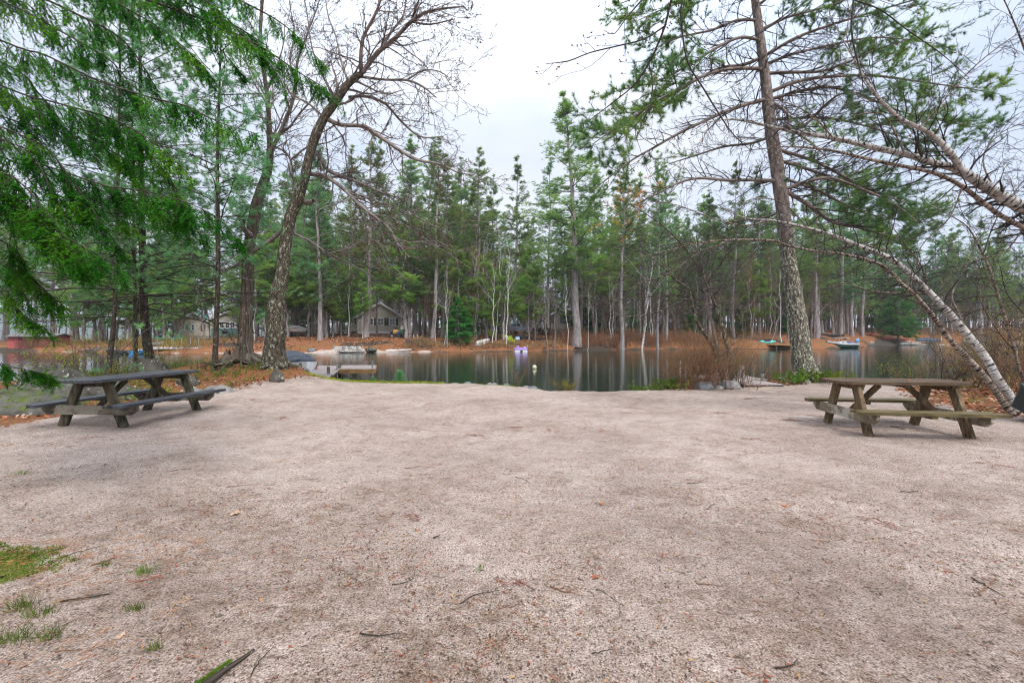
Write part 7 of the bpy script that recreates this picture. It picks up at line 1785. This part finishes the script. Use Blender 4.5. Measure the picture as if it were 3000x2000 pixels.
# bits of bark, needles and bud scales strewn over the sand
def debris():
    rg = np.random.default_rng(66); n = 30000
    r = .9+11.5*rg.uniform(0, 1, n)**1.15; a = rg.uniform(-.92, .92, n); x = r*np.sin(a)*1.05; y = r*np.cos(a)
    k = (y > 1.1)*(ground(x, y) < .12)*(ground(x, y) > -.06)*(rg.uniform(0, 1, n) < np.clip(.55+.9*vnoise(x, y, 1.1, 3)+.5*vnoise(x, y, 3.3, 1), .12, 1)); x, y, r = x[k], y[k], r[k]; z = ground(x, y); n = len(x)
    mats = [noisy('dark_crumbs', (.035, .022, .016), (.10, .06, .04), 20, .9, 'Position'), noisy('red_crumbs', (.16, .035, .018), (.32, .085, .035), 20, .85, 'Position'), noisy('straw_crumbs', (.28, .15, .06), (.42, .27, .13), 20, .85, 'Position')]
    mb = MB(); w_ = rg.uniform(0, 1, n)
    for i, (lo, hi, sz) in enumerate([(0, .66, .015), (.66, .88, .018), (.88, 1.0, .022)]):
        s = (w_ >= lo)*(w_ < hi); p = np.c_[x, y, z+.004][s]
        leaves(mb, p, nrm(rg.normal(0, .35, p.shape)+np.array([0, 0, 1])), sz, i, rg, .5)
    # needles and hair thin twiglets
    m_ = 6500; s = rg.integers(0, n, m_); p = np.c_[x, y, z+.003][s]+np.c_[rg.normal(0, .05, (m_, 2)), np.zeros(m_)]; aa = rg.uniform(0, 6.28, m_); L = rg.uniform(.03, .085, m_)
    q = p[:, None]+np.c_[np.cos(aa), np.sin(aa), 0*aa][:, None]*(L[:, None]*np.linspace(-.5, .5, 3)[None])[..., None]; q[:, 1, :2] += rg.normal(0, .006, (m_, 2))
    h = m_//2; tubes(mb, q[:h], np.full((h, 3), .0011), 3, 2); tubes(mb, q[h:], np.full((m_-h, 3), .0014), 3, 1)
    # clumps of fallen needles
    for _ in range(46):
        i = rg.integers(0, n); c = np.array([x[i], y[i], z[i]+.004]); kk = rg.integers(8, 34); a0 = rg.uniform(0, 3.14); p = c+np.c_[rg.normal(0, .10, kk), rg.normal(0, .04, kk), np.zeros(kk)] @ rotm('z', a0).T
        aa = a0+rg.normal(0, .6, kk); q = p[:, None]+np.c_[np.cos(aa), np.sin(aa), 0*aa][:, None]*(np.full((kk, 1), .07)*np.linspace(-.5, .5, 3)[None])[..., None]; q[..., 2] = c[2]+rg.uniform(0, .01, (kk, 1)); tubes(mb, q, np.full((kk, 3), .0014), 3, 1)
    o = mb.build('sand_debris', mats); tag(o, 'dark crumbs, bud scales and needles strewn over the sand', 'debris', kind='stuff')
debris()

# fallen twigs one can count: (px0, py0, px1, py1, width m, bend)
TW = [(268, 1655, 345, 1633, .010, 0, 'dark straight twig on the sand above the green tuft at left'), (150, 1645, 300, 1600, .006, .05, 'long thin twig lying from the moss patch at lower left'), (178, 1759, 325, 1742, .011, .06, 'twig with brown needles left of the mossy stick'),
      (665, 1427, 767, 1419, .006, .04, 'thin arched twig in the left middle of the sand'), (1055, 1862, 1172, 1862, .008, -.18, 'curved reddish twig like a smile near the bottom'), (1345, 1770, 1462, 1732, .007, .10, 'arched dark twig below the green needle tuft'),
      (1612, 1722, 1708, 1755, .009, -.03, 'straight dark twig right of the arched dark twig'), (1752, 1730, 1812, 1818, .004, .2, 'thin curled twig right of the straight dark one'), (2012, 1418, 2062, 1418, .007, 0, 'short dark twig in the middle right of the sand'),
      (2040, 1708, 2122, 1724, .006, .06, 'thin arched twig left of the right middle'), (2270, 1968, 2335, 1940, .009, -.06, 'short dark curved twig near the bottom right'), (2845, 1690, 2945, 1750, .008, 0, 'longer twig of the crossed pair at right'),
      (2870, 1742, 2915, 1705, .010, .04, 'shorter twig of the crossed pair at right'), (2637, 1437, 2692, 1436, .009, .02, 'short dark twig below the right table'), (1735, 1919, 1800, 1911, .006, .05, 'short curled twig near the bottom left of the crossed pair'),
      (1188, 1372, 1228, 1366, .008, .05, 'small curved twig in the middle left of the sand'), (1508, 1400, 1552, 1420, .006, .1, 'bent twig in the centre of the sand'), (1270, 1580, 1288, 1573, .012, 0, 'short stubby twig in the centre left'),
      (160, 1915, 240, 1908, .007, .04, 'thin brown twig in the lower left corner'), (735, 1990, 805, 1905, .006, .08, 'thin forked twig right of the mossy stick'), (2178, 1172, 2262, 1166, .010, .03, 'dark twig on the sand before the twiggy shrub'),
      (2275, 1148, 2335, 1144, .008, .05, 'thin twig on the sand left of the right table'), (2075, 1495, 2100, 1475, .005, .1, 'tiny bent twig in the right middle'), (500, 1380, 560, 1375, .006, .02, 'thin straight twig in the left part of the sand'),
      (2310, 1225, 2375, 1240, .009, -.05, 'dark twig lying left of the right table legs'), (2610, 1248, 2650, 1262, .011, .1, 'curled twig under the right table'), (1150, 1715, 1215, 1672, .006, -.3, 'v shaped red twig below the middle left')]
for i, (a, b, c, d, w_, bend, lab) in enumerate(TW):
    Ya, Yb = EYE*F/(b-HY), EYE*F/(d-HY); p0 = P(a, b, Ya); p1 = P(c, d, Yb); L = np.linalg.norm(p1-p0); t = np.linspace(0, 1, 9); per = np.array([-(p1-p0)[1], (p1-p0)[0], 0])/max(L, .01); rgt = np.random.default_rng(500+i)
    q = p0+(p1-p0)*t[:, None]+per*(bend*L*np.sin(t*np.pi))[:, None]+np.c_[rgt.normal(0, .004, (9, 2)), np.zeros(9)]; q[:, 2] = ground(q[:, 0], q[:, 1])+w_*.45+.004
    m = MB(); tubes(m, q, w_/2*np.linspace(1, .45, 9), 6, 0, .12, cap=True)
    if i % 2 == 0: s = spawn(q[None], (w_/2*np.linspace(1, .45, 9))[None], 2, .3, .8, (38, 8), (.3, .08), 4, .1, (0, 0, -.05), .6, .0016, rg=rgt); s[0][..., 2] = np.maximum(s[0][..., 2], .006); tubes(m, *s, 4)
    o = m.build('fallen_twig', [M['dark_bark'] if i % 3 else M['twig_red']], None, True); tag(o, lab, 'twig', 'twigs fallen on the sand')
# thick stick with moss at the bottom edge
p0, p1 = P(535, 2060, 1.84), P(742, 1915, 2.15); p0[2] = .03; p1[2] = .02; t = np.linspace(0, 1, 12)[:, None]
e = empty('mossy_stick', tuple(p0), 0, 'thick dark stick with green moss on its side at the bottom edge', 'stick'); m = MB(); q = (p1-p0)*t+np.c_[.004*np.sin(t*9), .003*np.cos(t*7), 0*t]; tubes(m, q, np.linspace(.021, .006, 12)*1.0, 10, 0, .10, cap=True); m.build('wood', [M['dark_bark']], e, True)
m = MB(); rgt = np.random.default_rng(9); tt = rgt.uniform(.12, .68, 900)[:, None]; b = (p1-p0)*tt+np.c_[-.014+rgt.normal(0, .004, 900), .008+rgt.normal(0, .004, 900), .008+rgt.uniform(0, .008, 900)]; blades(m, b, nrm(np.array([-.5, .2, .7])+rgt.normal(0, .3, b.shape)), 2, .010, .0025, .5, 0, rg=rgt); m.build('moss', [M['leaf_green']], e)
# grass tufts and moss
M['tuft'] = foliage('tuft_blades', (.05, .09, .015), (.13, .20, .03), (.28, .28, .08), 4, .4)
def tuft(px, py, n, h, label, seed, mat='tuft', w_=.004, sp=.05):
    rg = np.random.default_rng(seed); Y = EYE*F/(py-HY); x = PX(px, Y); e = MB(); b = np.c_[rg.normal(0, sp, n), rg.normal(0, sp*.7, n), np.zeros(n)]
    blades(e, b, nrm(np.c_[b[:, :2]*5, np.ones(n)*.7]+rg.normal(0, .25, (n, 3))), 1, h, w_, .2, 0, .4, rg); o = e.build('grass_tuft', [M[mat]], None, False, (x, Y, gz(x, Y))); tag(o, label, 'grass tuft', 'grass tufts on the sand')
for i, (px, py, n, h, lab, sp) in enumerate([(215, 1640, 46, .05, 'bright green tuft above the dark straight twig at left', .018), (418, 1675, 70, .06, 'spiky grass tuft right of the dark straight twig', .03), (65, 1770, 110, .07, 'largest grass tuft near the left edge', .04), (115, 1795, 90, .06, 'brownish tuft beside the largest grass tuft', .035),
        (455, 1907, 40, .045, 'small round tuft above the mossy stick', .014), (140, 1862, 80, .06, 'grass tuft low at the left among brown needles', .035), (395, 1785, 60, .05, 'thin pale tuft in the lower left', .03), (20, 1875, 110, .06, 'ragged grass tuft in the lower left corner', .05), (60, 1388, 60, .05, 'faded tuft at the left edge of the sand', .05), (305, 1655, 60, .03, 'flat moss green tuft below the dark straight twig', .022)]):
    tuft(px, py, n, h, lab, 600+i, sp=sp)
x, y, z = scat(2600, -4.3, -2.9, 2.6, 3.35, lambda x, y: 1.0*(((x+3.6)/.65)**2+((y-2.98)/.30)**2 < 1+.35*vnoise(x, y, 9, 2)), np.random.default_rng(8))
m = MB(); blades(m, np.c_[x, y, z-.002], np.tile([0, 0, 1.], (len(x), 1)), 4, .022, .006, .8, 0, rg=rg); tag(m.build('moss', [M['tuft']]), 'cushion of dark green moss at the left edge of the sand', 'moss', kind='stuff')
# brown needle carpet bits lower left
rgn = np.random.default_rng(77); n = 2600; x = rgn.uniform(-4.2, -1.7, n); y = rgn.uniform(1.9, 3.4, n); k = rgn.uniform(0, 1, n) < np.clip((-x-2.0)/1.6+.35*vnoise(x, y, 3, 4), 0, 1)*.9; x, y = x[k], y[k]; n = len(x); aa = rgn.normal(.5, .7, n)
q = np.c_[x, y, ground(x, y)+.004+rgn.uniform(0, .006, n)][:, None]+np.c_[np.cos(aa), np.sin(aa), 0*aa][:, None]*(rgn.uniform(.04, .09, n)[:, None]*np.linspace(-.5, .5, 3)[None])[..., None]
m = MB(); tubes(m, q, np.full((n, 3), .0012), 3, 0); tag(m.build('fallen_needles', [noisy('rusty_needles', (.20, .07, .025), (.42, .20, .08), 9, .8, 'Position')]), 'rusty pine needles scattered in the lower left corner', 'needles', kind='stuff')
# green needle tuft and a few single leaves lying on the sand
def lying_leaf(px, py, s, label, mat, seed, Y=None, z=None):
    Y = Y or EYE*F/(py-HY); x = PX(px, Y); z = gz(x, Y) if z is None else z; rg = np.random.default_rng(seed); m = MB(); a = np.linspace(0, 2*np.pi, 15)[:-1]; r = s/2*(.75+.3*np.cos(5*a)+rg.normal(0, .05, 14))
    ring = np.c_[r*np.cos(a), r*np.sin(a)*.8, s*.12*np.abs(np.cos(a*1.5))+.002]; m.add(np.vstack([[0, 0, s*.03+.003], ring]), [[0, i+1, (i+1) % 14+1] for i in range(14)]); o = m.build('fallen_leaf', [mat], None, False, (x, Y, z)); o.rotation_euler = (0, 0, rg.uniform(0, 6)); tag(o, label, 'leaf', 'single fallen leaves')
for i, (px, py, s, lab, k) in enumerate([(1743, 1690, .07, 'pink brown leaf right of the green needle tuft', 1), (1762, 1476, .07, 'small reddish leaf right of the centre', 1), (1885, 1370, .08, 'pale orange leaf in the right middle distance', 2), (1333, 1273, .09, 'pale yellow leaf in the middle distance', 2),
        (955, 1480, .06, 'dull red leaf in the left middle', 1), (2300, 1480, .08, 'orange leaf in the right middle', 1), (1225, 1553, .05, 'tiny red leaf in the centre left', 1), (690, 1500, .14, 'folded yellow brown leaf left of the centre', 2), (355, 1870, .06, 'splayed tan needle bundle like leaf at lower left', 2)]):
    lying_leaf(px, py, s, lab, LM[k], 700+i)
x, y = PX(2663, 7.3), 7.3; lying_leaf(2663, 0, .085, 'bright orange leaf lying on the right table top', noisy('orange_leaf', (.45, .09, .01), (.60, .16, .02), 9), 720, 7.15, .806)
lying_leaf(2530, 0, .05, 'small brown leaf lying on the left part of the right table top', LM[1], 721, 7.25, .806)
rgt = np.random.default_rng(5); m = MB(); blades(m, np.zeros((1, 3))+[0, 0, .03], np.array([[0, -.8, -.1]]), 26, .075, .003, .45, 0, rg=rgt); o = m.build('needle_tuft', [M['leaf_green']], None, False, (PX(1408, 2.93), 2.93, gz(-.2, 2.93))); tag(o, 'green pine needle tuft lying in the middle of the sand', 'needle tuft')

# brown brush along the far bank and tan undergrowth further right
def brush(label, x0, x1, y0, y1, fn, n, h, mats, seed, k1=6):
    rg = np.random.default_rng(seed); x, y, z = scat(n, x0, x1, y0, y1, fn, rg); n = len(x); a = rg.uniform(0, 6.28, n); d = nrm(np.c_[np.cos(a)*.45, np.sin(a)*.45, np.ones(n)]); L = h*rg.uniform(.35, 1.1, n)*np.clip(.75+.5*vnoise(x, y, .7, 1), .3, 1.3); kk = np.linspace(0, 1, 4)[None, :, None]
    q = np.c_[x, y, z][:, None]+d[:, None]*L[:, None, None]*kk+rg.normal(0, .04, (n, 4, 3)); mb = MB(); r = np.full((n, 4), .014); tubes(mb, q, r, 3, 0)
    A, Ar = spawn(q, r, k1, .2, 1, (38, 12), (.45, .15), 3, .2, (0, 0, .03), .7, .009, rg=rg); tubes(mb, A, Ar, 3, 0)
    b, t = along(A, 2, .4, 1, rg); leaves(mb, b+rg.normal(0, .05, b.shape), nrm(rg.normal(size=b.shape)), .085, 1, rg)
    o = mb.build('brush', mats); tag(o, label, 'brush', kind='stuff')
BR = noisy('rusty_brush_leaves', (.16, .06, .025), (.42, .20, .085), 1.2, .9, 'Position'); BT = noisy('tan_brush_leaves', (.20, .14, .06), (.42, .32, .14), 1.2, .9, 'Position')
onbank = lambda x, y: ((y > np.interp(x, FAR[:, 0], FAR[:, 1])+.3))*np.clip(.75+vnoise(x, y, .5, 1), .2, 1)
brush('rust brown brush along the far bank between the small cottage and the huge pine', 7, 33, 59, 73, lambda x, y: onbank(x, y)*(y < np.interp(x, FAR[:, 0], FAR[:, 1])+9), 2200, 1.7, [M['twig_red'], BR], 71)
brush('tan and rust brush further back in the wood', -10, 45, 70, 84, onbank, 1300, 1.6, [M['twig_red'], BT], 72, 5)
brush('tan brush along the right bay', 60, 150, 92, 118, lambda x, y: onbank(x, y)*(x > 78)+(y > 103)*onbank(x, y), 1500, 1.8, [M['twig_red'], BT], 73, 5)
brush('sparse brush on the far bank by the white canoe', -13, 8, 54, 63, lambda x, y: (y < np.interp(x, FAR[:, 0], FAR[:, 1])+3.2)*onbank(x, y)*.8, 900, .9, [M['twig_red'], BT], 74, 5)
brush('yellow green brush on the far left shore', -62, -33, 50, 62, lambda x, y: onbank(x, y)*(y < np.interp(x, FAR[:, 0], FAR[:, 1])+6)*(vnoise(x, y, .5, 3) > -.2), 800, 1.3, [M['twig_red'], M['leaf_yellow']], 75, 5)
# water side grass on the near edge
x, y, z = scat(1500, -6.9, -2.2, 14.0, 15.3, lambda x, y: (y > np.interp(x, NEAR[:, 0], NEAR[:, 1])-.55)*(y < np.interp(x, NEAR[:, 0], NEAR[:, 1])+.1)*1.0, rg); m = MB(); blades(m, np.c_[x, y, z], np.tile([0, 0, 1.], (len(x), 1)), 3, .07, .012, .55, 0, rg=rg)
tag(m.build('grass', [M['leaf_yellow']]), 'short yellow grass along the edge by the left dock', 'grass', kind='stuff')

# the deep wood behind everything, one dim mass of stems and twigs
def deep_wood():
    rg = np.random.default_rng(88); n = 1350; px = rg.uniform(640, 3500, n); Y = rg.uniform(96, 150, n)+np.clip((px-2350)/650, 0, 1)*22; x = PX(px, Y); z = ground(x, Y); H = rg.uniform(9, 20, n)
    k = np.linspace(0, 1, 6)[None, :, None]; q = np.c_[x, Y, z-.2][:, None]+np.c_[rg.normal(0, .04, n), rg.normal(0, .04, n), np.ones(n)][:, None]*H[:, None, None]*k+rg.normal(0, .08, (n, 6, 3)); r = rg.uniform(.05, .16, n)[:, None]*np.linspace(1, .25, 6)[None]
    mb = MB(); tubes(mb, q, r, 4, 0); A, Ar = spawn(q, r, 16, .15, 1, (48, 14), (.20, .08), 4, .15, (0, 0, .05), .35, .03, rg=rg); tubes(mb, A, Ar, 3, 1)
    b, t = along(A, 4, .2, 1, rg); blades(mb, b, t, 3, 1.1, .05, .55, 1, rg=rg)
    s = rg.uniform(0, 1, len(b)) < .16; blades(mb, b[s], nrm(t[s]+[0, 0, .2]), 9, .55, .12, .8, 2, rg=rg)
    tag(mb.build('deep_wood', [M['twig_grey'], M['twig'], M['needle_far']]), 'dim mass of stems and twigs deep in the wood beyond the lake', 'wood', kind='stuff')
deep_wood()
# ------------------------------------------------------------------ damp air over the lake
def haze():
    m, t, o = newmat('haze'); v = N(t, 'ShaderNodeVolumePrincipled'); v.inputs['Density'].default_value = .0003; v.inputs['Color'].default_value = (.93, .96, 1, 1); v.inputs['Anisotropy'].default_value = 0.1
    t.links.new(v.outputs[0], o.inputs['Volume']); mb = MB(); box(mb, (0, 1100, 22), (7000, 5200, 54)); ob = mb.build('haze', [m]); tag(ob, kind='stuff')
haze()
